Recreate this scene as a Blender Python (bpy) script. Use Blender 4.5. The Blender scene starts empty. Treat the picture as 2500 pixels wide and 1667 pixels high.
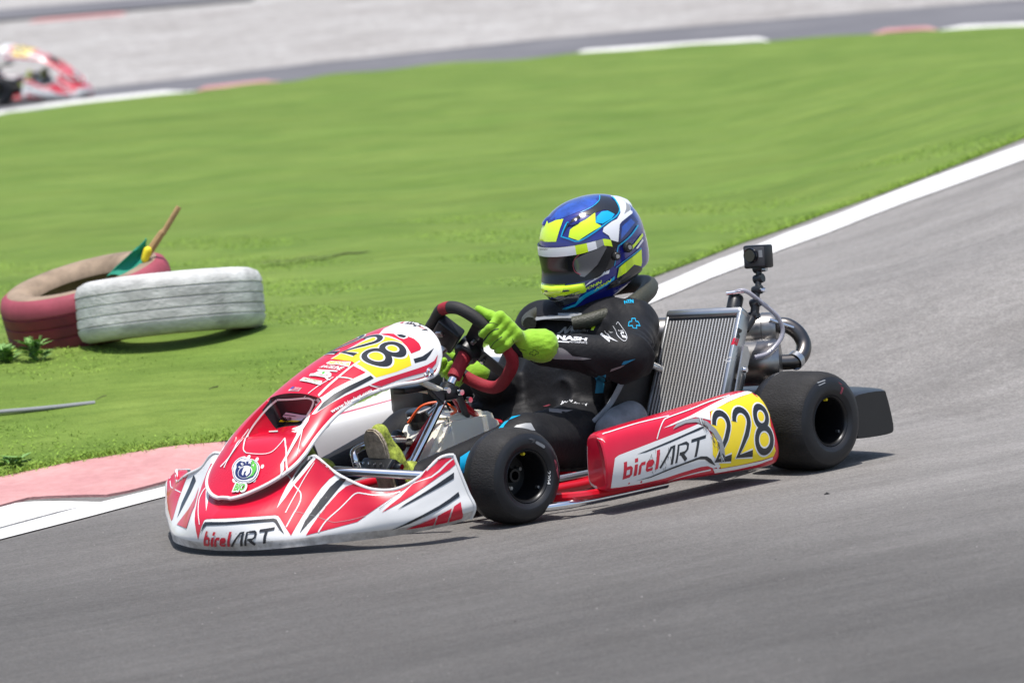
import bpy, bmesh, math, random
import numpy as np
from mathutils import Vector, Matrix
from mathutils.bvhtree import BVHTree
from mathutils.geometry import delaunay_2d_cdt
random.seed(7); rng=np.random.default_rng(7)
SC=bpy.context.scene; COL=SC.collection
R_=math.radians
# ---------------------------------------------------------------- camera, sky, sun, exposure
cam=bpy.data.cameras.new('camera'); camo=bpy.data.objects.new('camera',cam); COL.objects.link(camo)
AZ,EL,RO,DIST=0.803911,0.10472,-0.081302,13.0
vd=np.array([math.sin(AZ)*math.cos(EL),math.cos(AZ)*math.cos(EL),-math.sin(EL)])
vr=np.array([math.cos(AZ),-math.sin(AZ),0.]); vu=np.cross(vr,vd)
cr_=math.cos(RO)*vr+math.sin(RO)*vu; cu_=-math.sin(RO)*vr+math.cos(RO)*vu
cpos=np.array([.6,-.3,.25])-vd*DIST
camo.matrix_world=Matrix(((cr_[0],cu_[0],-vd[0],cpos[0]),(cr_[1],cu_[1],-vd[1],cpos[1]),(cr_[2],cu_[2],-vd[2],cpos[2]),(0,0,0,1)))
cam.sensor_width=36; cam.lens=11418.2754*36/2500; cam.shift_x=-253.946/2500; cam.shift_y=143.48/2500
cam.clip_start=.1; cam.clip_end=2000
cam.dof.use_dof=True; cam.dof.focus_distance=12.75; cam.dof.aperture_fstop=5.0
SC.camera=camo
W=bpy.data.worlds.new('World'); SC.world=W; W.use_nodes=True
nt=W.node_tree; bg=nt.nodes['Background']; sky=nt.nodes.new('ShaderNodeTexSky'); sky.sky_type='NISHITA'
SUN_EL,SUN_DIR=R_(81),np.array([-.75,-.65])
sky.sun_disc=False; sky.sun_elevation=SUN_EL; sky.sun_rotation=math.atan2(SUN_DIR[0],SUN_DIR[1]); sky.dust_density=2.0; sky.ozone_density=.6
nt.links.new(sky.outputs[0],bg.inputs[0]); bg.inputs[1].default_value=.13
sl=bpy.data.lights.new('sun','SUN'); so=bpy.data.objects.new('sun',sl); COL.objects.link(so)
sl.energy=3.9; sl.angle=R_(.5); sl.color=(1,.965,.92)
sd=Vector((SUN_DIR[0]*math.cos(SUN_EL),SUN_DIR[1]*math.cos(SUN_EL),math.sin(SUN_EL)*1.0)).normalized()
so.rotation_euler=sd.to_track_quat('Z','Y').to_euler(); so.location=(0,0,20)
SC.view_settings.view_transform='Standard'; SC.view_settings.look='None'; SC.view_settings.exposure=.43; SC.view_settings.gamma=1
# ---------------------------------------------------------------- materials
MATS={}
def mat(name,col,rough=.5,metal=0,coat=0,var=0,vscale=8,bump=0,bscale=60,spec=.5,trans=0,stretch=None,sheen=0,col2=None):
    if name in MATS: return MATS[name]
    m=bpy.data.materials.new(name); m.use_nodes=True; n=m.node_tree; b=n.nodes['Principled BSDF']
    b.inputs['Base Color'].default_value=(*col,1); b.inputs['Roughness'].default_value=rough; b.inputs['Metallic'].default_value=metal
    b.inputs['Coat Weight'].default_value=coat; b.inputs['Coat Roughness'].default_value=.06; b.inputs['Specular IOR Level'].default_value=spec
    b.inputs['Transmission Weight'].default_value=trans; b.inputs['Sheen Weight'].default_value=sheen
    if var or bump:
        tc=n.nodes.new('ShaderNodeTexCoord'); src=tc.outputs['Object']
        if stretch:
            mp=n.nodes.new('ShaderNodeMapping'); mp.inputs['Scale'].default_value=stretch; n.links.new(src,mp.inputs[0]); src=mp.outputs[0]
    if var:
        t=n.nodes.new('ShaderNodeTexNoise'); t.inputs['Scale'].default_value=vscale; t.inputs['Detail'].default_value=6; t.inputs['Roughness'].default_value=.65; n.links.new(src,t.inputs['Vector'])
        r=n.nodes.new('ShaderNodeValToRGB'); r.color_ramp.elements[0].position=.3; r.color_ramp.elements[1].position=.72
        c2=col2 or tuple(c*(1-var) for c in col)
        r.color_ramp.elements[0].color=(*c2,1); r.color_ramp.elements[1].color=(*[min(1,c*(1+var*.35)) for c in col],1)
        n.links.new(t.outputs['Fac'],r.inputs[0]); n.links.new(r.outputs[0],b.inputs['Base Color'])
        mr=n.nodes.new('ShaderNodeMapRange'); mr.inputs['To Min'].default_value=min(1,rough*1.3); mr.inputs['To Max'].default_value=rough*.8
        n.links.new(t.outputs['Fac'],mr.inputs[0]); n.links.new(mr.outputs[0],b.inputs['Roughness'])
    if bump:
        t2=n.nodes.new('ShaderNodeTexNoise'); t2.inputs['Scale'].default_value=bscale; t2.inputs['Detail'].default_value=4; n.links.new(src,t2.inputs['Vector'])
        bp=n.nodes.new('ShaderNodeBump'); bp.inputs['Strength'].default_value=bump; bp.inputs['Distance'].default_value=.004
        n.links.new(t2.outputs['Fac'],bp.inputs['Height']); n.links.new(bp.outputs[0],b.inputs['Normal'])
    MATS[name]=m; return m
def sss(n,w,r): 
    q=MATS[n].node_tree.nodes['Principled BSDF']; q.inputs['Subsurface Weight'].default_value=w; q.inputs['Subsurface Radius'].default_value=(r,r*.9,r*.7)
def lin(r,g,b):
    f=lambda c:(c/255/12.92) if c<=10 else ((c/255+.055)/1.055)**2.4
    return (f(r),f(g),f(b))
mat('white',(.69,.69,.68),.32,coat=.25,var=.06,vscale=9); mat('red',(.56,.004,.028),.28,coat=.32,var=.10,vscale=7)
mat('black',(.014,.015,.018),.35,coat=.2); mat('yellow',(.82,.62,.006),.35,coat=.3,var=.05)
mat('rubber',(.026,.025,.025),.72,var=.55,vscale=14,bump=.5,bscale=260,spec=.3,stretch=(1,.35,1)); mat('rubber_wall',(.013,.014,.017),.42,var=.2,vscale=30,spec=.4)
mat('wheel_metal',(.012,.012,.013),.35,metal=.3); mat('chrome',(.75,.77,.8),.1,metal=1); mat('alloy',(.55,.56,.57),.33,metal=1,var=.2,vscale=20)
mat('steel_dark',(.16,.15,.145),.32,metal=1,var=.4,vscale=9); mat('steel',(.36,.35,.34),.34,metal=1,var=.45,vscale=9); mat('black_plastic',(.012,.013,.015),.35,var=.2,vscale=12,spec=.5)
mat('tank',(.86,.83,.72),.34,var=.05,vscale=5,spec=.4,coat=.1); mat('seat_shell',(.035,.034,.032),.5,var=.4,vscale=14,spec=.4); mat('seat_edge',(.30,.32,.34),.6,var=.3,vscale=25)
mat('frame_red',(.5,.004,.015),.3,coat=.4); mat('suit',(.0085,.0085,.010),.60,var=.25,vscale=7,bump=.35,bscale=90,sheen=.02,spec=.22)
mat('rad_core',(.055,.055,.055),.6,var=.4,vscale=90); mat('rad_tube',(.62,.61,.58),.4,metal=.5); mat('white_dirty',(.60,.585,.56),.5,var=.45,vscale=26,col2=(.30,.28,.26))
mat('blue_light',(.02,.08,.42),.14,coat=1,var=.5,vscale=30); mat('suit_grey',(.22,.21,.21),.7,var=.15,bump=.3,bscale=40); mat('suit_teal',(.0,.17,.30),.6); mat('cyan',(.0,.36,.62),.35,coat=.3)
mat('glove',(.25,.50,.012),.75,var=.22,vscale=22,bump=.5,bscale=90,sheen=.2); mat('glove_black',(.012,.012,.012),.7)
mat('grip_black',(.013,.012,.012),.7,bump=.3,bscale=250); mat('grip_red',(.28,.008,.02),.72,bump=.4,bscale=220,var=.2)
mat('helmet_blue',(.012,.018,.22),.16,coat=1,var=.3,vscale=14); mat('neon',(.62,.86,.008),.22,coat=.9); mat('helmet_white',(.75,.76,.78),.2,coat=.8)
mat('helmet_black',(.01,.011,.014),.18,coat=.8); mat('visor',(.008,.009,.011),.2,coat=.05,spec=.35); mat('visor_side',(.11,.11,.115),.15,coat=.6); mat('visor_frame',(.02,.02,.02),.3)
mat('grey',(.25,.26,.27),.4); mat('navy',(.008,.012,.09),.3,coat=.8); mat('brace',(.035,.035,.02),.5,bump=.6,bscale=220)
mat('sole',(.36,.30,.22),.8,var=.5,vscale=60,bump=1.,bscale=120); mat('shoe',(.42,.50,.06),.75,var=.9,vscale=40,bump=.6,bscale=120)
mat('lens',(.004,.006,.01),.05,coat=1); mat('clear_hose',(.45,.44,.5),.15,trans=.35,coat=.5); mat('hose_black',(.012,.012,.012),.5)
mat('wood',(.42,.27,.12),.75,var=.35,vscale=30); mat('flag_green',(.0,.24,.15),.75); mat('knot_yellow',(.8,.66,.02),.7)
mat('old_red',(.20,.012,.028),.6,var=.35,vscale=9,col2=(.10,.012,.022)); mat('old_white',(.56,.56,.54),.75,var=.5,vscale=8,stretch=(1,1,2.5),bump=.7,bscale=50); mat('old_inner',(.30,.22,.15),.8,var=.45,vscale=12)
mat('old_pink',(.30,.05,.075),.7,var=.25,vscale=10); mat('tape',(.22,.24,.26),.7,var=.4,vscale=18,bump=.6,bscale=30); mat('green_sticker',(.10,.42,.05),.4); mat('orange',(.8,.10,.01),.5)
mat('scuff',(.20,.19,.18),.8,var=.6,vscale=60); mat('wire_red',(.6,.02,.02),.4); mat('lilac',(.55,.50,.60),.6); mat('leaf',(.16,.32,.07),.6,var=.4,vscale=40)
mat('mesh_yellow',(.25,.24,.03),.6); mat('darkgrey',(.05,.05,.055),.45)
sss('tank',.7,.06)
# ---------------------------------------------------------------- mesh helpers
def mk(name,parts,parent=None,label=None,cat=None,group=None,kind=None,smooth=True,ang=38,root=None):
    """parts: list of (verts, faces, material name); ONE mesh object"""
    V=[];F=[];MI=[];names=[]
    for v,f,m in parts:
        o=len(V); V.extend([tuple(map(float,p)) for p in v])
        if isinstance(m,str):
            if m not in names: names.append(m)
            mi=[names.index(m)]*len(f)
        else:
            mi=[]
            for q in m:
                if q not in names: names.append(q)
                mi.append(names.index(q))
        for q in f: F.append(tuple(int(i)+o for i in q))
        MI.extend(mi)
    off=Vector((0,0,0)); p=parent
    while p is not None: off+=p.location; p=p.parent
    me=bpy.data.meshes.new(name)
    me.from_pydata([(a-off.x,b-off.y,c-off.z) for a,b,c in V],[],F)
    for q in names: me.materials.append(MATS[q])
    me.polygons.foreach_set('material_index',MI); me.update()
    if smooth:
        me.polygons.foreach_set('use_smooth',[True]*len(F)); me.set_sharp_from_angle(angle=R_(ang))
    o=bpy.data.objects.new(name,me); COL.objects.link(o)
    if parent is not None: o.parent=parent
    tag(o,label,cat,group,kind); return o
def tag(o,label=None,cat=None,group=None,kind=None):
    for k,v in (('label',label),('category',cat),('group',group),('kind',kind)):
        if v: o[k]=v
def empty(name,loc,label,cat,group=None):
    o=bpy.data.objects.new(name,None); COL.objects.link(o); o.location=loc; o.empty_display_size=.1; tag(o,label,cat,group); return o
def N(v): v=np.asarray(v,float); return v/np.linalg.norm(v)
def smooth_path(P,n=8,closed=False):
    P=[np.asarray(p,float) for p in P]; out=[]; m=len(P)
    for i in range(m if closed else m-1):
        p0=P[(i-1)%m] if closed or i>0 else 2*P[0]-P[1]
        p1=P[i]; p2=P[(i+1)%m]; p3=P[(i+2)%m] if closed or i+2<m else 2*P[-1]-P[-2]
        for k in range(n):
            t=k/n; out.append(.5*((2*p1)+(-p0+p2)*t+(2*p0-5*p1+4*p2-p3)*t*t+(-p0+3*p1-3*p2+p3)*t**3))
    if not closed: out.append(P[-1])
    return np.array(out)
def tube(P,r,m,seg=10,closed=False,caps=True,flat=None):
    P=np.asarray(P,float); n=len(P); rr=np.broadcast_to(np.asarray(r,float),(n,))
    if closed: T=np.roll(P,-1,0)-np.roll(P,1,0)
    else: T=np.gradient(P,axis=0)
    T/=np.linalg.norm(T,axis=1)[:,None]+1e-12
    a=np.array([0,0,1.]) if abs(T[0][2])<.9 else np.array([1.,0,0]); u=N(np.cross(T[0],a)); V=[];Fs=[]
    for i in range(n):
        u=N(u-T[i]*(u@T[i])); w=np.cross(T[i],u)
        for k in range(seg):
            th=2*math.pi*k/seg; V.append(P[i]+rr[i]*(math.cos(th)*u+math.sin(th)*w))
    for i in range(n if closed else n-1):
        for k in range(seg):
            a0=i*seg+k; a1=i*seg+(k+1)%seg; b0=((i+1)%n)*seg+k; b1=((i+1)%n)*seg+(k+1)%seg; Fs.append((a0,a1,b1,b0))
    if caps and not closed: Fs.append(tuple(range(seg))[::-1]); Fs.append(tuple((n-1)*seg+k for k in range(seg)))
    return V,Fs,m
def rod(a,b,r,m,seg=12): return tube([a,b],r,m,seg)
def lathe(prof,origin,axis,m,seg=48,up=(0,0,1),closed=False):
    """prof: list of (radius, along axis)"""
    ax=N(axis); u=np.asarray(up,float)
    if abs(N(u)@ax)>.95: u=np.array([1.,0,0])
    u=N(u-ax*(u@ax)); w=np.cross(ax,u); V=[];F=[];n=len(prof)
    for k in range(seg):
        th=2*math.pi*k/seg; dr=math.cos(th)*u+math.sin(th)*w
        for r,h in prof: V.append(np.asarray(origin)+dr*r+ax*h)
    for k in range(seg):
        k2=(k+1)%seg
        for i in range(n if closed else n-1):
            j=(i+1)%n; F.append((k*n+i,k2*n+i,k2*n+j,k*n+j))
    return V,F,m
def box(c,s,m,rot=None,bev=.004,seg=2):
    bm=bmesh.new(); bmesh.ops.create_cube(bm,size=1)
    for v in bm.verts: v.co=Vector((v.co.x*s[0],v.co.y*s[1],v.co.z*s[2]))
    if bev: bmesh.ops.bevel(bm,geom=bm.edges[:]+bm.verts[:],offset=min(bev,min(s)*.45),segments=seg,affect='EDGES',profile=.5)
    M=rot if rot is not None else np.eye(3)
    V=[np.asarray(M)@np.array(v.co)+np.asarray(c) for v in bm.verts]; bm.verts.index_update(); F=[tuple(v.index for v in f.verts) for f in bm.faces]; bm.free(); return V,F,m
def prism(poly,n,th,m,bev=0):
    """poly: 3D outline points (planar), extruded along n by th"""
    bm=bmesh.new(); n=Vector(N(n)); a=[bm.verts.new(Vector(p)) for p in poly]; b=[bm.verts.new(Vector(p)+n*th) for p in poly]
    k=len(poly); bm.faces.new(a[::-1]); bm.faces.new(b)
    for i in range(k): bm.faces.new((a[i],a[(i+1)%k],b[(i+1)%k],b[i]))
    bmesh.ops.recalc_face_normals(bm,faces=bm.faces[:])
    if bev: bmesh.ops.bevel(bm,geom=bm.edges[:],offset=bev,segments=2,affect='EDGES')
    bm.verts.index_update(); V=[np.array(v.co) for v in bm.verts]; F=[tuple(v.index for v in f.verts) for f in bm.faces]; bm.free(); return V,F,m
def grid_faces(nu,nv,cu=False,cv=False):
    F=[]
    for i in range(nu if cu else nu-1):
        for j in range(nv if cv else nv-1):
            F.append((i*nv+j,((i+1)%nu)*nv+j,((i+1)%nu)*nv+(j+1)%nv,i*nv+(j+1)%nv))
    return F
def thicken(V,F,th,m):
    V=np.asarray(V,float); nn=np.zeros_like(V); cnt={}
    for f in F:
        p=V[list(f)]; fn=np.zeros(3)
        for i in range(len(f)): fn+=np.cross(p[i],p[(i+1)%len(f)])
        for i in f: nn[i]+=fn
        for i in range(len(f)):
            e=(f[i],f[(i+1)%len(f)])
            if (e[1],e[0]) in cnt: cnt.pop((e[1],e[0]))
            else: cnt[e]=1
    nn/=np.linalg.norm(nn,axis=1)[:,None]+1e-12; k=len(V)
    V2=np.vstack([V,V-nn*th]); F2=list(F)+[tuple(i+k for i in f[::-1]) for f in F]
    for a,b in cnt: F2.append((b,a,a+k,b+k))
    return V2,F2,m
def interp_rows(T,n):
    """Catmull-Rom resample of a list of rows (each a list of values)"""
    return smooth_path(T,n)
def sS(x): x=np.clip(x,0,1); return x*x*(3-2*x)
# ---- implicit bodies: smooth union of tapered capsules -> surface net
def sdf_mesh(prims,res=.009,k=.03,pad=.03,fold=None,cut=None):
    lo=np.min([np.minimum(np.array(a)-ra,np.array(b)-rb) for a,b,ra,rb,*_ in prims],0)-pad
    hi=np.max([np.maximum(np.array(a)+ra,np.array(b)+rb) for a,b,ra,rb,*_ in prims],0)+pad
    n=np.ceil((hi-lo)/res).astype(int)+1
    ax=[lo[i]+res*np.arange(n[i]) for i in range(3)]; X,Y,Z=np.meshgrid(*ax,indexing='ij'); P=np.stack([X,Y,Z],-1); D=None
    for a,b,ra,rb,*o in prims:
        a=np.array(a,float);b=np.array(b,float); ab=b-a; L=ab@ab+1e-12
        h=np.clip(((P-a)@ab)/L,0,1); q=P-a-h[...,None]*ab; dd=np.sqrt((q*q).sum(-1))-(ra+(rb-ra)*h); kk=o[0] if o else k
        if D is None: D=dd
        else:
            t=np.clip(.5+.5*(D-dd)/kk,0,1); D=D*(1-t)+dd*t-kk*t*(1-t)
    if fold is not None: D=D+fold(P)
    if cut is not None: D=np.maximum(D,cut(P))
    ins=D<0; C=np.zeros(np.array(D.shape)-1,int)
    corners=[(i,j,l) for i in (0,1) for j in (0,1) for l in (0,1)]
    sl=lambda c:tuple(slice(c[i],D.shape[i]-1+c[i]) for i in range(3))
    for c in corners: C+=ins[sl(c)]
    act=(C>0)&(C<8); idx=-np.ones(C.shape,int); ids=np.argwhere(act); idx[act]=np.arange(len(ids))
    acc=np.zeros((len(ids),3)); ct=np.zeros(len(ids))
    for c in corners:
        for d_ in range(3):
            if c[d_]: continue
            c2=list(c); c2[d_]=1; va=D[sl(c)][act]; vb=D[sl(tuple(c2))][act]; x=(va<0)!=(vb<0)
            t=np.where(x,va/(va-vb+1e-20),0); pt=np.repeat(np.array(c,float)[None],len(ids),0); pt[:,d_]+=t
            acc[x]+=pt[x]; ct[x]+=1
    V=lo+res*(ids+acc/ct[:,None]); F=[]
    for d_ in range(3):
        u,v=[(1,2),(2,0),(0,1)][d_]; s0=[slice(None)]*3; s1=[slice(None)]*3; s0[d_]=slice(0,-1); s1[d_]=slice(1,None)
        A=ins[tuple(s0)]; B=ins[tuple(s1)]; E=np.argwhere(A!=B)
        for e in E:
            if e[u]<1 or e[v]<1 or e[u]>=D.shape[u]-1 or e[v]>=D.shape[v]-1: continue
            q=[]
            for du,dv in ((-1,-1),(0,-1),(0,0),(-1,0)):
                g=e.copy(); g[u]+=du; g[v]+=dv; q.append(int(idx[tuple(g)]))
            F.append(tuple(q) if A[tuple(e)] else tuple(q[::-1]))
    # light smoothing
    nb=np.zeros_like(V); c=np.zeros(len(V)); FA=np.array(F)
    for it in range(2):
        nb[:]=0;c[:]=0
        for i in range(4):
            np.add.at(nb,FA[:,i],V[FA[:,(i+1)%4]]); np.add.at(nb,FA[:,i],V[FA[:,(i-1)%4]]); np.add.at(c,FA[:,i],2)
        V=V*.5+.5*nb/c[:,None]
    return V,F
def sdf_and(pr,m):
    V,F=sdf_mesh(pr,.006,.02); return [(V,F,m)]
# ---------------------------------------------------------------- decals: outlines measured on the kart, laid on the surface
def bvh_of(parts):
    V=[];F=[]
    for v,f,_ in parts:
        o=len(V); V.extend([Vector(p) for p in v]); F.extend([tuple(int(i)+o for i in q) for q in f])
    return BVHTree.FromPolygons(V,F)
def relay(bvh,V,tris,off,mx=.008):
    bm=bmesh.new(); vs=[bm.verts.new(p) for p in V]
    for f in tris:
        try: bm.faces.new([vs[i] for i in f])
        except ValueError: pass
    for it in range(3):
        e=[x for x in bm.edges if x.calc_length()>mx]
        if not e: break
        n0=len(bm.verts); bmesh.ops.subdivide_edges(bm,edges=e,cuts=1); bm.verts.ensure_lookup_table()
        for v in bm.verts[n0:]:
            h=bvh.find_nearest(v.co,.02)
            if h[0] is not None:
                d=v.co-h[0]; n=h[1] if h[1].dot(d)>=0 or d.length<.0035 and h[1].dot(sum((w.co for x in v.link_edges for w in [x.other_vert(v)]),Vector())/max(1,len(v.link_edges))-h[0])>=0 else -h[1]
                v.co=h[0]+n*off
        bmesh.ops.triangulate(bm,faces=[f for f in bm.faces if len(f.verts)>3])
    bm.verts.index_update(); Vn=[tuple(v.co) for v in bm.verts]; F=[tuple(v.index for v in f.verts) for f in bm.faces]; bm.free(); return Vn,F
def lay(bvh,pts2,tris,org,ax,ay,nz,m,off,st=.12):
    V=[]
    for x,y in pts2:
        p=Vector(org+ax*x+ay*y); n=Vector(nz); best=None
        h1=bvh.ray_cast(p+n*st,-n,st+.10)
        if h1[0] is not None: q=h1[0]+(h1[1] if h1[1].dot(n)>0 else -h1[1])*off
        else:
            h=bvh.find_nearest(p); q=h[0]+n*off
        V.append(tuple(q))
    V,tris=relay(bvh,V,tris,off); return V,tris,m
def frame_of(P,nz):
    o=P.mean(0); a=P[len(P)//3]-P[0]; a=a-nz*(a@nz); a=N(a); return o,a,np.cross(nz,a)
def poly_decal(bvh,P,m,off,res=.010,nz=None,st=None):
    """P: Nx3 outline (m). Flat-projected on its mean plane, triangulated, laid on the surface."""
    P=np.asarray(P,float)
    if nz is None:
        nz=np.zeros(3)
        for p in P[::max(1,len(P)//24)]:
            h=bvh.find_nearest(Vector(p))
            if h[1] is not None: nz+=np.array(h[1])
    nz=N(nz); o,ax,ay=frame_of(P,nz)
    if st is None: st=float(np.max((P-o)@nz))+.018
    q=[((p-o)@ax,(p-o)@ay) for p in P]; n=len(q)
    xs=[a for a,_ in q]; ys=[b for _,b in q]; pts=[Vector(a) for a in q]
    x=min(xs)+res*.5
    while x<max(xs):
        y=min(ys)+res*.5
        while y<max(ys):
            ins=False; md=1e9
            for i in range(n):
                x1,y1=q[i];x2,y2=q[(i+1)%n]
                if (y1>y)!=(y2>y) and x<(x2-x1)*(y-y1)/(y2-y1)+x1: ins=not ins
                dx,dy=x2-x1,y2-y1; t=max(0,min(1,((x-x1)*dx+(y-y1)*dy)/(dx*dx+dy*dy+1e-12))); md=min(md,(x-x1-t*dx)**2+(y-y1-t*dy)**2)
            if ins and md>(res*.35)**2: pts.append(Vector((x,y)))
            y+=res
        x+=res
    r=delaunay_2d_cdt(pts,[(i,(i+1)%n) for i in range(n)],[list(range(n))],1,1e-6)
    return lay(bvh,[(v.x,v.y) for v in r[0]],[tuple(f) for f in r[2]],o,ax,ay,nz,m,off,st)
def strip2d(path,w):
    P=np.asarray(path,float); n=len(P); T=np.gradient(P,axis=0); T/=np.linalg.norm(T,axis=1)[:,None]+1e-12; Nn=np.stack([-T[:,1],T[:,0]],-1)
    return [tuple(p) for p in np.vstack([P+Nn*w/2,(P-Nn*w/2)[::-1]])]
def arc(cx,cy,rx,ry,a0,a1,n=10): return [(cx+rx*math.cos(R_(a0+(a1-a0)*i/n)),cy+ry*math.sin(R_(a0+(a1-a0)*i/n))) for i in range(n+1)]
# team wordmark drawn stroke by stroke: (material, outline polygons) in a 0..6.35 x 0..1 box
def wordmark():
    out=[]; R='red'; K='black'; w=.235
    def st(m,p,w=w): out.append((m,strip2d(p,w)))
    st(R,[(.1,0),(.1,1)]); st(R,[(.1,.1),(.5,.1),(.56,.16),(.56,.52),(.5,.58),(.1,.58)],.19)
    st(R,[(.9,0),(.9,.66)]); st(R,[(.9,.78),(.9,1.0)])
    st(R,[(1.22,0),(1.22,.5),(1.3,.58),(1.58,.58)],.19)
    st(R,[(1.72,.34),(2.1,.34),(2.14,.4),(2.14,.52),(2.08,.58),(1.8,.58),(1.74,.52),(1.74,.16),(1.8,.1),(2.2,.1)],.17)
    st(R,[(2.5,0),(2.5,1.08)])
    st(K,[(2.78,0),(3.45,.98),(3.66,.98)],.17); st(K,[(3.66,1.06),(3.66,0)],.19)
    st(K,[(4.0,0),(4.0,.98),(4.55,.98),(4.72,.86),(4.72,.6),(4.55,.46),(4.15,.46)],.17); st(K,[(4.3,.46),(4.78,0)],.2)
    st(K,[(4.95,.98),(6.05,.98)],.18); st(K,[(5.5,.95),(5.5,0)],.2)
    return out,6.1,1.08
def num228(ch):
    """outline centre-lines of tall narrow racing digits in a .6 x 1 box"""
    if ch=='2': return [arc(.3,.72,.24,.23,175,-25,12)+[(.42,.45),(.1,.06),(.58,.06)]]
    if ch=='8': return [arc(.3,.745,.2,.2,-4,184,12),arc(.3,.745,.2,.2,176,364,12),arc(.3,.28,.25,.24,-4,184,14),arc(.3,.28,.25,.24,176,364,14)]
def text_polys(txt,shear=0,bold=0):
    cu=bpy.data.curves.new('t','FONT'); cu.body=txt; cu.size=1; cu.shear=shear; cu.offset=bold; cu.resolution_u=3; o=bpy.data.objects.new('t',cu); COL.objects.link(o)
    dg=bpy.context.evaluated_depsgraph_get(); me=bpy.data.meshes.new_from_object(o.evaluated_get(dg)); COL.objects.unlink(o); bpy.data.objects.remove(o); bpy.data.curves.remove(cu)
    V=[(v.co.x,v.co.y) for v in me.vertices]; F=[tuple(p.vertices) for p in me.polygons]; bpy.data.meshes.remove(me); return V,F
def bil(Q,u,v): return Q[0]*(1-u)*(1-v)+Q[1]*u*(1-v)+Q[2]*u*v+Q[3]*(1-u)*v
def quad_shape(bvh,Q,shapes,w,h,off):
    """shapes: (material, 2D outline); Q: BL,BR,TR,TL on the surface"""
    out=[]; nq=np.cross(Q[1]-Q[0],Q[3]-Q[0])
    for i,(m,pl) in enumerate(shapes):
        P=np.array([bil(Q,x/w,y/h) for x,y in pl]); Pd=[]
        for a,b in zip(P,np.roll(P,-1,0)):
            k=max(1,int(np.linalg.norm(b-a)/.012)); Pd+= [a+(b-a)*t/k for t in range(k)]
        out.append(poly_decal(bvh,np.array(Pd),m,off+i*.00001,.012,nq,.10))
    return out
def quad_text(bvh,Q,txt,m,off,shear=0,bold=0):
    V,F=text_polys(txt,shear,bold)
    if not V: return []
    A=np.array(V); lo=A.min(0); hi=A.max(0); bm=bmesh.new(); vs=[bm.verts.new((x,y,0)) for x,y in V]
    for f in F:
        try: bm.faces.new([vs[i] for i in f])
        except ValueError: pass
    bmesh.ops.triangulate(bm,faces=bm.faces[:]); sc=np.linalg.norm(Q[1]-Q[0])/(hi[0]-lo[0])
    for it in range(3):
        e=[x for x in bm.edges if x.calc_length()*sc>.014]
        if not e: break
        bmesh.ops.subdivide_edges(bm,edges=e,cuts=1); bmesh.ops.triangulate(bm,faces=bm.faces[:])
    bm.verts.index_update(); U=[((v.co.x-lo[0])/(hi[0]-lo[0]),(v.co.y-lo[1])/(hi[1]-lo[1])) for v in bm.verts]; T=[tuple(v.index for v in f.verts) for f in bm.faces]; bm.free()
    nz=N(np.cross(Q[1]-Q[0],Q[3]-Q[0])); P=[bil(Q,u,v) for u,v in U]; VV=[]
    for p in P:
        h=bvh.ray_cast(Vector(p+nz*.05),Vector(-nz),.1)
        if h[0] is None: h=bvh.find_nearest(Vector(p))
        q=np.array(h[0])+nz*off; VV.append(q)
    return [(VV,T,m)]
def digits(bvh,Q,txt,off,wk=.13,ww=.195):
    sh=[];x=0
    for c in txt:
        for cl in num228(c): sh.append(('white',strip2d([(a+x,b) for a,b in cl],ww)))
        x+=.68
    x=0
    for c in txt:
        for cl in num228(c): sh.append(('black',strip2d([(a+x,b) for a,b in cl],wk)))
        x+=.68
    n=len(sh)//2
    return quad_shape(bvh,Q,sh[:n],x-.08,1,off)+quad_shape(bvh,Q,sh[n:],x-.08,1,off+.0005)
BOW=[(0,.28),(.16,.28+.42),(.55,.70),(.55,1),(1.08,1),(1.08,.70),(1.44,.70),(1.6,.28),(1.08,.28),(1.08,0),(.55,0),(.55,.28)]   # cross-shaped badge outline
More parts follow.
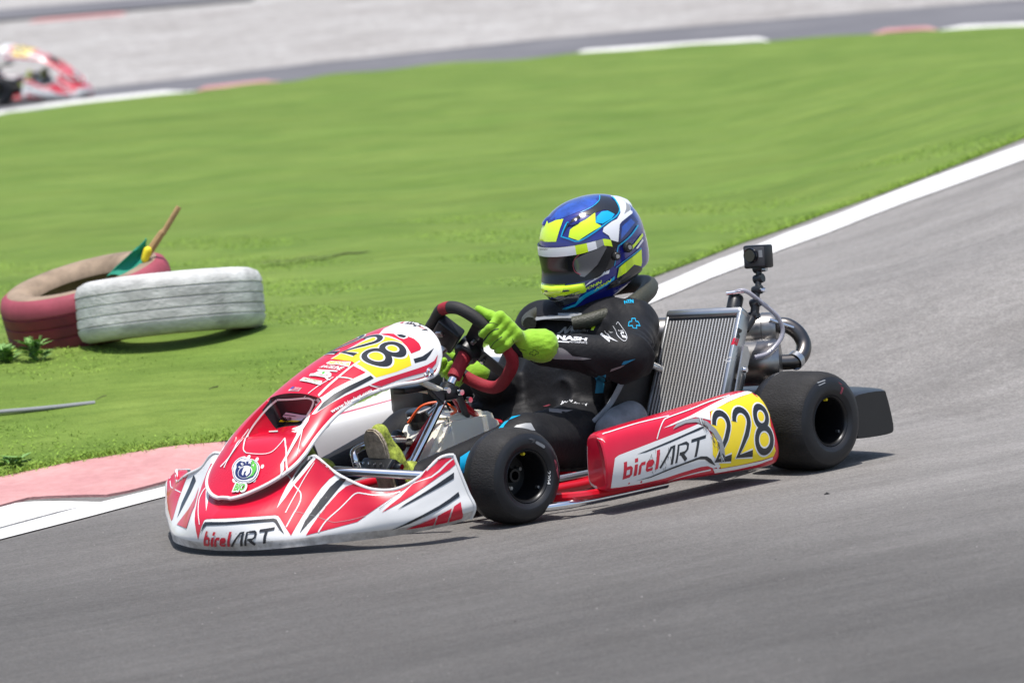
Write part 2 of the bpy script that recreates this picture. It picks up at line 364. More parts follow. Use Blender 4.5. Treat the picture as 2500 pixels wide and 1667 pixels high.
DECALS=[
('front_fairing','P','red',[-461.1,165.6,217.8,-466.8,179.6,215.3,-468.9,197.7,212.2,-477,199,200.4,-484.5,201,188.6,-493.3,198.9,178.6,-503.5,195.1,169,-515.6,189.1,159.6,-529.5,180,150.7,-544.9,169.2,142,-562.4,156,133.8,-584.1,135.8,125.7,-605.3,116.3,117.7,-623.8,100,109.1,-639.2,84.7,99.2,-649,75.7,88.2,-656.4,66.2,75.9,-660,60.8,62.9,-661.8,56.3,52.1,-662.1,53.6,41,-662.7,45.3,56.5,-660.8,39.8,71.6,-657.8,35.2,82,-652.7,33.1,92.1,-651.1,25.7,95,-652.3,6.7,96.3,-651.2,-9.6,97.1,-648.9,-24.4,97.7,-646.8,-39.5,98.3,-644.6,-54.4,99,-642.1,-69,99.5,-638.7,-82.6,100.2,-634.5,-95.2,100.8,-629.5,-106.9,101.2,-623.8,-117.9,101.4,-617.6,-128.2,101.6,-611.4,-137.4,101.7,-605,-146.4,101.8,-598.5,-155.2,101.9,-592,-164,101.9,-585.5,-172.8,102,-582.3,-180.4,99.8,-583.5,-189.3,92.5,-586.4,-201.1,81.7,-589.2,-212.6,70.9,-590.8,-223.6,60.9,-591.4,-233.5,50.7,-582,-235.4,61.9,-571.5,-236,72.9,-563,-236.3,81.2,-554.3,-236.5,89.6,-545.6,-236.6,98,-537.3,-237.1,105.9,-529.1,-237.8,113.8,-519.6,-238.6,123,-509.9,-239.2,132.3,-499.6,-240.7,141.8,-489.6,-242.4,151.3,-480.1,-244.7,161,-473,-248.3,167.8,-466.3,-252.3,174.7,-459.7,-256.6,181.6,-449.8,-269.9,193.1,-450.3,-256.4,204,-451.5,-243.6,215.1,-453.6,-233.5,221.9,-455.4,-223.1,228.7,-455.9,-211.3,235.3,-451.1,-188.2,233.2,-446.1,-164.7,231,-441.4,-141.5,228.9,-434.7,-117.8,223.4,-434.1,-101.1,219.2,-429,-73.8,215.9,-427.8,-56.8,214.2,-426.8,-39.8,212.8,-426.2,-22.9,211.3,-427.4,-7.2,209.4,-429.5,7.5,207.1,-430.7,22.3,207,-431.2,37.9,206.7,-433.5,51.6,206.7,-436.4,64.5,206.8,-439.7,77.2,206.9,-443.2,89.5,207.2,-446.9,101.6,207.4,-451.3,113,207.8,-456.1,123.9,208.2,-457.8,137.8,211.4,-459.6,151.5,214.6]),
('front_fairing','P','red',[-449.9,-337.2,170.3,-446.3,-350.9,164.5,-441.8,-363.4,158.6,-436.5,-376.7,154.1,-429.5,-388.2,149.3,-422.8,-399,147.4,-415.4,-409,145.3,-407,-419.7,145.9,-398,-429.7,146.2,-388.5,-439.5,148.5,-378.4,-448.5,150.6,-369.3,-456.2,155.3,-360.5,-464.2,160,-368.5,-459.4,154.3,-376.6,-454.7,148.6,-385,-449,143.6,-393.7,-443.6,138.6,-402.8,-438.6,133.7,-412.4,-434.2,128.2,-421.8,-429.5,122.8,-430.9,-424.5,117.2,-439.4,-418.9,111.9,-447,-412.3,106.4,-453.7,-404.8,100.7,-459.6,-397.9,95.4,-465.8,-391.2,90,-471.7,-385.6,84.5,-483.3,-374.5,75.3,-489.6,-366.5,73.3,-496,-358.6,71.4,-502.5,-350.6,69.4,-509,-342.8,67.4,-515.6,-335.1,65.5,-523.4,-325.6,63.2,-531.2,-316.2,61,-539,-306.7,58.7,-546.7,-297.2,56.4,-554.4,-287.4,54,-562.1,-277.6,51.7,-569.8,-267.8,49.3,-563.2,-270.3,58,-555.7,-271.7,66.6,-544.7,-273.9,77.6,-533.2,-275.6,88.4,-522.8,-277.8,97.9,-512.5,-280.2,107.4,-502.4,-282.7,116.9,-493.7,-285.6,124.4,-485,-288.5,131.9,-476.3,-291.4,139.4,-467.8,-294.5,147,-459.2,-301.7,154.6,-453.1,-311.6,162.7]),
('front_fairing','P','red',[-342.1,-477.2,174.1,-335.2,-481.4,182.5,-327.3,-484.3,190.8,-318.3,-486.3,198.9,-307.1,-486.7,206.1,-300.3,-492.1,213.5,-293.8,-499.5,217,-283.1,-504.4,218,-267.6,-508.3,216.3,-253.5,-513.6,214.8,-265.1,-511.8,209.5,-276.4,-509.6,204.1,-288.8,-507.6,196.1,-300.8,-505.1,188.1,-311.5,-501.7,181.9,-322.1,-498,175.6,-332.3,-490.8,172.4,-341.5,-482.4,169,-350.2,-473.5,165.5,-355.1,-467.4,164.1]),
('front_fairing','P','red',[-252.6,-516.5,211.5,-252.3,-518.7,205.7,-252.6,-520.1,197.1,-272.9,-517.6,186.4,-284.7,-515.3,181.6,-296.1,-512.7,176.7,-307.1,-509.7,171.8,-318,-506.5,166.2,-328.8,-503.1,160.6,-339.3,-499.5,155,-349.4,-495.5,149.6,-359,-490.9,144.1,-367.9,-485.7,138.5,-376.2,-479.8,132.9,-383.8,-473.3,128,-391.3,-466.8,123.2,-399.1,-460.5,118.4,-407.3,-454.6,113.6,-416.4,-448.1,109.1,-425.5,-441.5,104.6,-434.2,-434.4,100,-442.1,-426.6,95.2,-435.5,-432,101.4,-428.2,-436.5,107.3,-420.2,-440.5,113.2,-412.1,-444.6,118.5,-404,-448.8,123.9,-396,-453.1,129.2,-387.1,-456.5,136.7,-378.1,-459.8,144.2,-369.1,-463.2,151.6,-360.2,-466.5,159.1,-351.9,-475,162.9,-343,-484.5,166,-333.3,-493.2,169,-322.3,-500.5,171.8,-310.7,-504.5,178,-298.8,-508.2,184.1,-285.4,-510.6,192.8,-271.4,-512.4,201.5]),
('front_fairing','P','black',[-263.8,-523.7,177.5,-269.2,-526.7,161.9,-281.5,-524.3,157.5,-293.7,-521.8,153.1,-305.5,-518.9,148.6,-316.3,-515.7,144.8,-327,-512.5,141,-337.5,-509.1,137.1,-347.7,-505.5,133.2,-357.5,-501.3,129.3,-366.6,-496.5,125.2,-374.9,-490.8,120.9,-382.6,-484.5,116.6,-390.3,-477.5,112.2,-398,-470.4,107.9,-405.9,-463.7,103.6,-414,-457.1,99.3,-404.8,-463.5,105.8,-395.8,-470.1,112.4,-388.3,-476.7,117.2,-380.7,-483.2,122.1,-372.8,-489.4,126.9,-364.3,-494.9,131.5,-354.9,-499.5,136.5,-344.8,-503.5,141.4,-334.4,-507,146.3,-323.6,-510.3,151,-312.2,-513.5,156.4,-300.6,-516.5,161.7,-288.5,-519.2,167,-276.2,-521.5,172.3]),
('front_fairing','P','black',[-266,-536.3,126.9,-266,-539.7,115.4,-277.7,-538.5,111,-289.2,-537.1,106.5,-300.4,-535.4,102,-311.8,-532.9,97.8,-322.8,-529.9,93.6,-333.6,-526.7,89.3,-343.9,-523.1,85.9,-353.7,-519.1,82.5,-363.1,-514.6,78.9,-371.7,-509.3,75.3,-379.5,-503.2,71.9,-386.3,-496,68.4,-392.4,-488.2,64.7,-398.2,-480,61,-404.3,-471.6,58.2,-410.4,-463.4,55.4,-416.4,-454.9,52.5,-422.3,-446.4,49.7,-428.1,-437.6,46.8,-422.8,-447.2,50.9,-417.3,-456.4,54.9,-411.3,-465.1,58.9,-405.1,-473.6,62.8,-399.1,-481.7,67,-392.8,-489.5,71.1,-386.2,-496.9,75.1,-378.9,-503.4,79,-370.6,-509.1,82.8,-361.4,-513.9,86.9,-351.6,-517.9,90.8,-341.2,-521.5,94.7,-330.6,-524.7,98.5,-319.4,-527.6,103.3,-308,-530.2,108.1,-296.2,-532.5,112.9,-281.2,-534.4,119.9]),
('front_fairing','P','red',[-269.7,-545,100.6,-271.8,-548.4,88.8,-270.7,-548.6,76.4,-262.7,-541.5,62.7,-263.2,-535.9,56.8,-275.7,-532.9,55.7,-287.7,-529.5,54.5,-299.3,-525.6,53.2,-302.5,-534.9,63.9,-301.9,-540.3,73.9,-297.8,-542.1,83.2,-291.8,-541.9,92.2,-281,-543.6,96.5]),
('front_fairing','P','red',[-299.2,-540.7,88.5,-305.4,-539.8,77.5,-307.6,-534.7,65.7,-304.5,-524,53,-315.3,-519.9,52.3,-325.8,-515.5,51.5,-336,-510.7,50.6,-339.8,-521.6,63.1,-338.2,-526.8,74.6,-329,-530.9,78.2,-319.4,-534.5,81.7,-309.5,-537.8,85.1]),
('front_fairing','P','red',[-343.7,-524,71.5,-341.3,-509.4,51.4,-351.8,-504.1,50.9,-361.5,-498.1,50.2,-370.5,-491.2,49.4,-380.3,-482.9,48.7,-389.5,-474,47.9,-398.5,-464.9,47.1,-391.6,-476.5,51.2,-384.5,-488.1,55.3,-376.7,-498.8,59.3,-369.9,-506.6,62.6,-361.9,-513.1,65.7,-353.2,-518.9,68.7]),
('front_fairing','P','black',[-451.6,-292,185.2,-452.5,-314.9,181.7,-451,-301.4,172.5,-455.4,-294.2,164.4,-462,-289.5,156.6,-469.9,-286.4,148.7,-478.3,-283.9,141,-487,-281.6,133.2,-495.7,-279.4,125.5,-505.4,-276.6,116.9,-515.1,-273.6,108.2,-524.8,-270.8,99.6,-533.3,-267.8,92.7,-541.7,-264.8,85.8,-550.2,-261.7,79,-559.2,-258.7,71.3,-568,-255.5,63.6,-576.4,-251.8,55.8,-569.7,-251.7,64.3,-562.3,-251,72.8,-554.7,-250,81.2,-544,-251,91.2,-533.3,-252,101.3,-525.2,-253.4,108.8,-517.1,-254.8,116.3,-509,-256.2,123.9,-500.8,-257.5,131.4,-492.4,-259.4,139,-484.2,-261.3,146.5,-476.1,-263.5,154.1,-468.5,-266.2,161.8,-460.4,-272.2,169.2,-453,-278.8,176.7]),
('front_fairing','P','white',[-463.8,183.1,218.8,-459.2,169,220.5,-468,166.9,212.1,-477,164.5,203.8,-486.5,161.6,195.5,-495.9,158.7,187.3,-509.2,150.2,176.9,-523.4,140.4,166.7,-538.9,129.3,156.7,-555,115.2,147.6,-572.6,99.5,138.9,-591.2,82.7,130.3,-611.3,64.6,121.1,-629.4,48.8,111.5,-611.2,69.5,120.9,-590.7,92.7,129.9,-568.6,115.7,139.8,-547.6,137.5,149.9,-529,154.3,160.5,-512,169.3,171.5,-498.2,177.4,183.2,-485.5,184.2,195.1,-474.8,183.5,207]),
('front_fairing','P','black',[-465.1,188.7,217.9,-464,182.1,218.5,-475.7,177.7,206,-488.3,172.4,193.8,-498.6,166.4,184.5,-510,159.2,175.5,-532.7,144.7,159.4,-508.8,167.2,175.1,-495.8,175.7,185.9,-484.1,182.6,196.9,-474.3,186,207.3]),
('front_fairing','P','white',[-443.3,-160.5,235.8,-450.8,-188.7,239.9,-450,-209.7,239.3,-455.9,-202.8,229.9,-462.6,-196.8,220.6,-470,-192.2,211.8,-477.6,-188,203.1,-485.8,-184.3,194.4,-494.7,-180.6,185.9,-503.7,-176.9,177.4,-513.1,-173.7,169,-522.9,-172.8,160,-532.9,-172.1,151.1,-543.2,-171.7,142.2,-553.4,-170.4,134,-563.7,-169.1,125.8,-573.7,-167.7,117.5,-565.7,-165.7,126,-557.2,-163.2,134.4,-548.5,-160.5,142.7,-535.4,-157.7,154.3,-522.1,-154.6,165.9,-511,-153.7,174.9,-499.5,-152.3,183.9,-488.2,-150.6,192.6,-476.2,-148.3,201.2,-463.1,-144.7,209.7,-448.7,-140.6,218.2,-443.6,-146.9,228.3]),
('front_fairing','P','black',[-449.8,-180.9,237.9,-451.4,-192,237.6,-456.9,-182.5,225.9,-466.8,-177.8,214.9,-477,-173.3,204.6,-487.8,-169.5,194.3,-499,-166,184.2,-510.6,-163.1,174.1,-499.4,-160.9,184.1,-487.6,-157.8,194,-479,-158.9,201.3,-470.3,-159.9,208.5,-461.7,-161.1,215.7,-451,-165.8,226]),
('front_fairing','P','white',[-477.2,-108.8,192.1,-485.6,-123.1,189.9,-492.6,-135.7,187.5,-498.4,-146.4,184.7,-503.7,-155.2,180.9,-508,-162.7,176.4,-511.5,-170.4,171.6,-513.7,-178.7,166.6,-514.9,-186.7,161.5,-515.6,-193,157.1,-516.1,-197.1,154,-516.6,-199.8,151.7,-517.8,-202.2,148.7,-520.3,-205,144.3,-523.7,-207.6,139.1,-527.7,-209.7,133.7,-532.4,-210.9,128.3,-537.8,-211.5,122.7,-543.2,-211.8,117,-548.4,-211.8,111.9,-553.8,-211.4,106.7,-560.4,-211.3,100.2,-568.9,-211.6,91.8,-578.5,-212,82.1,-588,-212.2,72.5,-587.3,-215.4,70.9,-577.9,-215.2,80.6,-568.2,-214.8,90.2,-559.8,-214.6,98.6,-553.2,-214.7,105,-547.8,-215,110.2,-542.5,-215,115.4,-536.9,-214.8,121.2,-531.4,-214.1,127,-526.5,-212.8,132.7,-522.1,-210.6,138.5,-518.4,-207.8,144.1,-515.7,-204.7,149.1,-514.1,-201.7,152.8,-513.7,-198.5,155.7,-513.1,-194.2,158.9,-512.5,-187.9,163.4,-511.4,-180,168.4,-509.2,-172.1,173.2,-506.1,-165.1,177.6,-502,-158,182.2,-496.3,-148.4,186.2,-489.9,-136.6,189.4,-482.7,-123.6,191.8,-474,-109,194]),
('front_fairing','P','white',[-459.1,-203.8,224.6,-465.2,-200.6,216.3,-471.8,-198,208,-478.3,-195.7,200,-484.8,-193.8,192.3,-491.4,-192.3,184.9,-498.1,-191.3,177.5,-504.8,-190.9,170.1,-511.6,-190.8,162.7,-518.8,-190.9,155.3,-526.5,-190.9,147.6,-534.7,-191,139.8,-542.9,-191.2,131.7,-551.3,-191.6,123.4,-559.7,-192,114.9,-567.9,-192.2,106.4,-567.3,-194.9,105.1,-559.1,-194.6,113.7,-550.8,-194.2,122.2,-542.5,-193.7,130.5,-534.2,-193.4,138.5,-526.1,-193.3,146.4,-518.4,-193.2,154.1,-511.2,-193.1,161.7,-504.5,-193.2,169.1,-497.8,-193.6,176.4,-491.2,-194.6,183.8,-484.7,-196.1,191.3,-478.3,-198,199,-471.7,-200.1,207.1,-465.3,-202.9,215.4,-459.1,-205.9,223.7]),
('front_fairing','P','white',[-502.8,135.3,180.9,-508.1,137.5,177.4,-513.3,139.6,174,-518.4,142.7,170.1,-523.9,147.1,165.8,-528.9,152.8,160.9,-533.6,157.2,156,-539,158.2,151.4,-545.2,156.4,146.9,-552.3,152.9,142.8,-558.4,150.1,139.1,-565.3,145.8,135.5,-577,135.6,130.8,-594.9,118.1,123.9,-615.2,97.3,115.7,-631.7,79.9,107,-643.4,66.5,98.4,-651.4,56.3,89.6,-657,49,80.3,-657.2,45.3,80.8,-651.7,52.5,90.1,-643.6,62.8,98.9,-632.1,75.9,107.2,-616,92.9,115.8,-596.5,112.7,124.1,-579.3,129.5,130.9,-568.5,138.8,135.5,-561.9,143,138.8,-555.6,146.1,142.4,-548.8,149.4,146.5,-542.5,151.4,150.7,-536.9,151.1,155,-531.7,147.5,159.6,-526.4,142.3,164.4,-520.7,138.2,168.7,-515.2,135.5,172.5,-509.9,133.3,176,-504.4,131.5,179.4]),
('front_fairing','P','black',[-663,40.6,58.2,-661.8,34.6,69.9,-658.6,30.8,81.3,-655.9,25.6,87.9,-657.7,7.5,88.8,-657.3,-8.1,89.2,-655.5,-22,89.4,-653.8,-36.1,89.6,-652.2,-50.1,89.8,-649.7,-64.3,90.7,-646.7,-77.8,91.4,-643,-90.6,92.1,-638.5,-102.4,92.6,-633.2,-113.3,93,-627.3,-123.5,93.2,-620.7,-133.9,93.5,-613.7,-144,93.7,-606.6,-153.9,93.9,-599.4,-163.7,94.1,-592.3,-173.6,94.3,-589.7,-181.7,91.3,-593.2,-195.2,78.7,-596.7,-206.8,67,-599.3,-217.3,55.2,-600.4,-201.6,66.5,-598.5,-192.1,75.1,-596.5,-182.4,83.6,-597.4,-175.5,87.4,-604.1,-165.6,87.3,-610.7,-155.8,87.3,-617.4,-146.1,87.2,-623.9,-136.2,87.1,-630.2,-126,86.9,-636.2,-115.8,86.7,-641.4,-104.8,86.3,-646,-93.1,85.8,-649.8,-80.5,85.2,-652.9,-67,84.4,-655.3,-52.7,83.5,-657.4,-36.3,82.8,-659.5,-19.7,82.1,-661.9,-3.5,81.5,-660.6,17.1,80.1,-661.9,28.3,72.1]),
('front_fairing','W','red',[-656.9,36.7,26.1,-619.8,-192,37.2,-601.4,-189.4,73.6,-664.5,11.2,69.6]),
('front_fairing','P','white',[-465.6,-336.6,131.3,-462.7,-338.5,134.3,-460.1,-340.5,137.3,-457.7,-343,139.8,-455.6,-346,142,-453.6,-349.3,143.8,-452,-353.3,144.8,-450.5,-357.7,144.6,-449,-363.1,143.7,-447.1,-369.3,142.5,-444.4,-376.6,141.1,-441.2,-384.4,139.3,-437.4,-392.1,137.9,-433,-399.4,136.9,-428.1,-406.5,136.3,-422.9,-413,135.9,-417.8,-418.9,135.8,-412.6,-424.5,135.9,-407,-430,136.4,-400.9,-435.6,137.6,-394.6,-441.4,139.3,-388.6,-447.5,141,-387.3,-445.3,143.7,-393.3,-439.2,142,-399.5,-433.5,140.3,-405.6,-428,139.2,-411,-422.6,138.6,-416.1,-417.2,138.5,-421.1,-411.4,138.7,-426.3,-405,139.1,-431.2,-398.1,139.7,-435.6,-391,140.7,-439.4,-383.7,142.1,-442.8,-376.1,143.9,-445.6,-368.9,145.4,-447.6,-362.8,146.6,-449.3,-357.3,147.5,-451,-352,147.6,-452.9,-347.2,146.5,-455,-343.4,144.5,-457.2,-340,142.1,-459.6,-337.2,139.3,-462.4,-335.1,136.3,-465.3,-333.2,133.3]),
('front_fairing','P','white',[-465.3,-333.5,133.2,-473.4,-328.5,125.4,-481.9,-323.8,117.7,-491,-318.7,109.6,-501.8,-312.3,101.1,-513.4,-305.6,92.1,-524.5,-300.4,83.2,-533.9,-297.3,74.4,-542.1,-295.3,65.6,-549.6,-292.7,56.7,-548.5,-295.5,54.7,-541.5,-298.6,63.7,-533.6,-300.6,72.5,-524.5,-303.5,81.1,-513.7,-308.7,90,-502.1,-315.3,98.9,-491.3,-321.6,107.6,-482.1,-326.8,115.8,-473.8,-331.5,123.6,-465.6,-336.4,131.4]),
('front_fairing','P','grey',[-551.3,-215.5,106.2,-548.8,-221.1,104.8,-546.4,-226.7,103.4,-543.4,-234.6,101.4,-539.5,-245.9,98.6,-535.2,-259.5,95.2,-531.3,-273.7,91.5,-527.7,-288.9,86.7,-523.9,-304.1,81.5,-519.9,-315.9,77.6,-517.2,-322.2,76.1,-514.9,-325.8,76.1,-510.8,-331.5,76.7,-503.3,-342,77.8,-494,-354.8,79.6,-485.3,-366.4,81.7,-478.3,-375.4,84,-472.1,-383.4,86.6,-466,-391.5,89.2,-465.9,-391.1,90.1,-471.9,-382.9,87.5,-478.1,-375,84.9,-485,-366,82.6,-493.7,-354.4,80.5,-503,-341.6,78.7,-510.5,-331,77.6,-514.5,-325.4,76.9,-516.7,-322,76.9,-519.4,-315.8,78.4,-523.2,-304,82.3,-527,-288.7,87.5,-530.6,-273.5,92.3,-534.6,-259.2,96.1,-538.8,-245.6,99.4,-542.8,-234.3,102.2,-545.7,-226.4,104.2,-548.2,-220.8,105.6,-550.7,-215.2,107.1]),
('front_fairing','P','black',[-389.6,-447.5,139.9,-394.4,-445,136.9,-399.4,-442.6,133.9,-404.9,-440.2,130.5,-411.2,-437.5,126.5,-417.9,-434.6,122.2,-424.6,-431.3,117.8,-431.2,-427.8,113.6,-437.6,-423.7,109.3,-443.4,-419,104.9,-443.4,-419.8,104,-437.5,-424.4,108.4,-431.2,-428.5,112.8,-424.5,-432.1,117.1,-417.9,-435.3,121.5,-411.2,-438.2,125.9,-405,-440.8,129.9,-399.5,-443.2,133.3,-394.5,-445.6,136.4,-389.7,-448.1,139.5]),
('front_fairing','P','red',[-348.2,501.4,157.9,-349.3,486.7,170.2,-351.9,478.7,172.7,-305.6,509.5,165.7,-277.7,525.2,160.3,-252.9,537.2,155.5,-453,312.5,179.6,-450.4,322.9,168.8,-452.3,328.2,158.8,-455.4,331.9,149,-461.4,332.6,138.8,-469.6,330.6,129.1,-478.8,327.3,119.5,-488.2,323.9,110,-500.6,316.4,100,-514,307.7,90.3,-527.9,298.4,80.7,-541.6,289.3,71.1,-543.1,294.4,65.1,-517.8,327.1,70.9,-492.3,360,76.8,-470.5,388.6,83.3,-455.8,405.8,94.1,-439.6,424.8,104.5,-400.6,470.4,111,-390.1,479.9,122.7,-378.4,490.7,134.2,-363.8,504.9,145.3,-353.2,506.1,152.4]),
('front_fairing','P','red',[-506.1,209.3,155.7,-527.1,195.2,144.3,-548.1,181.1,132.9,-559.5,178.2,124.1,-570.2,176.2,115.2,-579.5,175.8,106.1,-582.9,185.1,95.9,-587.5,193.1,86,-591.8,201.4,76,-594.8,211.3,65.7,-623.8,158.8,66.9,-645.7,114.7,66.8,-643.3,110.9,76.9,-639.4,108.8,86.7,-632.5,110.3,95.9,-622.1,115.8,104.4,-598.2,129.2,118.2,-578.6,146.6,125.4,-559,164.1,132.6,-541.2,179.4,140.3,-524.4,193.4,148.1]),
('front_fairing','P','black',[-450.2,293.5,177.3,-465.9,268,164.2,-473.1,267.7,155.3,-481.8,265.6,146.7,-491.7,262.2,138.2,-500.5,260.8,130.1,-509.3,259.4,122,-517.7,258.4,113.8,-526.1,257.3,105.6,-536.7,255.6,95.9,-547.6,253.5,86.4,-558.3,251.5,76.8,-541.1,263.7,87.1,-524.6,275.1,97.5,-509.1,285.3,108.2,-499,288.1,117.6,-488.5,291.3,127,-477.7,294.8,136.3,-467.7,297.4,145.7,-459.2,299.2,155.8,-453.8,297.4,166.4]),
('front_fairing','P','white',[-347.4,500.3,158.9,-352.3,505.4,153.4,-372.7,485.3,143.9,-386.6,469.1,135.2,-395,458.2,131.3,-402.2,446.8,130.7,-420.4,420.6,132.3,-447.2,380.5,133.5,-458.9,355.4,131.7,-468.3,332.9,129.6,-466.6,332.6,131.8,-457.6,354.6,134.1,-446.5,378.9,135.9,-417.5,421.6,134.2,-400.4,446.3,132.9,-397.1,451.6,132.9,-388.7,462.3,136,-374.4,479,144.5,-351.1,504.3,154.7,-353.2,489.7,162.1]),
('front_fairing','P','scuff',[-535.2,-251.3,99.7,-542.2,-254.6,91.1,-542.1,-254.8,91,-534.9,-252.5,99.4]),
('front_fairing','P','scuff',[-528.8,-232,117.8,-534.9,-231.2,112.1,-534.8,-231.4,112,-528.8,-232.8,117.3]),
('front_fairing','P','scuff',[-487.3,-271,138.2,-494.5,-271.5,130.6,-494.5,-271.7,130.5,-487.2,-272.2,137.7]),
('front_fairing','P','scuff',[-543.4,-251.5,91.5,-551.1,-252.3,83.5,-551,-252.5,83.4,-543.3,-252.8,91]),
('front_fairing','P','scuff',[-493.4,-250,143,-501.1,-251.3,134.4,-501.1,-251.5,134.3,-493.3,-250.9,142.6]),
('front_fairing','P','scuff',[-558.2,-254.8,74.8,-565.5,-257.6,65,-565.4,-257.8,65,-557.8,-256.1,74.4]),
('front_fairing','P','scuff',[-518.7,-275.7,103.3,-526.8,-279.6,92.9,-526.7,-279.8,92.8,-518.4,-276.7,103]),
('front_fairing','P','scuff',[-504.3,-281.3,115.5,-507.9,-282.9,110.8,-507.9,-283.1,110.8,-504.1,-282.1,115.3]),
('front_fairing','P','scuff',[-487.9,-269.2,138.5,-493.7,-269.6,132.4,-493.7,-269.8,132.3,-487.8,-270.2,138]),
('front_fairing','P','scuff',[-520.1,-249.9,116,-527.2,-252.1,107.4,-527.2,-252.3,107.3,-519.8,-251.3,115.5]),
('front_fairing','P','scuff',[-520.9,-274.9,101.5,-531,-277.9,89.5,-530.9,-278.1,89.4,-520.6,-276.1,101.1]),
('front_fairing','P','scuff',[-550,-258.4,81.1,-559.7,-260.3,69.8,-559.6,-260.5,69.8,-549.8,-259.5,80.7]),
('front_fairing','P','scuff',[-495.6,-255.4,137.8,-503.5,-256.4,129.4,-503.4,-256.6,129.3,-495.5,-256.3,137.4]),
('front_fairing','P','scuff',[-555.7,-255.4,77.1,-561,-253.3,72.7,-561.1,-253.5,72.6,-555.8,-256.6,76.2]),
('front_fairing','P','scuff',[-512.2,-245,126.7,-519.8,-249.3,116.6,-519.8,-249.5,116.5,-511.8,-246.3,126.5]),
('front_fairing','P','scuff',[-549.4,-248.3,87.4,-556.3,-253.2,77.8,-556.2,-253.4,77.7,-549.1,-249.1,87.3]),
('front_fairing','P','scuff',[-510.8,-282.4,108,-520.1,-286.6,96,-520,-286.8,95.9,-510.5,-283.3,107.8]),
('front_fairing','P','scuff',[-546.9,-248.7,89.7,-550.8,-251.1,84.5,-550.7,-251.3,84.4,-546.6,-249.6,89.5]),
('front_fairing','P','scuff',[-500.2,-250.9,135.6,-508,-256.8,124.6,-508,-257,124.6,-499.8,-251.8,135.5]),
('front_fairing','P','scuff',[-503.6,-282.4,115.8,-509.5,-284.5,108.3,-509.5,-284.7,108.2,-503.3,-283.4,115.5]),
('front_fairing','P','scuff',[-512.5,-264.3,115.9,-519.8,-266.7,107,-519.7,-266.9,107,-512.2,-265.7,115.5]),
('front_fairing','P','scuff',[-515.3,-256,117.6,-520.8,-255.5,112.1,-520.8,-255.7,112,-515.2,-256.8,117.2]),
('front_fairing','P','scuff',[-490,-272.1,135,-493.9,-271.3,131.3,-494,-271.5,131.2,-490,-273.1,134.4]),
('front_fairing','P','scuff',[-497.5,-246.2,140.8,-505.2,-248.3,132,-505.2,-248.5,131.9,-497.3,-246.9,140.6]),
('front_fairing','P','scuff',[-509.3,-260.3,121.5,-515.3,-260.7,114.9,-515.3,-260.9,114.8,-509.1,-261.5,121]),
('front_fairing','P','scuff',[-488.3,-250.6,148,-494.8,-255.4,138.6,-494.7,-255.6,138.6,-487.8,-251.9,147.8]),
('front_fairing','P','scuff',[-662.9,-42.1,57.3,-662.6,-46.3,56.8,-662.5,-46.4,57,-662.8,-42.5,58.1]),
('front_fairing','P','scuff',[-660.2,-60.1,62.6,-659.8,-64.2,62.2,-659.7,-64.2,62.4,-660.1,-60.3,63.4]),
('front_fairing','P','scuff',[-614,-160.9,78.9,-614,-164.8,75.9,-613.8,-164.9,76.1,-613.5,-161.3,79.4]),
('front_fairing','P','scuff',[-663.5,-30.8,37.6,-663.5,-29.1,37,-663.5,-29.1,36.8,-663.2,-30.5,36.6]),
('front_fairing','P','scuff',[-624.4,-147.4,76.1,-624.6,-148.1,75.1,-624.5,-148.2,75,-623.8,-148.5,75.9]),
('front_fairing','P','scuff',[-655.2,-91.9,35.5,-655.1,-89.1,34,-655,-89.1,33.8,-654.8,-92,34.4]),
('front_fairing','P','scuff',[-613,-193.9,56,-613.7,-192.6,55.9,-613.8,-192.7,55.7,-613.5,-194,55.1]),
('front_fairing','P','scuff',[-664,-20.8,36.3,-663.4,-28.9,36.7,-663.5,-29,36.9,-664.3,-21.2,37.1]),
('front_fairing','P','scuff',[-624.8,-180.1,45.4,-622.5,-185.5,44.5,-622.5,-185.6,44.7,-624.6,-180.1,46.1]),
('front_fairing','P','scuff',[-661.8,-51.4,38.4,-661.5,-50.3,37.1,-661.5,-50.4,37,-661.6,-52.2,37.9]),
('front_fairing','P','scuff',[-655.3,-89.7,60.6,-653.3,-97.6,60.8,-653.3,-97.5,61,-655.2,-89.6,61.2]),
('front_fairing','P','scuff',[-610.8,-206.7,30.1,-606.8,-213.3,28.7,-606.8,-213.4,28.9,-610.8,-207.2,31.4]),
('front_fairing','P','scuff',[-602.8,-197.2,66.9,-601.9,-203.3,63.4,-601.8,-203.3,63.6,-602,-197.5,67.6]),
('front_fairing','P','scuff',[-646.4,-112.6,67.2,-646.3,-113,66.9,-646.3,-113.2,67,-646.1,-113.2,67.4]),
('front_fairing','P','scuff',[-639.8,-128.5,66.3,-636.9,-133.5,67.3,-636.9,-133.4,67.5,-639.4,-128,67.5]),
('front_fairing','P','scuff',[-634.7,-151.7,29.5,-630.8,-156.8,25.2,-630.8,-157,25.3,-634.7,-152.6,30.4]),
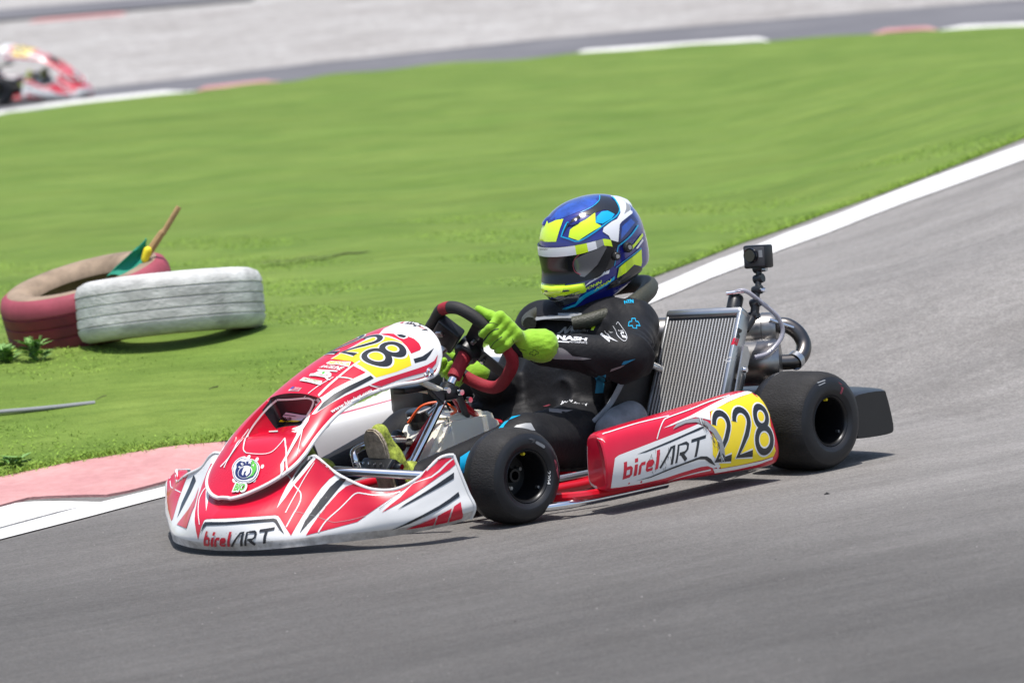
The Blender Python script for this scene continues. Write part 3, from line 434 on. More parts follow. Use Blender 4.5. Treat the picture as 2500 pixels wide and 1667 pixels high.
('front_panel','P','white',[-20,-25.5,508.6,25.4,1.1,518.4,46.7,5.6,521.4,75.5,17.9,523.6,82.4,3.3,524.5,106.7,6.9,523.3,95.6,-26.2,522.4,101.5,-41.3,519.4,99.5,-57.3,515.2,101,-69.6,510.5,104.2,-80,505.7,103.7,-96.6,495.7,103.2,-113.1,485.8,101.7,-124,475.5,102.3,-132.9,465,100,-139.6,451.2,98.3,-142.5,437.2,87.6,-147,422.8,76.3,-149.1,415.2,65.2,-151,407.6,42.1,-153.5,397.6,16.5,-153.4,391.5,-1.1,-152.8,389.7,-18.9,-152.4,388,-36.8,-151.8,387.3,-54.7,-151.2,386.5,-72.5,-150.6,385.8,-89.2,-151.9,385.3,-104.1,-151.4,384.6,-117.7,-149.5,383.7,-132.8,-149.2,383,-147.8,-148.9,382.3,-165.8,-147,387.1,-182.8,-144,391.7,-200,-143.2,389,-216.8,-142.1,386.3,-229.9,-141.4,383.5,-242.8,-140.4,380.8,-255.6,-139.4,378,-268.2,-138.2,375.2,-281.2,-137.3,371.5,-293.9,-136,367.8,-306.1,-134.3,364,-317.9,-132.1,360.1,-330.7,-130.1,354.9,-343.1,-127.7,349.7,-355.1,-124.9,344.4,-366.6,-121.7,339,-373.1,-114.2,337.8,-306.1,-51.9,347.5,-311.9,-69.9,357.7,-318.3,-88.7,368.1,-316.5,-98.4,377.1,-304.5,-101.6,382.8,-292,-104.3,388.4,-279.1,-106.4,394,-267.7,-109.6,397.8,-255.8,-112.2,401.6,-243.5,-114.6,405.4,-231,-116.6,409.1,-218.2,-118.3,412.8,-202.9,-120.3,416.8,-187.2,-121.8,420.7,-171,-122.9,424.6,-176.7,-113.1,431.4,-180.7,-101.5,437.9,-183,-88,444.2,-159.2,-86.8,453.1,-169.5,-69.4,456.6,-174.1,-58.7,458.1,-177.8,-46.9,459.5,-181.1,-33.3,460.4,-182.9,-18,461.2,-183,-0.8,461.8,-171.4,-4.4,466.4,-159.2,-7.4,471,-146.6,-10.1,475.6,-130.2,-13.5,481.1,-113,-16.2,486.6,-100,-17.4,490.4,-86.6,-18.1,494.2,-72.4,-18.1,497.9,-53.3,-18.7,502.4,-33.1,-18.3,506.7]),
('front_panel','P','yellow',[-182.8,-6.4,461.8,-172.2,-9.1,466,-161.3,-11.5,470.1,-150,-13.4,474.2,-134.7,-18,479.3,-118.6,-21.8,484.3,-105.4,-22.8,488.3,-91.7,-23.3,492.3,-77.4,-23.1,496.2,-65.5,-25.4,498.9,-53.1,-27.1,501.5,-40.3,-28.4,504,-25.8,-42.1,504.3,-17.4,-61.6,500,-9.7,-81.3,492.1,-3.2,-93.8,485.4,-6.7,-106.2,475.1,-8.4,-116.7,464.6,-12.3,-130,447.2,-16.9,-136.5,435.9,-20.5,-142,424.4,-34.9,-142.1,422,-49.2,-142.3,419.6,-63.5,-142.5,417.2,-77.8,-142.6,414.8,-92.8,-142,413.6,-107.7,-141.5,412.3,-122.5,-140.8,411,-137.2,-140.1,409.7,-151.8,-139.2,408.4,-157.3,-133.2,416.5,-161.5,-125.7,424.4,-166.7,-115.1,432.9,-169.8,-102.2,441.1,-173.6,-84.3,449.3,-172.3,-72.2,454.6,-176.9,-61.4,456.3,-180.5,-49.6,457.8,-182.6,-36.7,459.3,-183.5,-22.4,460.7]),
('front_panel','P','red',[-17.9,-28.6,508.5,-2.2,-41.1,509.1,8.4,-58.4,505.8,5.1,-72.6,499.3,10.4,-86.3,492.7,28.9,-82.2,498.2,34,-90.7,493.7,39.8,-98.4,489.1,42.6,-114,475.9,39.1,-123.4,464.7,31.5,-126.3,459.7,14.7,-126.2,457,-2.1,-126.1,454.3,-1.7,-118.2,464,-0.1,-109.1,473.5,-1.4,-100,481.1,-1.5,-89.6,488.6,-6.5,-72.8,497.1,-12.2,-53.7,503.7,-20.3,-36.6,506.6]),
('front_panel','P','white',[7.1,-51.4,508,20.8,-57.3,508.3,31,-69.3,505.1,32.2,-81.7,499,26.6,-88.3,494.1,11.2,-88.3,491.6,4,-79,495.8,4.5,-66.3,502]),
('front_panel','P','black',[7.7,-64.6,503.3,20,-69.1,503.5,25.9,-79.6,499.2,25.1,-84.4,496.3,14.3,-85.3,494,6.5,-76.6,497.5]),
('front_panel','P','black',[-4.3,-135.1,440.3,11.8,-135.8,441.7,27.8,-136.6,443.2,49.4,-135.2,449.5,64.4,-133.3,454.6,80.2,-130.6,459.7,56.7,-138.5,444.6,34.5,-142.7,432.4,14.4,-141.7,430.7,-5.7,-140.9,428.9]),
('front_panel','P','red',[82.7,-140,441,60.9,-146.4,427.1,33.7,-147.7,419.6,15.8,-147.2,417.1,-2.2,-146.9,414.6,-22.7,-146.5,412.5,-43.3,-146.1,410.4,-60.6,-145.8,408.7,-77.9,-145.5,406.9,-95.1,-145.2,405.2,-110.5,-144.9,403.5,-125.9,-144.5,401.8,-141.1,-144.1,400.2,-160.6,-144.1,396.5,-179.8,-143.9,392.7,-162.8,-146.8,388.4,-144.7,-148.7,383.9,-126.8,-148.8,386.5,-108.8,-148.9,389.1,-89.4,-149,392,-70,-149.1,395,-55.6,-149.5,396.1,-41.1,-149.9,397.3,-26.6,-150.2,398.4,-12.2,-150.6,399.4,2.3,-151,400.4,16.6,-151.6,401.4,30.8,-151.7,404.8,45.2,-151.6,408.2,64.8,-148.6,419.7,73.2,-144.8,430.4]),
('front_panel','P','black',[-165,-132.5,415.4,-160.5,-138.3,408,-177.9,-138.5,403.5,-195.1,-138.4,399,-211.9,-138,394.5,-225.3,-137.4,391,-238.5,-136.7,387.6,-251.5,-135.7,384.1,-264.3,-134.7,380.6,-277.8,-134.2,376,-291,-133.4,371.3,-303.9,-132.2,366.6,-316.3,-130.7,361.8,-327.8,-128.8,357.2,-339,-126.6,352.5,-349.8,-124,347.8,-360.3,-121.1,343,-344.7,-118.5,353.2,-328.9,-115.8,363.3,-316.3,-117.3,369.5,-303.4,-118.5,375.7,-290,-119.4,381.8,-278.4,-121.7,385.7,-266.3,-123.6,389.6,-253.9,-125.2,393.4,-241.3,-126.6,397.2,-229,-128.3,400.2,-216.5,-129.7,403.2,-203.8,-130.9,406.2,-191.1,-131.7,409.3,-178.2,-132.2,412.3]),
('front_panel','P','white',[-156.4,-85.5,454.6,-167.9,-85.1,450.9,-179.2,-84.5,447.2,-192.2,-84.2,442.5,-208,-84.4,436,-225.2,-84.6,428.5,-241.4,-84.6,421.2,-255.4,-84.1,414.7,-268.8,-83.5,408.3,-283,-83,401.1,-298.7,-82.7,392.3,-315.1,-82.5,382.7,-317.4,-66.8,371,-315.9,-70.9,366.8,-317.4,-90.5,379.1,-300.9,-90.3,388.8,-285.1,-90.1,397.6,-271,-90.3,404.9,-257.6,-90.6,411.3,-243.4,-90.7,417.9,-227,-90.4,425.4,-209.8,-89.9,432.9,-194.1,-89.4,439.4,-181.2,-89.4,444.2,-169.9,-89.8,448,-158.2,-89.9,451.9]),
('front_panel','P','white',[-246.1,-85.7,418.6,-241.6,-92.5,418,-236.8,-98.8,417.2,-232.2,-104.8,416.1,-228.1,-110.7,414.3,-224,-116.4,412,-219.4,-121.6,409.7,-216.7,-120,412,-221.2,-114.7,414.3,-225.2,-108.8,416.6,-229.4,-102.6,418.4,-234.1,-96.3,419.6,-238.8,-89.9,420.3,-243.1,-83,421]),
('front_panel','P','white',[-317.5,-31,375.7,-320,-51.9,385.6,-307,-55.7,393.2,-293.6,-60.3,400.5,-279.5,-66.2,407.4,-264.3,-72.3,414,-248.2,-77.4,420.4,-247,-75,421.8,-263,-69.8,415.3,-278.1,-63.6,408.7,-292.3,-57.6,401.8,-305.7,-52.9,394.4,-318.7,-49.1,386.7,-318.1,-30.3,377.1]),
('front_panel','P','white',[-186.8,-143.5,392,-177.6,-146,387.9,-167.7,-147.8,383.7,-158,-150,379.4,-150.6,-155,375.3,-131.9,-149,371.6,-126.1,-152.6,372.9,-125,-153.2,373.1,-135.4,-153.2,372.4,-148.8,-154.6,377.5,-155.4,-148.8,381.5,-165.9,-147.4,385.9,-175.6,-145.3,390.1,-184.7,-142.7,394.2]),
('front_panel','T','white',[-334.2,-149.9,335.7,-182.2,-153.2,374.4,-180.6,-147,384,-332.8,-142.6,344.6],'www.birelart.com',0.1,0.035),
('front_panel','D','x',[-160,66,480,-160,-130,480,-42,-130,540,-42,66,540],'228'),
('front_panel','W','red',[74,105,560,74,-98,560,104,-108,570,104,95,570]),
('front_panel','P','white',[-204.3,-5,452.5,-194,-11.9,456.9,-192.7,-26.6,456.4,-190,-39.9,455.8,-186.3,-52,455,-181.5,-62.9,454.1,-175.8,-72.8,453.1,-195.7,-83.8,441.2,-200.5,-67.9,445,-203.2,-49.5,448.4,-206.9,-33.4,449.4,-208.7,-15.2,450.2]),
('front_panel','T','yellow',[-207.8,-14.3,450.7,-192.9,-81.1,443.4,-181.2,-75.2,450.2,-196.9,-11.9,455.6],'MEXICA',0.2,0.02),
('front_panel','T','white',[-226.1,1.8,442.4,-219.1,-76.3,434.3,-202.7,-76.9,441.1,-215.2,-4.5,447.6],'RACELINE',0.25,0.03),
('front_panel','P','white',[-234.1,-3.3,438.5,-234,-18.8,438,-232.7,-33,437.4,-230.4,-46,436.6,-227.3,-58,435.7,-223.2,-69.1,434.7,-228.6,-71.6,431.5,-232.6,-60.4,432.7,-235.6,-48.3,433.7,-237.7,-35.1,434.7,-238.8,-20.8,435.5,-238.8,-5.2,436.1]),
('front_panel','P','white',[-251.1,-6,429.7,-241.4,-13.6,434.5,-238.1,-27.5,435.2,-233.9,-40.4,435.8,-241,-62.8,428,-250.4,-70.6,421.4,-259,-65.1,418.5,-261,-78.1,414,-265.6,-71.5,413.5,-259.7,-54.5,420.5,-260.7,-38.6,422.4,-260.5,-21.2,424.2,-261.8,3.4,424.1,-252.8,6.7,428.8]),
('front_panel','P','green_sticker',[-243.9,-30.5,432,-238.1,-36.1,434.3,-247.6,-42.6,428.7,-252,-37,427.2]),
('front_panel','P','red',[-254.8,-26.7,426.8,-255.8,-35.5,425.4,-256.4,-44,423.9,-255.8,-50.7,423.2,-253.4,-54.6,423.7,-250,-56.9,424.9,-246.7,-59,426.1,-245.4,-57,427.2,-248.7,-54.8,426,-251.9,-52.7,424.8,-254.1,-49,424.3,-254.6,-42.7,425.1,-254,-34.3,426.5,-252.9,-25.4,427.9]),
('front_panel','P','white',[-279.7,23.2,413.3,-267.3,18.3,420.7,-271.1,-3.8,418.9,-273.3,-24,416.9,-273.9,-42.4,414.8,-273.1,-59.3,412.4,-287.5,-67.7,402.5,-287.8,-52.1,405.3,-287,-35.2,408,-285,-17,410.5,-283.1,2.2,412]),
('front_panel','T','mesh_yellow',[-278.4,8.4,414.7,-281.2,-53.1,409,-273.6,-52.7,413.3,-272,7.7,418.4],'MOTOREX',0.1,0.02),
('front_panel','P','white',[-313.1,36.2,391.7,-299.3,31.1,400.9,-302.4,10,400,-304,-9.4,399,-316.8,-8.4,390.8,-315.8,13,391.4]),
('front_panel','P','blue_light',[-308,35.5,395,-299.3,31.1,400.9,-301.5,18.7,400.3,-309.1,21.2,395.3]),
('front_panel','P','red',[-303.4,21.2,399,-305.1,5.6,398.4,-306.1,-9.1,397.7,-304.6,-7.8,398.7,-303.6,7,399.3,-301.8,22.6,399.9]),
('front_panel','P','red',[-306.9,22.9,396.6,-308.6,6.5,396.2,-309.4,-9,395.6,-307.9,-7.7,396.5,-307,7.9,397.1,-305.3,24.4,397.6]),
('front_panel','P','red',[-310.5,24.6,394.3,-312,7.4,393.9,-312.7,-8.9,393.4,-311.3,-7.5,394.4,-310.5,8.8,394.9,-308.8,26.1,395.2]),
('front_panel','P','red',[-313.9,26.3,392,-315.4,8.3,391.7,-316.1,-8.7,391.3,-314.6,-7.3,392.3,-313.9,9.7,392.7,-312.3,27.9,392.9]),
('front_panel','P','white',[-316.3,80,365.6,-314.9,61.2,366.2,-314.1,41.8,366.9,-313.8,22.1,367.8,-314.2,1,369.3,-315.2,-20.1,371.1,-316.1,-37,372.1,-316.4,-46.9,371.8,-316.3,-52.1,370.9,-315.9,-55.8,369.4,-315.5,-59,368,-315,-60.1,366.8,-313.9,-59.1,364.3,-311.4,-54.4,359.2,-307.9,-46.5,352.3,-304.1,-36.5,344.4,-300.2,-24.7,335.6,-296.6,-11.4,325.8,-293,1.8,316,-389.4,-110,328.5,-379.1,-107.9,336,-299.5,-29.6,333.1,-303.3,-41.7,342.2,-307.5,-52.2,350.5,-311.3,-60.8,357.9,-314.4,-66.7,364.2,-316.7,-68.5,369.1,-317.9,-66.3,372.2,-318.4,-62.3,374.1,-318.8,-57.8,375.8,-318.9,-51.2,377,-318.5,-40.1,377.2,-317.5,-22.7,376.2,-316.5,-1.4,374.5,-316,19.6,372.9,-316.2,39.2,372,-316.9,58.6,371.4,-318.2,77.5,370.8]),
('front_panel','P','white',[-318.2,80.9,369.8,-318.1,94.4,362.8,-325.5,99.9,356.8,-337.3,101,350,-350.7,102.1,340.9,-364.6,103.2,330.5,-376.8,104,321.1,-386.3,104.4,313.5,-394.3,104.4,306.8,-401.7,104.2,300,-409.3,103.6,292.8,-416.8,102.2,285.7,-424.7,99.3,278.8,-460.7,63.2,276.6,-476.3,49,271.5,-485.2,41.3,266.4,-490.8,36.5,262.3,-495,32.2,258.9,-498.8,27.1,255.9,-502,21.1,253.4,-504.2,15,251.5,-506.3,9.3,249.8,-504.6,8.6,251.3,-502.4,14.3,253.2,-500.3,19.6,254.9,-497.9,24.1,256.9,-494.9,27.8,259.2,-491.3,31.3,262.2,-486.1,35.4,266.1,-478,42.1,271.1,-464.6,53.6,276.3,-439.1,77.8,279.9,-413.5,100.7,283.5,-405.7,102.4,290.4,-398,103.2,297.3,-390.5,103.4,303.8,-382.6,103.4,310.3,-373,103.1,317.6,-360.7,102.4,326.9,-346.8,101.3,337,-333.6,100.1,345.8,-322.1,98.9,352.2,-315.2,93.1,358,-315.9,78.8,365]),
('front_panel','P','white',[-506.3,10.1,249.8,-507.1,-2.2,249.2,-507.7,-14.3,248.5,-507.7,-26.6,248,-507.1,-39.9,247.7,-505.8,-53.3,247.7,-503.7,-64.4,248.3,-501.1,-72.3,249.4,-497.9,-78.2,251.2,-493.9,-82.9,253.8,-488.8,-86.2,257.5,-482.2,-87.8,262,-474.2,-87.7,266.7,-464.1,-85.4,271.7,-451.2,-80.2,276.7,-435.9,-72.2,281.3,-434.4,-68.7,282.1,-450.1,-77.2,277.5,-463.2,-82.7,272.5,-473.5,-85.2,267.7,-481.5,-85.3,263,-488,-83.9,258.6,-493,-80.7,255,-496.8,-76.2,252.5,-499.8,-70.5,250.8,-502.3,-62.8,249.7,-504.4,-51.9,249.2,-505.6,-38.6,249.2,-506.2,-25.2,249.4,-506.2,-13,249.9,-505.5,-1,250.6,-504.7,11.4,251.2]),
('front_panel','P','white',[-318,30.6,297.9,-328.1,19.7,296,-340.5,8.7,294.1,-330.5,25,288.5,-334.9,27.4,285.2,-339.1,31.8,282.1,-342.9,38,279.2,-346,45.7,276.9,-348.4,54.5,275.1,-349.9,64,274,-350.3,73.7,273.6,-349.8,83.1,274,-348.3,91.7,275.1,-346,99.1,276.9,-342.8,105,279.3,-352.4,93.9,284.3,-334.7,110.9,285.3,-330.3,110.6,288.7,-325.8,108.2,292,-321.6,103.8,295.2,-317.8,97.5,298,-314.7,89.8,300.4,-312.3,80.9,302.2,-310.9,71.4,303.2,-310.4,61.7,303.6,-310.9,52.4,303.2,-312.4,43.8,302.1,-310.1,41.6,299.5]),
('front_panel','P','helmet_black',[-319.5,32.4,297.3,-328.7,22.5,295.8,-339.9,12.7,294.1,-330.5,28,289.1,-334.5,30.5,286.1,-338.3,34.7,283.3,-341.8,40.6,280.7,-344.7,47.8,278.5,-346.9,56,276.8,-348.3,64.7,275.7,-348.9,73.6,275.3,-348.6,82.1,275.6,-347.4,89.9,276.5,-345.3,96.5,278,-342.6,101.7,280.1,-349.6,93.5,284.2,-335.5,106.6,285.4,-331.5,106.1,288.3,-327.6,103.7,291.3,-323.7,99.4,294.2,-320.3,93.4,296.8,-317.4,86.2,299,-315.2,78,300.6,-313.7,69.2,301.7,-313.2,60.4,302.1,-313.5,51.8,301.9,-314.7,44.1,300.9,-312.2,42.6,298.7]),
('front_panel','T','white',[-406,-29,288.8,-325,94.2,294.6,-309,93,300.9,-357.5,4.1,292.3],'E',0,0.04),
('front_panel','P','white',[-402.1,27.9,289.1,-400.2,12.2,289.7,-396.4,-1.2,290.1,-379.1,17.8,290.7,-379.9,34.7,289.9,-373.8,59.3,288]),
('front_panel','P','lilac',[-300.8,64,332.9,-299.5,50.1,331.3,-298.4,36,329.7,-297.5,21.6,328.1,-296.8,7.1,326.5,-305.9,-18.3,326.5,-292.6,6.4,315,-298,10.5,306.4,-295.6,30.3,306.8,-291.7,51.8,307,-292.1,68.7,307.8,-323.3,51.2,313.4,-322.5,69.5,314,-298,82,321.4]),
('front_panel','P','yellow',[-301.2,93.2,310.7,-293.7,84.3,308.8,-292.1,68.7,307.8,-291.7,51.8,307,-295.6,30.3,306.8,-294.6,14.2,305.9,-299.4,21.8,302.3,-302.1,35,303.2,-297.8,56,303,-291.1,79.8,302.5,-295.4,91.2,303.7,-307.8,93.7,306.1]),
('front_panel','T','black',[-297.3,92.1,311,-291.7,54.1,308.9,-294.7,49.7,317.8,-297.4,85.6,318.8],'FNB',0.2,0.02),
('front_panel','P','black',[-298.8,72.7,325.6,-297.4,59,324.2,-296.3,45.1,322.8,-295.3,31,321.5,-295.9,29.8,323.3,-296.9,43.9,324.6,-298,57.8,326,-299.3,71.5,327.4]),
('front_panel','P','white',[-373.6,-111.6,334.7,-392.2,-121.3,320.8,-403.8,-122.8,312.1,-415.4,-124.4,303.4,-428,-127.2,294.9,-438.4,-128.6,286.3,-448.6,-129.8,277.6,-458.3,-130.6,268.9,-468.3,-131.6,260.3,-477.5,-132.5,252.1,-486.7,-133.4,243.9,-495.7,-134,235.8,-504.7,-134.5,227.4,-525.3,-148,220.9,-536.1,-150.6,212.9,-546.8,-153.1,204.8,-557.6,-155.6,196.7,-545,-149.8,206.2,-532.4,-143.9,215.6,-511.7,-129.1,223.7,-503,-128.7,231.9,-494,-128.1,240.1,-484.9,-127.4,248.3,-476,-125.7,256.5,-467,-123.9,264.7,-457.9,-122,272.8,-449,-120.3,281,-437.7,-118.6,290.5,-421,-110.8,299.2,-408.6,-107.8,308.5,-395.2,-105.1,318.5,-381.8,-102.4,328.6]),
('front_panel','P','white',[-439.9,-71,280.8,-453.9,-88.1,274.4,-468.1,-105.3,268.1,-475.9,-114.6,260.8,-481.9,-120.7,253.6,-488,-126.1,246.2,-494.5,-131.9,237.9,-501.2,-138.4,228.1,-507.4,-144.4,217.4,-514.9,-151.9,206.9,-512.2,-154.4,206.8,-504.8,-147.1,217.3,-499,-141.6,228,-492.6,-135.4,237.7,-486.4,-129.8,246,-480.3,-124.5,253.4,-474.1,-118.3,261,-467.6,-110.4,268.7,-450.9,-90.3,274.7,-436.5,-72.9,281.1]),
('front_panel','P','white',[-417,-121.5,305.4,-423.8,-125.9,298.7,-430.3,-130.1,291.9,-437.2,-134.2,284.7,-444.9,-138.4,276.4,-452.8,-142.2,267.6,-459.6,-145.4,259.5,-465.2,-148.2,252.7,-470.1,-150.6,246.5,-474.7,-152.8,240.4,-474.2,-153.3,240.2,-469.5,-151.4,246.3,-464.6,-149.2,252.4,-459,-146.6,259.1,-452.2,-143.9,267.2,-444.3,-140.3,275.9,-436.5,-136.5,284.1,-429.6,-132.6,291.4,-423,-128.7,298.1,-416.2,-124.6,304.8]),
('front_panel','P','white',[-409.1,105.4,300.7,-421.6,104.8,290.5,-435.1,103,280.6,-462.2,85.9,272.3,-486,72.6,262.1,-500.9,69.4,250,-513.1,69,239.2,-521.9,72,230.6,-528.8,77.1,223.3,-535.4,82.5,215.9,-537.7,77.3,214.5,-531.1,71.9,221.9,-524.2,66.8,229.3,-515.2,63.7,238,-502.9,64,249,-488.3,66.8,261.2,-467.9,76.3,271.9,-433.9,101.3,279,-419.7,103.9,288.8,-407,104.7,298.9]),
('front_panel','P','white',[-423.3,100.7,280.9,-457.5,76.3,275.6,-478.2,67,268.2,-490.2,66.6,259.7,-500,67.3,251.1,-509.4,67.5,242.8,-518.2,67.2,234.9,-526,66,227.6,-533.3,64.4,220.9,-540.2,63.1,214.1,-541.2,59.5,213.5,-534.3,60.7,220.3,-527.2,62.3,227,-519.5,63.3,234.2,-510.8,63.6,242,-501.5,63.4,250.3,-491.8,62.6,258.9,-480.5,62.3,267.5,-462.4,68.7,275.3,-422.5,99.6,279.6]),
('front_panel','P','white',[-517.9,-20,239,-520.5,-19,236.6,-521.5,-15.7,235.8,-520.5,-11.6,236.8,-517.9,-8,239.3,-514.6,-6.5,242.3,-512,-7.6,244.7,-511,-10.8,245.6,-512,-15,244.6,-514.6,-18.5,242.1]),
('front_panel','P','white',[-519.7,-52.1,235.3,-522.3,-51,232.9,-523.5,-48,232,-522.8,-44.1,233.1,-520.3,-40.8,235.6,-517.2,-39.4,238.7,-514.5,-40.4,241.1,-513.3,-43.5,241.9,-514.1,-47.4,240.9,-516.5,-50.7,238.3]),
('front_panel','P','white',[-532,-84.5,218.8,-534.7,-83.4,216.4,-536,-80.6,215.6,-535.6,-77,216.7,-533.4,-74.1,219.3,-530.5,-73,222.4,-527.8,-74,224.8,-526.5,-76.8,225.6,-527,-80.4,224.5,-529.1,-83.3,221.9]),
('front_panel','P','white',[-544.8,12.7,212.9,-547.7,8.2,209.8,-550.1,6.8,207.3,-551.1,9,206.1,-550.4,14,206.8,-548.1,19.9,209.1,-545.2,24.5,212.1,-542.7,26,214.7,-541.6,23.8,215.8,-542.5,18.7,215.1]),
('front_panel','P','white',[-521.5,0.3,236,-524.6,-4.5,233,-527.3,-6.2,230.5,-528.5,-4.2,229.4,-527.8,0.8,230.1,-525.3,6.9,232.4,-522.1,11.8,235.3,-519.4,13.6,237.9,-518.2,11.5,239,-519,6.4,238.3]),
('front_panel','P','white',[-567.2,-7.2,188.1,-569.9,-11.4,185,-572.1,-12.7,182.4,-573.2,-10.5,181.3,-572.6,-5.7,182,-570.5,0,184.3,-567.9,4.2,187.4,-565.6,5.5,189.9,-564.6,3.3,191.1,-565.2,-1.6,190.4]),
('front_panel','P','white',[-562.9,-82.8,186.5,-565.3,-81.5,184.1,-566.5,-78.5,183.3,-566.1,-75,184.4,-564.1,-72.3,187,-561.5,-71.4,190.1,-559.1,-72.8,192.5,-557.9,-75.8,193.3,-558.3,-79.3,192.3,-560.2,-82,189.7]),
('front_panel','P','white',[-529.2,-65.2,224.8,-533.8,-72.9,219.2,-538.9,-78.6,213.1,-542.5,-79.8,206.4,-550.3,-83.2,200.6,-557.7,-83.7,195.1,-564.1,-81.3,190.3,-569.4,-76.2,186.3,-573.3,-68.6,183.3,-571.5,-54.3,180.9,-572.6,-43.5,180.6,-572.3,-32.1,181.7,-570.5,-20.6,184.1,-567.5,-9.6,187.7,-563.4,0.3,192.4,-558.5,8.5,197.9,-553,14.7,204,-539.3,27.4,208.9,-531.4,30.8,214.8,-524,31.4,220.3,-517.5,29,225.2,-512.1,23.9,229.3,-508.2,16.2,232.2,-506,6.4,233.9,-520.3,-21.8,236.7,-520.8,-33.5,235.7,-522.6,-45,233.2,-525.4,-55.7,229.5]),
('front_panel','P','navy',[-530.5,-63.4,223.8,-534.7,-70.6,218.6,-539.5,-75.9,212.9,-542.8,-76.8,206.7,-550.1,-79.9,201.2,-556.9,-80.3,196.1,-563,-78.1,191.6,-567.9,-73.3,187.8,-571.6,-66.2,185.1,-570,-52.8,182.8,-571,-42.7,182.5,-570.6,-32.1,183.5,-569,-21.3,185.7,-566.3,-11.1,189.1,-562.5,-1.9,193.4,-557.9,5.7,198.6,-552.8,11.4,204.2,-540,23.2,208.8,-532.7,26.4,214.3,-525.8,26.8,219.5,-519.7,24.6,224.1,-514.6,19.8,227.8,-511,12.6,230.6,-522.9,-12.5,234.5,-522.2,-23,234.9,-522.7,-33.9,233.9,-524.3,-44.6,231.6,-526.9,-54.6,228.2]),
('front_panel','P','white',[-531.3,-62.1,223.1,-535.4,-68.9,218.2,-539.9,-73.8,212.9,-544.8,-76.7,207.3,-549.8,-77.4,201.8,-556.2,-77.7,196.9,-562,-75.5,192.6,-566.7,-70.9,189.1,-570.2,-64.2,186.5,-568.8,-51.6,184.3,-569.7,-42,184,-569.5,-31.9,184.8,-568,-21.7,186.9,-565.4,-12.1,190.1,-561.9,-3.5,194.2,-557.6,3.7,199,-552.7,9,204.3,-540.6,20.1,208.7,-533.7,23,213.9,-527.1,23.4,218.8,-521.3,21.2,223.1,-516.6,16.6,226.7,-513.1,9.8,229.3,-524.4,-14.1,233.1,-523.7,-24,233.5,-524.1,-34.2,232.6,-525.6,-44.3,230.5,-528,-53.8,227.2]),
('front_panel','P','navy',[-533.2,-59.3,221.6,-536.7,-65.3,217.3,-540.8,-69.6,212.6,-545.1,-72.1,207.7,-549.6,-72.6,202.9,-555,-72.5,198.5,-560.1,-70.5,194.7,-561.6,-63.2,191.1,-564.4,-56.8,188.6,-566.3,-49.2,187.2,-567.2,-40.7,186.9,-567,-31.7,187.6,-565.8,-22.8,189.4,-563.5,-14.3,192.1,-560.5,-6.8,195.7,-556.7,-0.6,200,-552.5,4,204.6,-548,6.7,209.5,-543.4,7.4,214.4,-529.9,16.4,217.4,-524.7,14.4,221.3,-520.5,10.3,224.4,-529,-9.1,228.8,-527.4,-17,230.2,-526.7,-25.8,230.6,-526.9,-34.8,229.8,-528.2,-43.7,228,-530.3,-52,225.2]),
('front_panel','P','green_sticker',[-521.8,-33.4,234.8,-532,-60.6,222.6,-543.1,-69.5,210.2,-554.9,-68.6,197.7,-562.5,-51.7,191.3,-551.2,-51.3,203.8,-541.9,-45.9,214.2,-532.1,-39.9,224.5]),
('front_panel','P','white',[-541.8,-51.4,213.7,-544.2,-55.4,210.9,-546.9,-58.4,207.7,-549.8,-60.1,204.4,-552.7,-60.5,201.2,-555.6,-59.6,198.2,-558.2,-57.5,195.5,-560.5,-54.2,193.3,-562.2,-49.9,191.7,-563.4,-44.8,190.8,-564,-39.2,190.6,-563.8,-33.2,191.2,-563,-27.3,192.4,-561.5,-21.6,194.3,-559.5,-16.6,196.7,-557,-12.5,199.6,-554.2,-9.5,202.7,-551.3,-7.6,206,-548.3,-7.2,209.2,-545.4,-8.1,212.2,-542.9,-10.3,214.9,-540.7,-13.7,217.1,-539,-18.1,218.7,-537.9,-23.4,219.7,-537.5,-29.1,219.9,-537.7,-35.1,219.3,-538.5,-41,218.1,-539.9,-46.6,216.2]),
('front_panel','P','navy',[-543.4,-49.8,212.3,-545.5,-53.3,209.7,-547.9,-55.9,206.9,-550.5,-57.4,204,-553.1,-57.8,201.1,-555.7,-57,198.4,-558,-55,195.9,-560.1,-52,194,-561.7,-48.1,192.5,-562.7,-43.5,191.7,-563.2,-38.4,191.5,-563.1,-33.1,192,-562.4,-27.7,193.1,-561.1,-22.7,194.7,-559.2,-18.2,196.9,-557,-14.5,199.4,-554.6,-11.8,202.3,-551.9,-10.3,205.2,-549.3,-9.9,208.1,-546.7,-10.7,210.8,-544.4,-12.7,213.3,-542.4,-15.8,215.3,-540.9,-19.9,216.7,-539.9,-24.6,217.6,-539.5,-29.8,217.8,-539.7,-35.1,217.3,-540.4,-40.4,216.2,-541.6,-45.4,214.5]),
('front_panel','P','white',[-551.3,-23.6,205.5,-541.6,-21.2,216,-538.9,-32.6,218.2,-541.9,-45.9,214.2,-551,-52.9,203.9,-559.1,-48.4,195.4,-556,-40.2,199.5,-548.4,-38.3,207.9,-550.8,-31.9,205.7,-559.2,-34.6,196.3,-556.8,-27.1,199.3]),
('front_panel','T','white',[-545.3,-11.9,212.3,-540.7,-11.7,217.1,-538.2,0,219.8,-542.8,-0.2,215],'R',0,0.03),
('front_panel','T','white',[-538.9,-11.6,219,-535.7,-15.9,222.2,-530.9,-5.2,227.1,-534.1,-0.9,223.9],'E',0,0.03),
('front_panel','T','white',[-534.7,-18.1,223.1,-533.1,-25.5,224.4,-527.3,-17.6,230.3,-528.7,-10.2,229.1],'Y',0,0.03),
('front_panel','T','white',[-533.2,-30.3,224,-533.7,-39.6,223,-527.7,-36,229,-527.2,-26.6,230],'M',0,0.03),
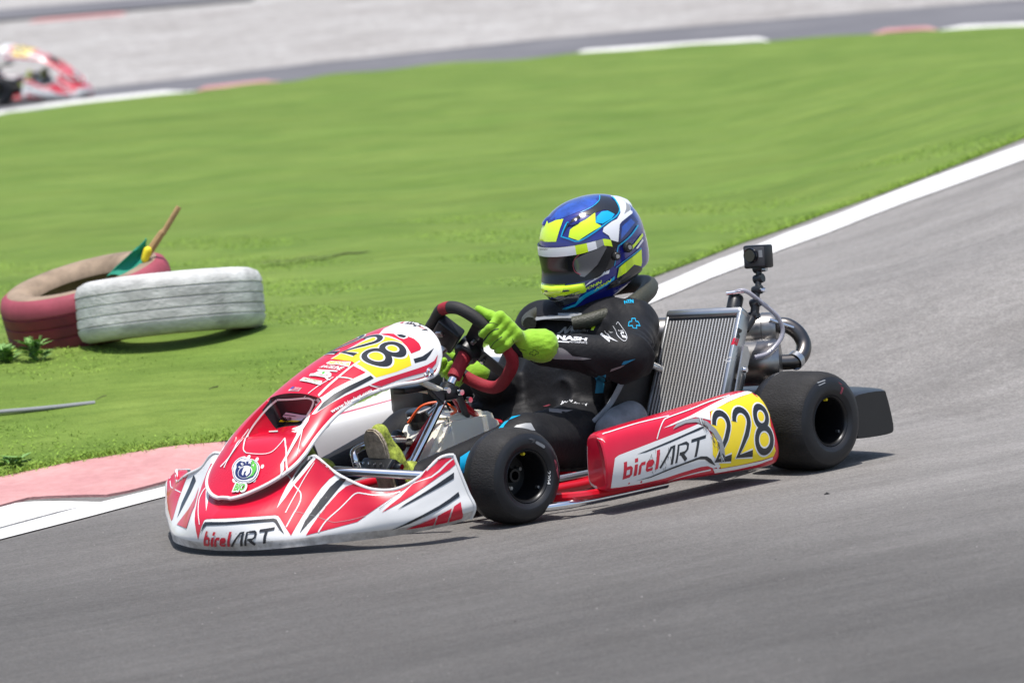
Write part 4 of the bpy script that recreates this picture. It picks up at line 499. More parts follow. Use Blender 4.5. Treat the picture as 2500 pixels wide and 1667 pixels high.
('front_panel','T','white',[-536.2,-45.4,220.1,-538.5,-54.8,216.8,-533.4,-56.3,221.8,-531.1,-46.9,225],'A',0,0.03),
('front_panel','T','white',[-594.3,-22.1,157.7,-592.6,-75.7,160.3,-570.7,-63.5,180.9,-572.4,-12.2,182.2],'BIO',0.2,0.09),
('front_panel','T','green_sticker',[-591.7,-25.6,160.4,-587.2,-64.7,162.1,-574,-59.1,177.7,-574.9,-18.9,179.2],'BIO',0.2,0.04),
('side_pod','P','white',[193.4,-645.7,72.8,191.4,-651,84,191.9,-653.8,94.8,193,-656,105.5,195.3,-657.1,116,198.3,-657.5,126.3,202.5,-657.1,138.7,207.9,-655.6,150.8,224.3,-654.9,156.7,241,-655,158.7,257.8,-655,160.7,274.6,-655,162.7,291.5,-655.1,164.7,308.3,-655.1,166.7,323.5,-655.2,168.5,338.7,-655.1,170.3,353.9,-655.1,172.2,369.1,-655.1,174,384.4,-655.1,175.8,399.6,-655.1,177.7,414.9,-655,179.5,430.4,-655,181.3,445.9,-654.8,183.3,461.4,-654.7,185.3,477,-654.6,187.3,492.5,-654.4,189.3,510.8,-654.1,191.9,529.2,-653.7,194.5,547.6,-653.3,197,559.9,-656.4,190.5,572.6,-659,184,576.4,-661.9,174.3,580.6,-664.5,164.5,585.1,-666.8,154.6,583.8,-669.2,141.9,583,-671,129.1,582.8,-672.3,116.1,588.5,-673.1,102.4,595.5,-672.7,88.4,604.2,-670.8,74.1,595.7,-668.3,66.2,590.1,-663.2,57.9,573.1,-669,73,552.8,-669.8,81.4,525.5,-668.7,82.5,510.1,-667.8,81.4,494.7,-666.8,80.3,479.3,-665.9,79.1,464,-665,78,448.8,-663.9,76.8,434.6,-662.8,75.4,420.5,-661.7,74,406.4,-660.6,72.5,392.4,-659.4,71.1,376.9,-658.2,70.6,361.5,-657,70.2,346,-655.8,69.7,330.6,-654.7,69.3,315.1,-653.5,68.8,299.7,-652.4,68.4,284.6,-651.7,68.8,269.4,-651.1,69.3,254.3,-650.4,69.7,239.2,-649.8,70.2,224.2,-649.1,70.6,207.2,-648.9,72]),
('side_pod','P','white',[415,-645.4,203.1,432.5,-644.5,206,450.2,-643.3,208.9,467.9,-642.2,211.8,484.4,-641.3,214.1,500.9,-640.3,216.3,517.5,-639.3,218.5,534.2,-638.2,220.8,553.2,-636.1,224,572.6,-633.7,227.2,592.1,-631.2,230.4,612.3,-628,233.5,632.8,-624.7,236.5,652.2,-621.4,239.1,672,-617.8,241.7,691.9,-614.1,244.3,712.7,-609.6,246.7,735.3,-608.2,248.6,758.1,-606.7,250.5,780.4,-607.4,251.4,810.1,-601.4,251.2,814.9,-613.2,248.2,820.6,-620.6,242.1,813.6,-619,246.9,791.6,-624,246.3,774.3,-624.8,245.1,757.1,-625.6,243.8,738.4,-627.2,241.7,719.7,-628.9,239.5,701.2,-630.3,237.3,679.2,-633.6,233.7,657.9,-636.2,230.1,636.9,-638.6,226.4,608.8,-641.3,221.9,601.8,-648.3,211.1,596.5,-653.8,200.1,580.3,-650.5,205.7,564.7,-646.7,211.2,548.4,-643.3,215.3,532,-643.3,214.4,515.7,-643.2,213.5,499.4,-643.1,212.5,483.5,-643.9,210.3,467.6,-644.6,208,451.6,-645.4,205.8,433.3,-645.5,204.5]),
('side_pod','P','yellow',[612.3,-641.8,221.4,636.3,-639.1,225.8,660.6,-636.3,230.2,678.2,-634.6,232.7,695.9,-632.9,235.2,714,-630.9,237.7,732,-629.1,240.2,748.8,-628.2,241.8,765.8,-627.2,243.4,783.3,-625.7,245,802.4,-622.8,246.3,822.5,-623.1,239.8,821,-639,229.5,825.4,-643.5,221,826.9,-649.3,211,827.9,-653.7,202.5,829,-657.6,193.2,828.7,-661.7,183.2,820.9,-667.9,172.7,818.2,-671,160.5,815.8,-673.6,148.2,813.9,-676,135.8,812.3,-677.9,123.4,814.7,-679.3,110.9,817.5,-680.2,98.3,821.7,-679.9,85.5,811.6,-678.8,71.4,795.1,-678.3,70.3,778.9,-677.7,69.1,762.8,-677,67.9,747,-676.1,67.6,731.2,-675.2,67.2,715.4,-674.4,66.8,699.7,-673.5,66.5,684,-672.6,66.1,668.2,-671.9,66.4,652.4,-671.2,66.7,636.7,-670.5,67,621,-669.8,67.2,605.3,-669.1,67.5,600,-671.2,77.5,590.3,-672.5,88.2,581.6,-672.8,98.7,573.7,-672.4,109.1,575.4,-671.6,120.6,577.6,-670.4,132.1,580.2,-668.7,143.5,583.2,-666.7,154.9,586,-663.8,168.3,589.3,-660.3,181.7,593.7,-655.8,194.9,601.7,-650,208.4]),
('side_pod','P','white',[573.5,-668.5,70.9,589.5,-668.6,68.7,605.5,-668.8,66.4,621.2,-669.5,66.1,636.9,-670.2,65.8,652.6,-670.9,65.5,668.4,-671.6,65.3,684.2,-672.3,65,699.9,-673.1,65.1,715.7,-673.9,65.2,731.5,-674.8,65.3,747.3,-675.6,65.5,763.2,-676.4,65.6,778.4,-677.3,67,793.9,-678,68.4,809.5,-678.6,69.8,808.4,-677.1,63.4,792.2,-676.3,62,776.2,-675.5,60.5,760.6,-674.3,59,745.9,-672.3,57.3,730.4,-671.1,56.9,715,-669.9,56.6,699.6,-668.8,56.2,684.2,-667.6,55.9,668.8,-666.5,55.6,652.3,-665.7,56,635.8,-665,56.4,619.5,-664.1,56.7,603.2,-663.2,57.1,586.9,-662.3,57.5]),
('side_pod','D','x',[571.5,-670.8,82.1,813.5,-680.2,83.3,826.3,-646.3,216.2,603.8,-642,220.6],'228'),
('side_pod','W','red',[229.7,-656.5,90.4,537.2,-670.8,114.8,566.2,-663.7,166.1,239.1,-658.4,139.6]),
('side_pod','P','black',[291,-658.4,150,309,-658.5,152.3,327.1,-658.6,154.6,343.3,-658.7,156.9,359.6,-658.6,159.1,375.9,-658.6,161.4,392.2,-658.6,163.7,408.6,-658.6,166.1,425,-658.5,168.4,439.9,-658.4,170.7,454.9,-658.2,173,469.9,-658.1,175.4,485,-657.9,177.7,500,-657.8,180.1,515.5,-657.5,182.5,531.1,-657.2,185,546.6,-656.9,187.5,562.7,-657.3,188.1,563.3,-658.2,185.2,539.4,-659,180.2,518.6,-659.1,177.5,497.9,-659.1,174.8,482.9,-659.3,172.5,467.8,-659.4,170.2,452.8,-659.6,167.8,438,-659.6,165.5,423.1,-659.7,163.1,406.8,-659.7,161.1,390.5,-659.7,159,374.2,-659.6,156.9,358,-659.6,154.8,341.9,-659.5,152.7,325.8,-659.3,150.6,308.4,-658.9,150.3]),
('side_pod','P','black',[277,-656.3,80,291,-657.3,81,305,-658.2,81.9,319.1,-659.1,82.8,333.2,-660,83.8,348.2,-661.2,86.3,363.2,-662.4,88.8,378.3,-663.6,91.4,393.6,-664.6,93.9,408.8,-665.7,96.4,426.2,-666.6,98.8,443.7,-667.4,101.1,461.4,-668.2,103.4,479.1,-669,105.8,494.9,-669.6,107.7,510.9,-670,109.6,526.9,-670.5,111.5,549.9,-671.5,108.3,564.5,-672.2,99.3,573,-671.8,89,582.3,-670.6,78.6,560.3,-671.2,88.7,541.2,-671.3,101.2,518,-670.5,104.4,500.9,-669.7,102.7,483.9,-669,101,466.9,-668.3,99.2,452.2,-667.6,97.5,437.7,-666.8,95.7,423.3,-666,94,409,-665,92.2,393.7,-664,90,378.6,-662.9,87.7,363.5,-661.8,85.5,348.5,-660.6,83.2,333.6,-659.4,81,314.7,-658.4,80.6,295.8,-657.3,80.3]),
('side_pod','P','white',[205.7,-619.7,213.8,226.1,-621.4,216,249.2,-620.4,217.7,274,-619.1,219.4,299.4,-618.2,221.2,326.3,-617.2,222.9,356.1,-617.1,224.6,390.8,-618.5,226,429,-620.5,227.1,467.4,-622.4,228.3,471.3,-618.3,230.1,433.3,-615.9,228.9,395.5,-613.5,227.6,361,-611.9,226.2,331.1,-611.8,224.6,303.7,-613.3,222.9,277.8,-614.7,221.1,253.3,-615.6,219.4,229.8,-617,217.7,209,-615.7,215.6]),
('side_pod','P','white',[378.6,-654.1,178.5,384.8,-652,185.3,391.2,-649.7,192.1,398.7,-647,198.9,408.1,-643.4,206.2,419.4,-638.7,213.3,430.8,-634.1,218.8,437.5,-631.6,221.5,442.9,-630.2,222.6,456.4,-628.7,224.3,483.6,-626.9,227,519,-624.6,230.1,553.9,-622.2,233.2,586.1,-618.7,236.5,618.5,-614.3,239.7,649.4,-610.9,242.6,678.2,-608.9,244.6,704.9,-608.5,246.4,731.3,-608.5,248.2,739,-600.7,249.8,712.5,-600.8,248,685.6,-601.3,246.2,655.6,-604.1,244.3,623.7,-608.4,241.6,590.5,-613.5,238.4,557.6,-617.6,235.2,522.3,-620.5,232.2,486.6,-623,229.2,458.9,-625.3,226.5,444.7,-627,224.8,437.8,-628.7,223.3,429.5,-632.2,220.3,417.4,-637.3,214.8,405.6,-642.4,207.5,395.8,-646.2,200.1,388.1,-649.1,193.3,381.6,-651.5,186.5,375.4,-653.6,179.6]),
('side_pod','P','white',[193.8,-610.6,205.8,191.4,-619.3,204.8,190.1,-627.1,203.7,191.5,-630.9,201.9,192.4,-633.6,199.7,192.8,-635.9,197.4,193.5,-637.9,194.9,194.4,-638.1,195.4,193.8,-636,197.9,193.5,-633.7,200.4,192.8,-630.7,202.8,191.3,-626.7,204.8,192,-619.6,206.2,194.4,-610.9,207.3]),  # edge highlight of the scuffed front corner, painted on as a white strip
('side_pod','P','white',[412.8,-650.7,59.8,425.2,-654,61.4,437.6,-657.3,63,453.1,-658.9,64.1,470.8,-660.6,65.2,489.9,-662.3,66.1,509.1,-663.8,66.8,528.1,-665.2,67,547.5,-666.1,66.9,567,-667.1,66.9,565.1,-668.1,71,545.8,-667,70.7,526.5,-666,70.4,507.3,-664.9,69.8,487.7,-663.7,68.9,468.8,-661.9,67.6,451.4,-660,66.2,436.2,-658.2,64.6,422.7,-656,62.9,411.1,-652.1,60.8]),
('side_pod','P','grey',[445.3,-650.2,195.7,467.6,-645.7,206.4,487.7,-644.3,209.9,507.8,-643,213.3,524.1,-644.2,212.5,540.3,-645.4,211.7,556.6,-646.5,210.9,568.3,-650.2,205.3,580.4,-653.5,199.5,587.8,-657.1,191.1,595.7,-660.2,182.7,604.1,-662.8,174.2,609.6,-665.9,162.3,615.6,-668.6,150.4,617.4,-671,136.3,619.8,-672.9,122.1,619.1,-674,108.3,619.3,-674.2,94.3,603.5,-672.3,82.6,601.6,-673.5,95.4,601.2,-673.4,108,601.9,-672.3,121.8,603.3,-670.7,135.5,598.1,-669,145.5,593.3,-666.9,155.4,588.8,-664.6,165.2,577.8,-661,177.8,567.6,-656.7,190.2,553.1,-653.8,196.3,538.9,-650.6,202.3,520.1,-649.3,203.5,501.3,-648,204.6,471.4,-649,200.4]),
('side_pod','P','black',[551.6,-650.9,202.7,558.3,-654.6,194.7,558.7,-654.6,194.9,553.1,-650.6,203.3]),
('side_pod','P','scuff',[584.4,-663.5,169.2,591.6,-665.6,161.3,591.9,-665.5,161.4,587.7,-663.3,170.4]),
('side_pod','P','white',[575.7,-665.2,160.5,582.1,-666.6,155.3,582.5,-666.6,155.4,578.9,-665,161.9]),
('side_pod','P','white',[562.9,-649.6,206.2,570.4,-657.7,187.5,570.8,-657.7,187.5,566.4,-649.3,207]),
('side_pod','P','scuff',[552.4,-649.5,205.5,553.1,-653.3,197.6,553.4,-653.3,197.7,554.6,-649.5,205.7]),
('side_pod','P','scuff',[581,-664.8,163,584.8,-668.8,144.1,585.2,-668.8,144.2,584.5,-664.9,163.3]),
('side_pod','P','scuff',[597.4,-669.7,141,598.6,-672.5,119.3,599,-672.5,119.3,601,-669.9,140.9]),
('side_pod','P','white',[558.5,-650.9,203.2,562.7,-653.1,199,563.1,-653,199.1,560.8,-650.5,204.1]),
('side_pod','P','white',[575.5,-660.2,180.5,579,-662.8,171.2,579.4,-662.8,171.2,577.3,-660.1,180.9]),
('side_pod','P','scuff',[581.4,-666.9,153.4,592.4,-669.9,138.4,592.8,-669.9,138.5,582.9,-666.9,153.9]),
('side_pod','P','scuff',[576.3,-664.3,164.7,588.2,-665.6,160.6,588.5,-665.6,160.8,578.4,-663.9,166.8]),
('side_pod','P','white',[554.9,-650.8,203.1,557,-657.4,187,557.4,-657.4,187,557.6,-650.7,203.4]),
('side_pod','P','scuff',[566.3,-656.9,189.6,577.9,-660,181.4,578.3,-660,181.6,567.8,-656.6,190.5]),
('side_pod','P','white',[557.2,-646.7,210.7,554.7,-654.3,195.2,555.1,-654.3,195.3,561,-646.8,210.8]),
('side_pod','P','scuff',[590.6,-671.2,129.1,601.1,-673.2,111,601.5,-673.2,111.1,593.3,-671.2,129.7]),
('side_pod','P','scuff',[558.2,-652.4,200.3,565.2,-655.8,192.5,565.6,-655.7,192.7,560.6,-652,201.2]),
('side_pod','P','scuff',[580.4,-665.6,159.3,586.6,-666.6,156.1,586.9,-666.5,156.3,583,-665.4,161]),
('side_pod','P','scuff',[556,-654.9,193.8,559.1,-658.8,183.1,562.9,-662,172.2,563.3,-662,172.2,560.7,-658.8,183.4,558.9,-654.8,194.4]),
('side_pod','P','black',[598.8,-670.2,138.1,601.6,-672.5,120.7,602,-672.5,120.7,602.5,-670.3,138.2]),
('side_pod','P','black',[559.9,-648.3,208.4,570.2,-652.9,200.1,570.6,-652.8,200.3,561.7,-647.8,209.3]),
('side_pod','P','scuff',[564.7,-657.4,187.7,567.5,-661.8,173.4,567.9,-661.8,173.5,568.4,-657.4,188.1]),
('side_pod','P','scuff',[579.3,-667.9,148.1,582.1,-669.8,137,585.2,-671.4,125.9,585.6,-671.4,125.9,583.5,-669.8,137.2,581.8,-667.9,148.3]),
('side_pod','P','scuff',[595,-669.5,141.9,599.9,-671.2,131.1,600.2,-671.2,131.1,598.6,-669.6,142.3]),
('side_pod','P','scuff',[562.2,-653.7,197.5,572.8,-659,183.9,573.2,-659,184,564.7,-653.4,198.4]),
('side_pod','P','white',[594.2,-669,144.4,607.3,-670.5,137.7,607.5,-670.5,137.9,596,-668.8,145.9]),
('side_pod','P','white',[604.6,-673.7,102.1,618.3,-672.7,81.1,618.6,-672.8,81.1,607.4,-673.9,102.6]),
('side_pod','P','black',[580.5,-668.7,144.1,587.7,-670.2,135.7,588.1,-670.2,135.9,583.7,-668.6,145.1]),
('side_pod','P','black',[563.6,-655.4,193.2,564.7,-661.2,175.5,565.1,-661.2,175.6,565.5,-655.4,193.4]),
('side_pod','P','black',[609.7,-673.9,102.4,620.8,-673,82.2,621.1,-673,82.2,613,-674.1,102.8]),
('side_pod','P','scuff',[582.6,-666.1,157.8,595.7,-668.7,146.2,596,-668.7,146.4,585.3,-665.9,159.1]),
('side_pod','P','black',[607.7,-673.7,106.7,623.5,-674.1,89.7,623.8,-674.1,89.8,610.6,-673.7,107.7]),
('side_pod','P','white',[561.7,-647.2,210.2,565.2,-650.9,203.7,565.6,-650.9,203.8,563.9,-646.9,210.8]),
('side_pod','P','scuff',[560.9,-656.3,190.8,574.2,-659.6,182.3,574.5,-659.5,182.5,563.8,-655.7,192.5]),
('side_pod','P','scuff',[569.8,-658.3,185.6,573.4,-660.9,177.7,573.8,-660.9,177.8,573.4,-658.2,186.2]),
('side_pod','P','darkgrey',[334.6,-662.5,132.5,330.2,-662.8,125.7,330.5,-662.9,125.5,336.2,-662.6,131.9]),
('side_pod','P','darkgrey',[375.9,-662.3,143.8,374.1,-663.5,134.7,374.5,-663.5,134.6,377.2,-662.3,143.6]),
('side_pod','P','scuff',[351.8,-664.1,114.7,352,-664,105.5,352.4,-664,105.4,353.3,-664.2,114.5]),
('side_pod','P','darkgrey',[372.3,-664.9,109,376.4,-664.8,101.7,376.7,-664.8,101.7,374.4,-665,109.3]),
('side_pod','P','darkgrey',[382.6,-665,100.3,381,-662.9,87.2,381.4,-662.9,87.1,384.2,-665,99.9]),
('side_pod','P','darkgrey',[377.4,-664.8,120.9,378.6,-665,116.2,379,-665,116.2,379,-664.9,120.9]),
('side_pod','P','scuff',[388.9,-665.4,104,387.6,-664,91.4,388,-664,91.3,391,-665.4,103.5]),
('side_pod','P','scuff',[337.7,-662.7,97.4,344.6,-661,86.3,345,-661.1,86.3,339.7,-662.8,97.6]),
('side_pod','P','scuff',[368.9,-662.8,138.3,368.4,-663.7,131.2,368.8,-663.7,131.2,370.3,-662.9,138.1]),
('side_pod','P','darkgrey',[334.2,-663.5,113.6,333.9,-663.3,107,334.3,-663.4,106.9,335.9,-663.5,113.3]),
('side_pod','P','darkgrey',[411,-662,150.9,407,-663.8,139.9,407.4,-663.8,139.8,412.6,-662.1,150.6]),
('side_pod','P','scuff',[359.9,-663.3,132.2,357.8,-664.1,120.3,358.2,-664.2,120.2,361.2,-663.4,132]),
('side_pod','P','scuff',[360.7,-659.9,153.7,359.2,-662.1,141.1,359.6,-662.1,141.1,362,-659.9,153.6]),
('side_pod','P','darkgrey',[387.8,-665.3,116.4,391.6,-665.5,104.7,392,-665.5,104.7,389.8,-665.4,116.5]),
('side_pod','P','scuff',[344.7,-662.5,134.6,345.5,-663.1,128.8,345.9,-663.1,128.8,346.1,-662.6,134.6]),
('side_pod','P','darkgrey',[404.3,-665.1,128.6,399.7,-665.7,117.2,400,-665.7,117.1,406.6,-665.2,127.9]),
('side_pod','P','darkgrey',[410.9,-665.5,126.4,412,-666.3,112.8,412.4,-666.3,112.8,413.1,-665.6,126.3]),
('side_pod','P','darkgrey',[352.5,-663.8,101,349.9,-662.9,95.1,350.3,-662.9,95,354.4,-663.8,100.1]),
('side_pod','P','scuff',[337,-663.6,110.3,338.2,-663.2,101,338.6,-663.2,101,338.8,-663.7,110.1]),
('side_pod','P','scuff',[346.1,-663.4,125,349.4,-664.1,111.7,349.8,-664.1,111.7,348.6,-663.5,125]),
('side_pod','P','scuff',[343.5,-661.3,143.2,339.1,-662.7,132,339.4,-662.7,131.9,345.5,-661.4,142.7]),
('side_pod','P','scuff',[337.6,-661.8,138.4,337.1,-662.8,129.6,337.5,-662.8,129.6,338.8,-661.8,138.3]),
('front_wheel_tyre','P','grey',[32.5,-539.5,219.3,38.9,-540.2,217.8,50,-541.2,211,61,-542.4,204.2,62.7,-542.4,198.9,58,-541.7,196.5,46.3,-540.5,203.7,34.6,-539.3,210.9,30.4,-539,214.5]),
('front_wheel_tyre','P','old_pink',[89.5,-545.2,162.5,96.4,-544.5,158.1,100.7,-544.6,141.5,101.4,-544.7,126.1,103.3,-543.6,110.5,99.3,-544.7,110.1,95.2,-545.7,125.5,92.6,-545.4,140.7,91.1,-545.2,151.6]),
('front_wheel_tyre','T','white',[71.5,-533.9,133.2,65.6,-535.6,98.4,72.5,-540.8,96.5,77.5,-540.7,132.5],'2204',0,0.01),
('front_wheel_tyre','P','darkgrey',[6.8,-536.1,228.9,18,-536.5,229.4,29.6,-538.7,223.8,27.2,-538.8,217,15.6,-537.4,216.6,22.4,-538.4,221.7]),
('rear_wheel_tyre','P','grey',[998.8,-693.5,252,1014.3,-695.3,254.1,1031,-696.2,256,1031.4,-698.1,253.7,1002.5,-695.6,249.9]),
('rear_wheel_tyre','P','grey',[998.2,-698.2,244.3,1026.9,-699.2,250,1028.3,-700.2,247.5,1002.6,-699.4,242.6]),
('rear_wheel_tyre','P','old_pink',[1082.7,-699.7,243.5,1095.2,-700.5,235.5,1101.1,-701.9,223.4,1091.3,-700.4,207.7,1084.7,-700.3,211.4,1093.1,-701.8,224.5]),
('helmet','P','blue_light',[740.2,37.5,743.1,746.4,32,751.9,755,28.9,760.4,766,28.1,768.7,772.7,20.2,773.9,781.2,14.1,778.9,791.8,10,783.8,805.2,8.6,788.5,815.8,0.1,791.5,828.8,-6,794.3,844.1,-9.9,797,850.4,-21.6,797.1,859.2,-30.8,797,870.4,-37.7,796.7,835.4,-63.8,782.9,815,-66.8,776.4,797.3,-67.4,769.7,783.8,-61.8,766.5,771.8,-54.7,763.1,761.2,-46.2,759.6,752.9,-38.1,755.9,745.8,-28.9,752,740,-18.3,748.1,736.7,-5.5,745.5,734.8,8.7,742.8]),
('helmet','P','neon',[733,77.7,684.2,737.7,76.4,704.2,742.1,69.3,723.5,739.2,47.8,741.1,732,36.2,732.7,732.1,21.2,737.4,734.2,8.1,742,735.2,-6.4,743.5,737.5,-19.7,744.9,727.4,-20.3,730.7,719.8,-18.6,716.3,715.5,-16.9,705.5,712.2,-14.3,694.6,710,-10.6,683.6,709.9,6,683.5,711.4,24.2,683.2,716.4,45.2,684.3]),
('helmet','P','helmet_black',[876.8,-35.6,797.5,881.8,-47.2,794.7,889.9,-55.8,791.6,888.5,-70,784.7,890.7,-80.8,777.5,884.8,-92.1,767.8,881.5,-101,757.8,870.7,-108.1,747.5,849.3,-108.5,744,844.1,-99.2,756,827.8,-91.9,760.6,813.1,-90,757.9,799.6,-87,755.1,789,-88.5,747.7,781.2,-80.7,750.7,774.3,-72,753.7,761.9,-67.6,747.3,747.1,-65.6,741.1,736.8,-59.4,736.6,730,-49.7,731.8,725.6,-40.7,718.3,718.4,-34.3,705,715.8,-30.4,699.7,721.7,-30.5,716,727.9,-34.5,726.6,735.5,-37.1,737,737.6,-51.3,742.3,750.7,-57.1,749.3,766.3,-60.5,756.1,776.3,-65.6,759.7,787.1,-69.9,763.2,799,-73.2,766.6,815.8,-69.8,774.9,835.4,-63.8,782.9,858.5,-50.5,792]),
('helmet','P','helmet_white',[903.3,-51,792.6,939.1,-40.2,789.2,947.4,-58.7,780.1,946.8,-79,764.2,933.2,-97,751.1,925.7,-105.3,741.8,903.9,-112.6,736.4,885.2,-116.8,730.7,868.5,-119.3,724.9,845.4,-117.8,724.5,860.8,-114.2,735.7,878.1,-108.7,746.7,884.4,-101.1,757.5,892.8,-91.4,768.1,897.3,-71.3,783.5]),
('helmet','P','grey',[935,-77.2,771.1,943.2,-82.3,763.1,930.3,-98.8,750,907.8,-106.9,745.8,889,-111.5,741.3,910.6,-100.4,754.8]),
('helmet','P','neon',[720.8,-50.5,694.7,728.2,-51.5,715.1,739.9,-63.1,727.8,752.2,-71.4,733.4,765,-79.3,739,780.6,-83.8,747.2,798.3,-86.3,755.2,790,-93.7,741.9,783.6,-99.3,728.4,795.6,-109.9,717.1,782.4,-106.3,712.2,770.4,-101.7,707.2,759.1,-96.3,701.4,748.9,-89.8,695.5,740.7,-83.4,689.7,733.3,-76.2,683.8,726.3,-64.1,689.4]),
('helmet','P','cyan',[783.6,-99.3,728.4,794.7,-94.3,744.2,817.6,-93.3,756,837.7,-97.6,756.7,853.7,-108.4,745,835.9,-112.3,734,817.9,-111.4,728.9,801.2,-109.1,723.6]),
('helmet','P','helmet_white',[799.8,-113.2,712.4,815,-115,719.3,831.7,-115.4,726,861,-115.6,732.8,882.1,-113.7,737.7,906,-109.2,742.4,935.7,-99.2,746.6,929.8,-105.2,740,905.5,-113.4,734.3,885.3,-117.8,728.4,867.1,-120.3,722.2,856,-122.2,714.9,849.7,-125.3,702.1,844.4,-127.4,689.2,840,-128.7,676.2,836.4,-129.2,663.2,820.3,-127.2,656.5,805.6,-123.8,649.6,809.9,-124.9,660.4,814.8,-125.4,671.2,808.4,-121.8,688.9,793.3,-114.2,701.8]),
('helmet','P','helmet_white',[757.3,-98.8,569.7,761,-100.5,582.4,764.8,-102.2,595.1,771.5,-106.7,605.6,778.2,-111.3,616.1,785.1,-115.4,625.2,792.5,-119,634.2,802.5,-123,650,814.2,-125.9,654.1,826.7,-128.2,658,820.8,-127.3,652.2,804.9,-123.3,638.4,798,-120.4,623.7,791.6,-117.1,608.9,785.9,-114.5,589.8,802.2,-120.7,592.2,798.3,-119.4,582.7,786.6,-114.9,581.2,769.8,-106.6,573.3,760.7,-101.1,568.4,752.1,-95.2,563.4,744.2,-88.6,558.3,736.1,-82.1,553.2,747.9,-91.7,566]),
('helmet','P','cyan',[714.6,-29.4,695.9,716.8,-31.2,702.5,719.4,-32.6,709,722.2,-34,715.3,725.6,-35.6,721.6,729.4,-37.1,727.8,732.5,-38.3,732.1,730.7,-42.4,733.9,730.5,-43.9,734,730.5,-46.1,734.4,732.4,-43.5,737.5,732.6,-41.2,737.1,734.7,-36.1,736.4,732.6,-34.5,734.1,729.3,-33.2,729.4,725.4,-31.7,723.1,721.9,-30.2,716.6,718.9,-28.8,710.2,716.4,-27.3,703.7,714.3,-25.4,697.1]),
('helmet','P','cyan',[714.4,-28.6,695.4,715.6,-35.9,693.4,717.2,-42.9,691.3,719.4,-50.4,689.1,722.3,-58.4,685.3,726.5,-67.1,681.1,733,-76.6,680.2,742.8,-86.7,684.9,755.6,-96.2,692.6,769.3,-103.3,700.3,782.6,-108.2,707.4,796.5,-111.2,714.7,810.6,-113,721.2,825.2,-114,726.6,840,-114.1,731.5,853.5,-113.1,736.6,865.1,-111,742.1,875.1,-107.9,747.9,883.2,-103.3,754.7,888.8,-96.4,762.9,893,-87.8,771.5,897.3,-78.6,778.7,901,-70.4,783.7,903.7,-62.9,787.5,908.3,-53.6,791,898.3,-59.6,789.5,895.2,-67.4,785.9,893.5,-73.8,782.2,890.6,-80.8,777.5,887,-89.2,770.5,883.4,-97.1,762.4,878.7,-102.9,755.2,871.9,-106.7,749.6,862.9,-109.6,744.4,852.1,-111.5,739.3,839.1,-112.6,734.4,824.4,-112.5,729.5,809.6,-111.5,724.1,795.4,-109.7,717.5,781.6,-106.6,710.2,768.4,-101.9,703.2,754.8,-94.7,695.5,742.3,-85.5,687.9,733,-75.9,683.5,727.3,-67.5,684.4,723.5,-59.4,688.3,720.5,-51.2,692.1,718.2,-43.6,694.5,716.6,-36.7,696.5,715.3,-29.4,698.6]),
('helmet','P','cyan',[871,-38.1,796.7,860.1,-48.2,793,851.9,-55.7,789.3,843,-61.4,785.5,832,-65.7,781.2,819.7,-68.6,776.7,807,-69.6,772.2,793.8,-67.8,767.9,780.5,-63.7,763.6,768.7,-58.2,759.2,768.2,-59.2,758.2,779.9,-64.9,762.5,793.1,-69.2,766.7,806.3,-71.2,770.9,819.1,-70.6,775.3,831.5,-67.9,779.9,843.1,-63.6,784.4,853,-57.5,788.7,862,-49.6,792.7,872.9,-39.8,796.4]),
('helmet','P','navy',[854.9,-123,712.2,866.5,-120.7,720.9,884.1,-118.4,727.1,903.7,-114.2,733.1,926.8,-106.7,738.9,933.1,-110.6,726.8,941.5,-112.4,714.5,922.6,-120,707,906.8,-124.6,699.1,892.8,-127.6,691.1,877.9,-129.3,684.2,864,-129.9,677.2,850.8,-130,670.1,838.2,-129.4,663,841.3,-128.9,675.4,845,-127.7,687.7,849.5,-125.7,700]),
('helmet','P','blue_light',[861.3,-124.3,708.6,875.8,-122.9,714.7,891.5,-120.4,720.6,908.9,-116.3,726.4,921.9,-118.3,713.7,902.6,-123.8,705.2,885.8,-127.1,696.6,870.5,-128.8,687.8,847.5,-129.5,673.3,851.3,-128.5,685.1,855.9,-126.8,696.9]),
('helmet','P','cyan',[834.8,-129.3,654,845.7,-130.2,658.8,857.1,-130.6,663.5,868,-130.7,668.3,877.7,-130.4,672.7,887,-129.7,677.1,897.2,-128.4,682.4,909,-126,689.1,922.5,-122.3,696.6,938,-116.6,703.9,932.9,-117.4,706.5,917.8,-122.8,699.2,904.7,-126.2,691.7,893.3,-128.4,685.1,883.6,-129.5,680,874.7,-130.1,675.7,865.1,-130.4,671.4,854.4,-130.4,666.7,843.1,-129.9,662,832.3,-128.9,657.2]),
('helmet','P','neon',[875.3,-131.2,645.4,898.6,-129.9,655.9,913.3,-127.7,664.5,929.8,-123.7,672.9,949.6,-116.7,681,952.2,-116.5,673.6,923.9,-125.9,659.5,904.7,-129.4,650.1,887.4,-130.9,640.7]),
('helmet','P','helmet_white',[903.3,-129.8,641.8,916,-127.8,649.9,929.9,-124.6,657.9,946,-119.5,665.7,948.9,-118.9,659.7,929.2,-125.2,650.4,912.6,-128.6,640.8]),
('helmet','P','helmet_black',[807.2,-124.2,649.5,826.5,-128.2,656.4,823.8,-127.7,643.1,821.6,-126.9,629.8,819.4,-126,616.5,817.2,-125.1,603.2,801.6,-120.6,595.1,787.1,-115.1,586.8,791.2,-116.8,599.3,795.2,-118.7,611.9,799,-120.8,624.4,803,-122.6,637]),
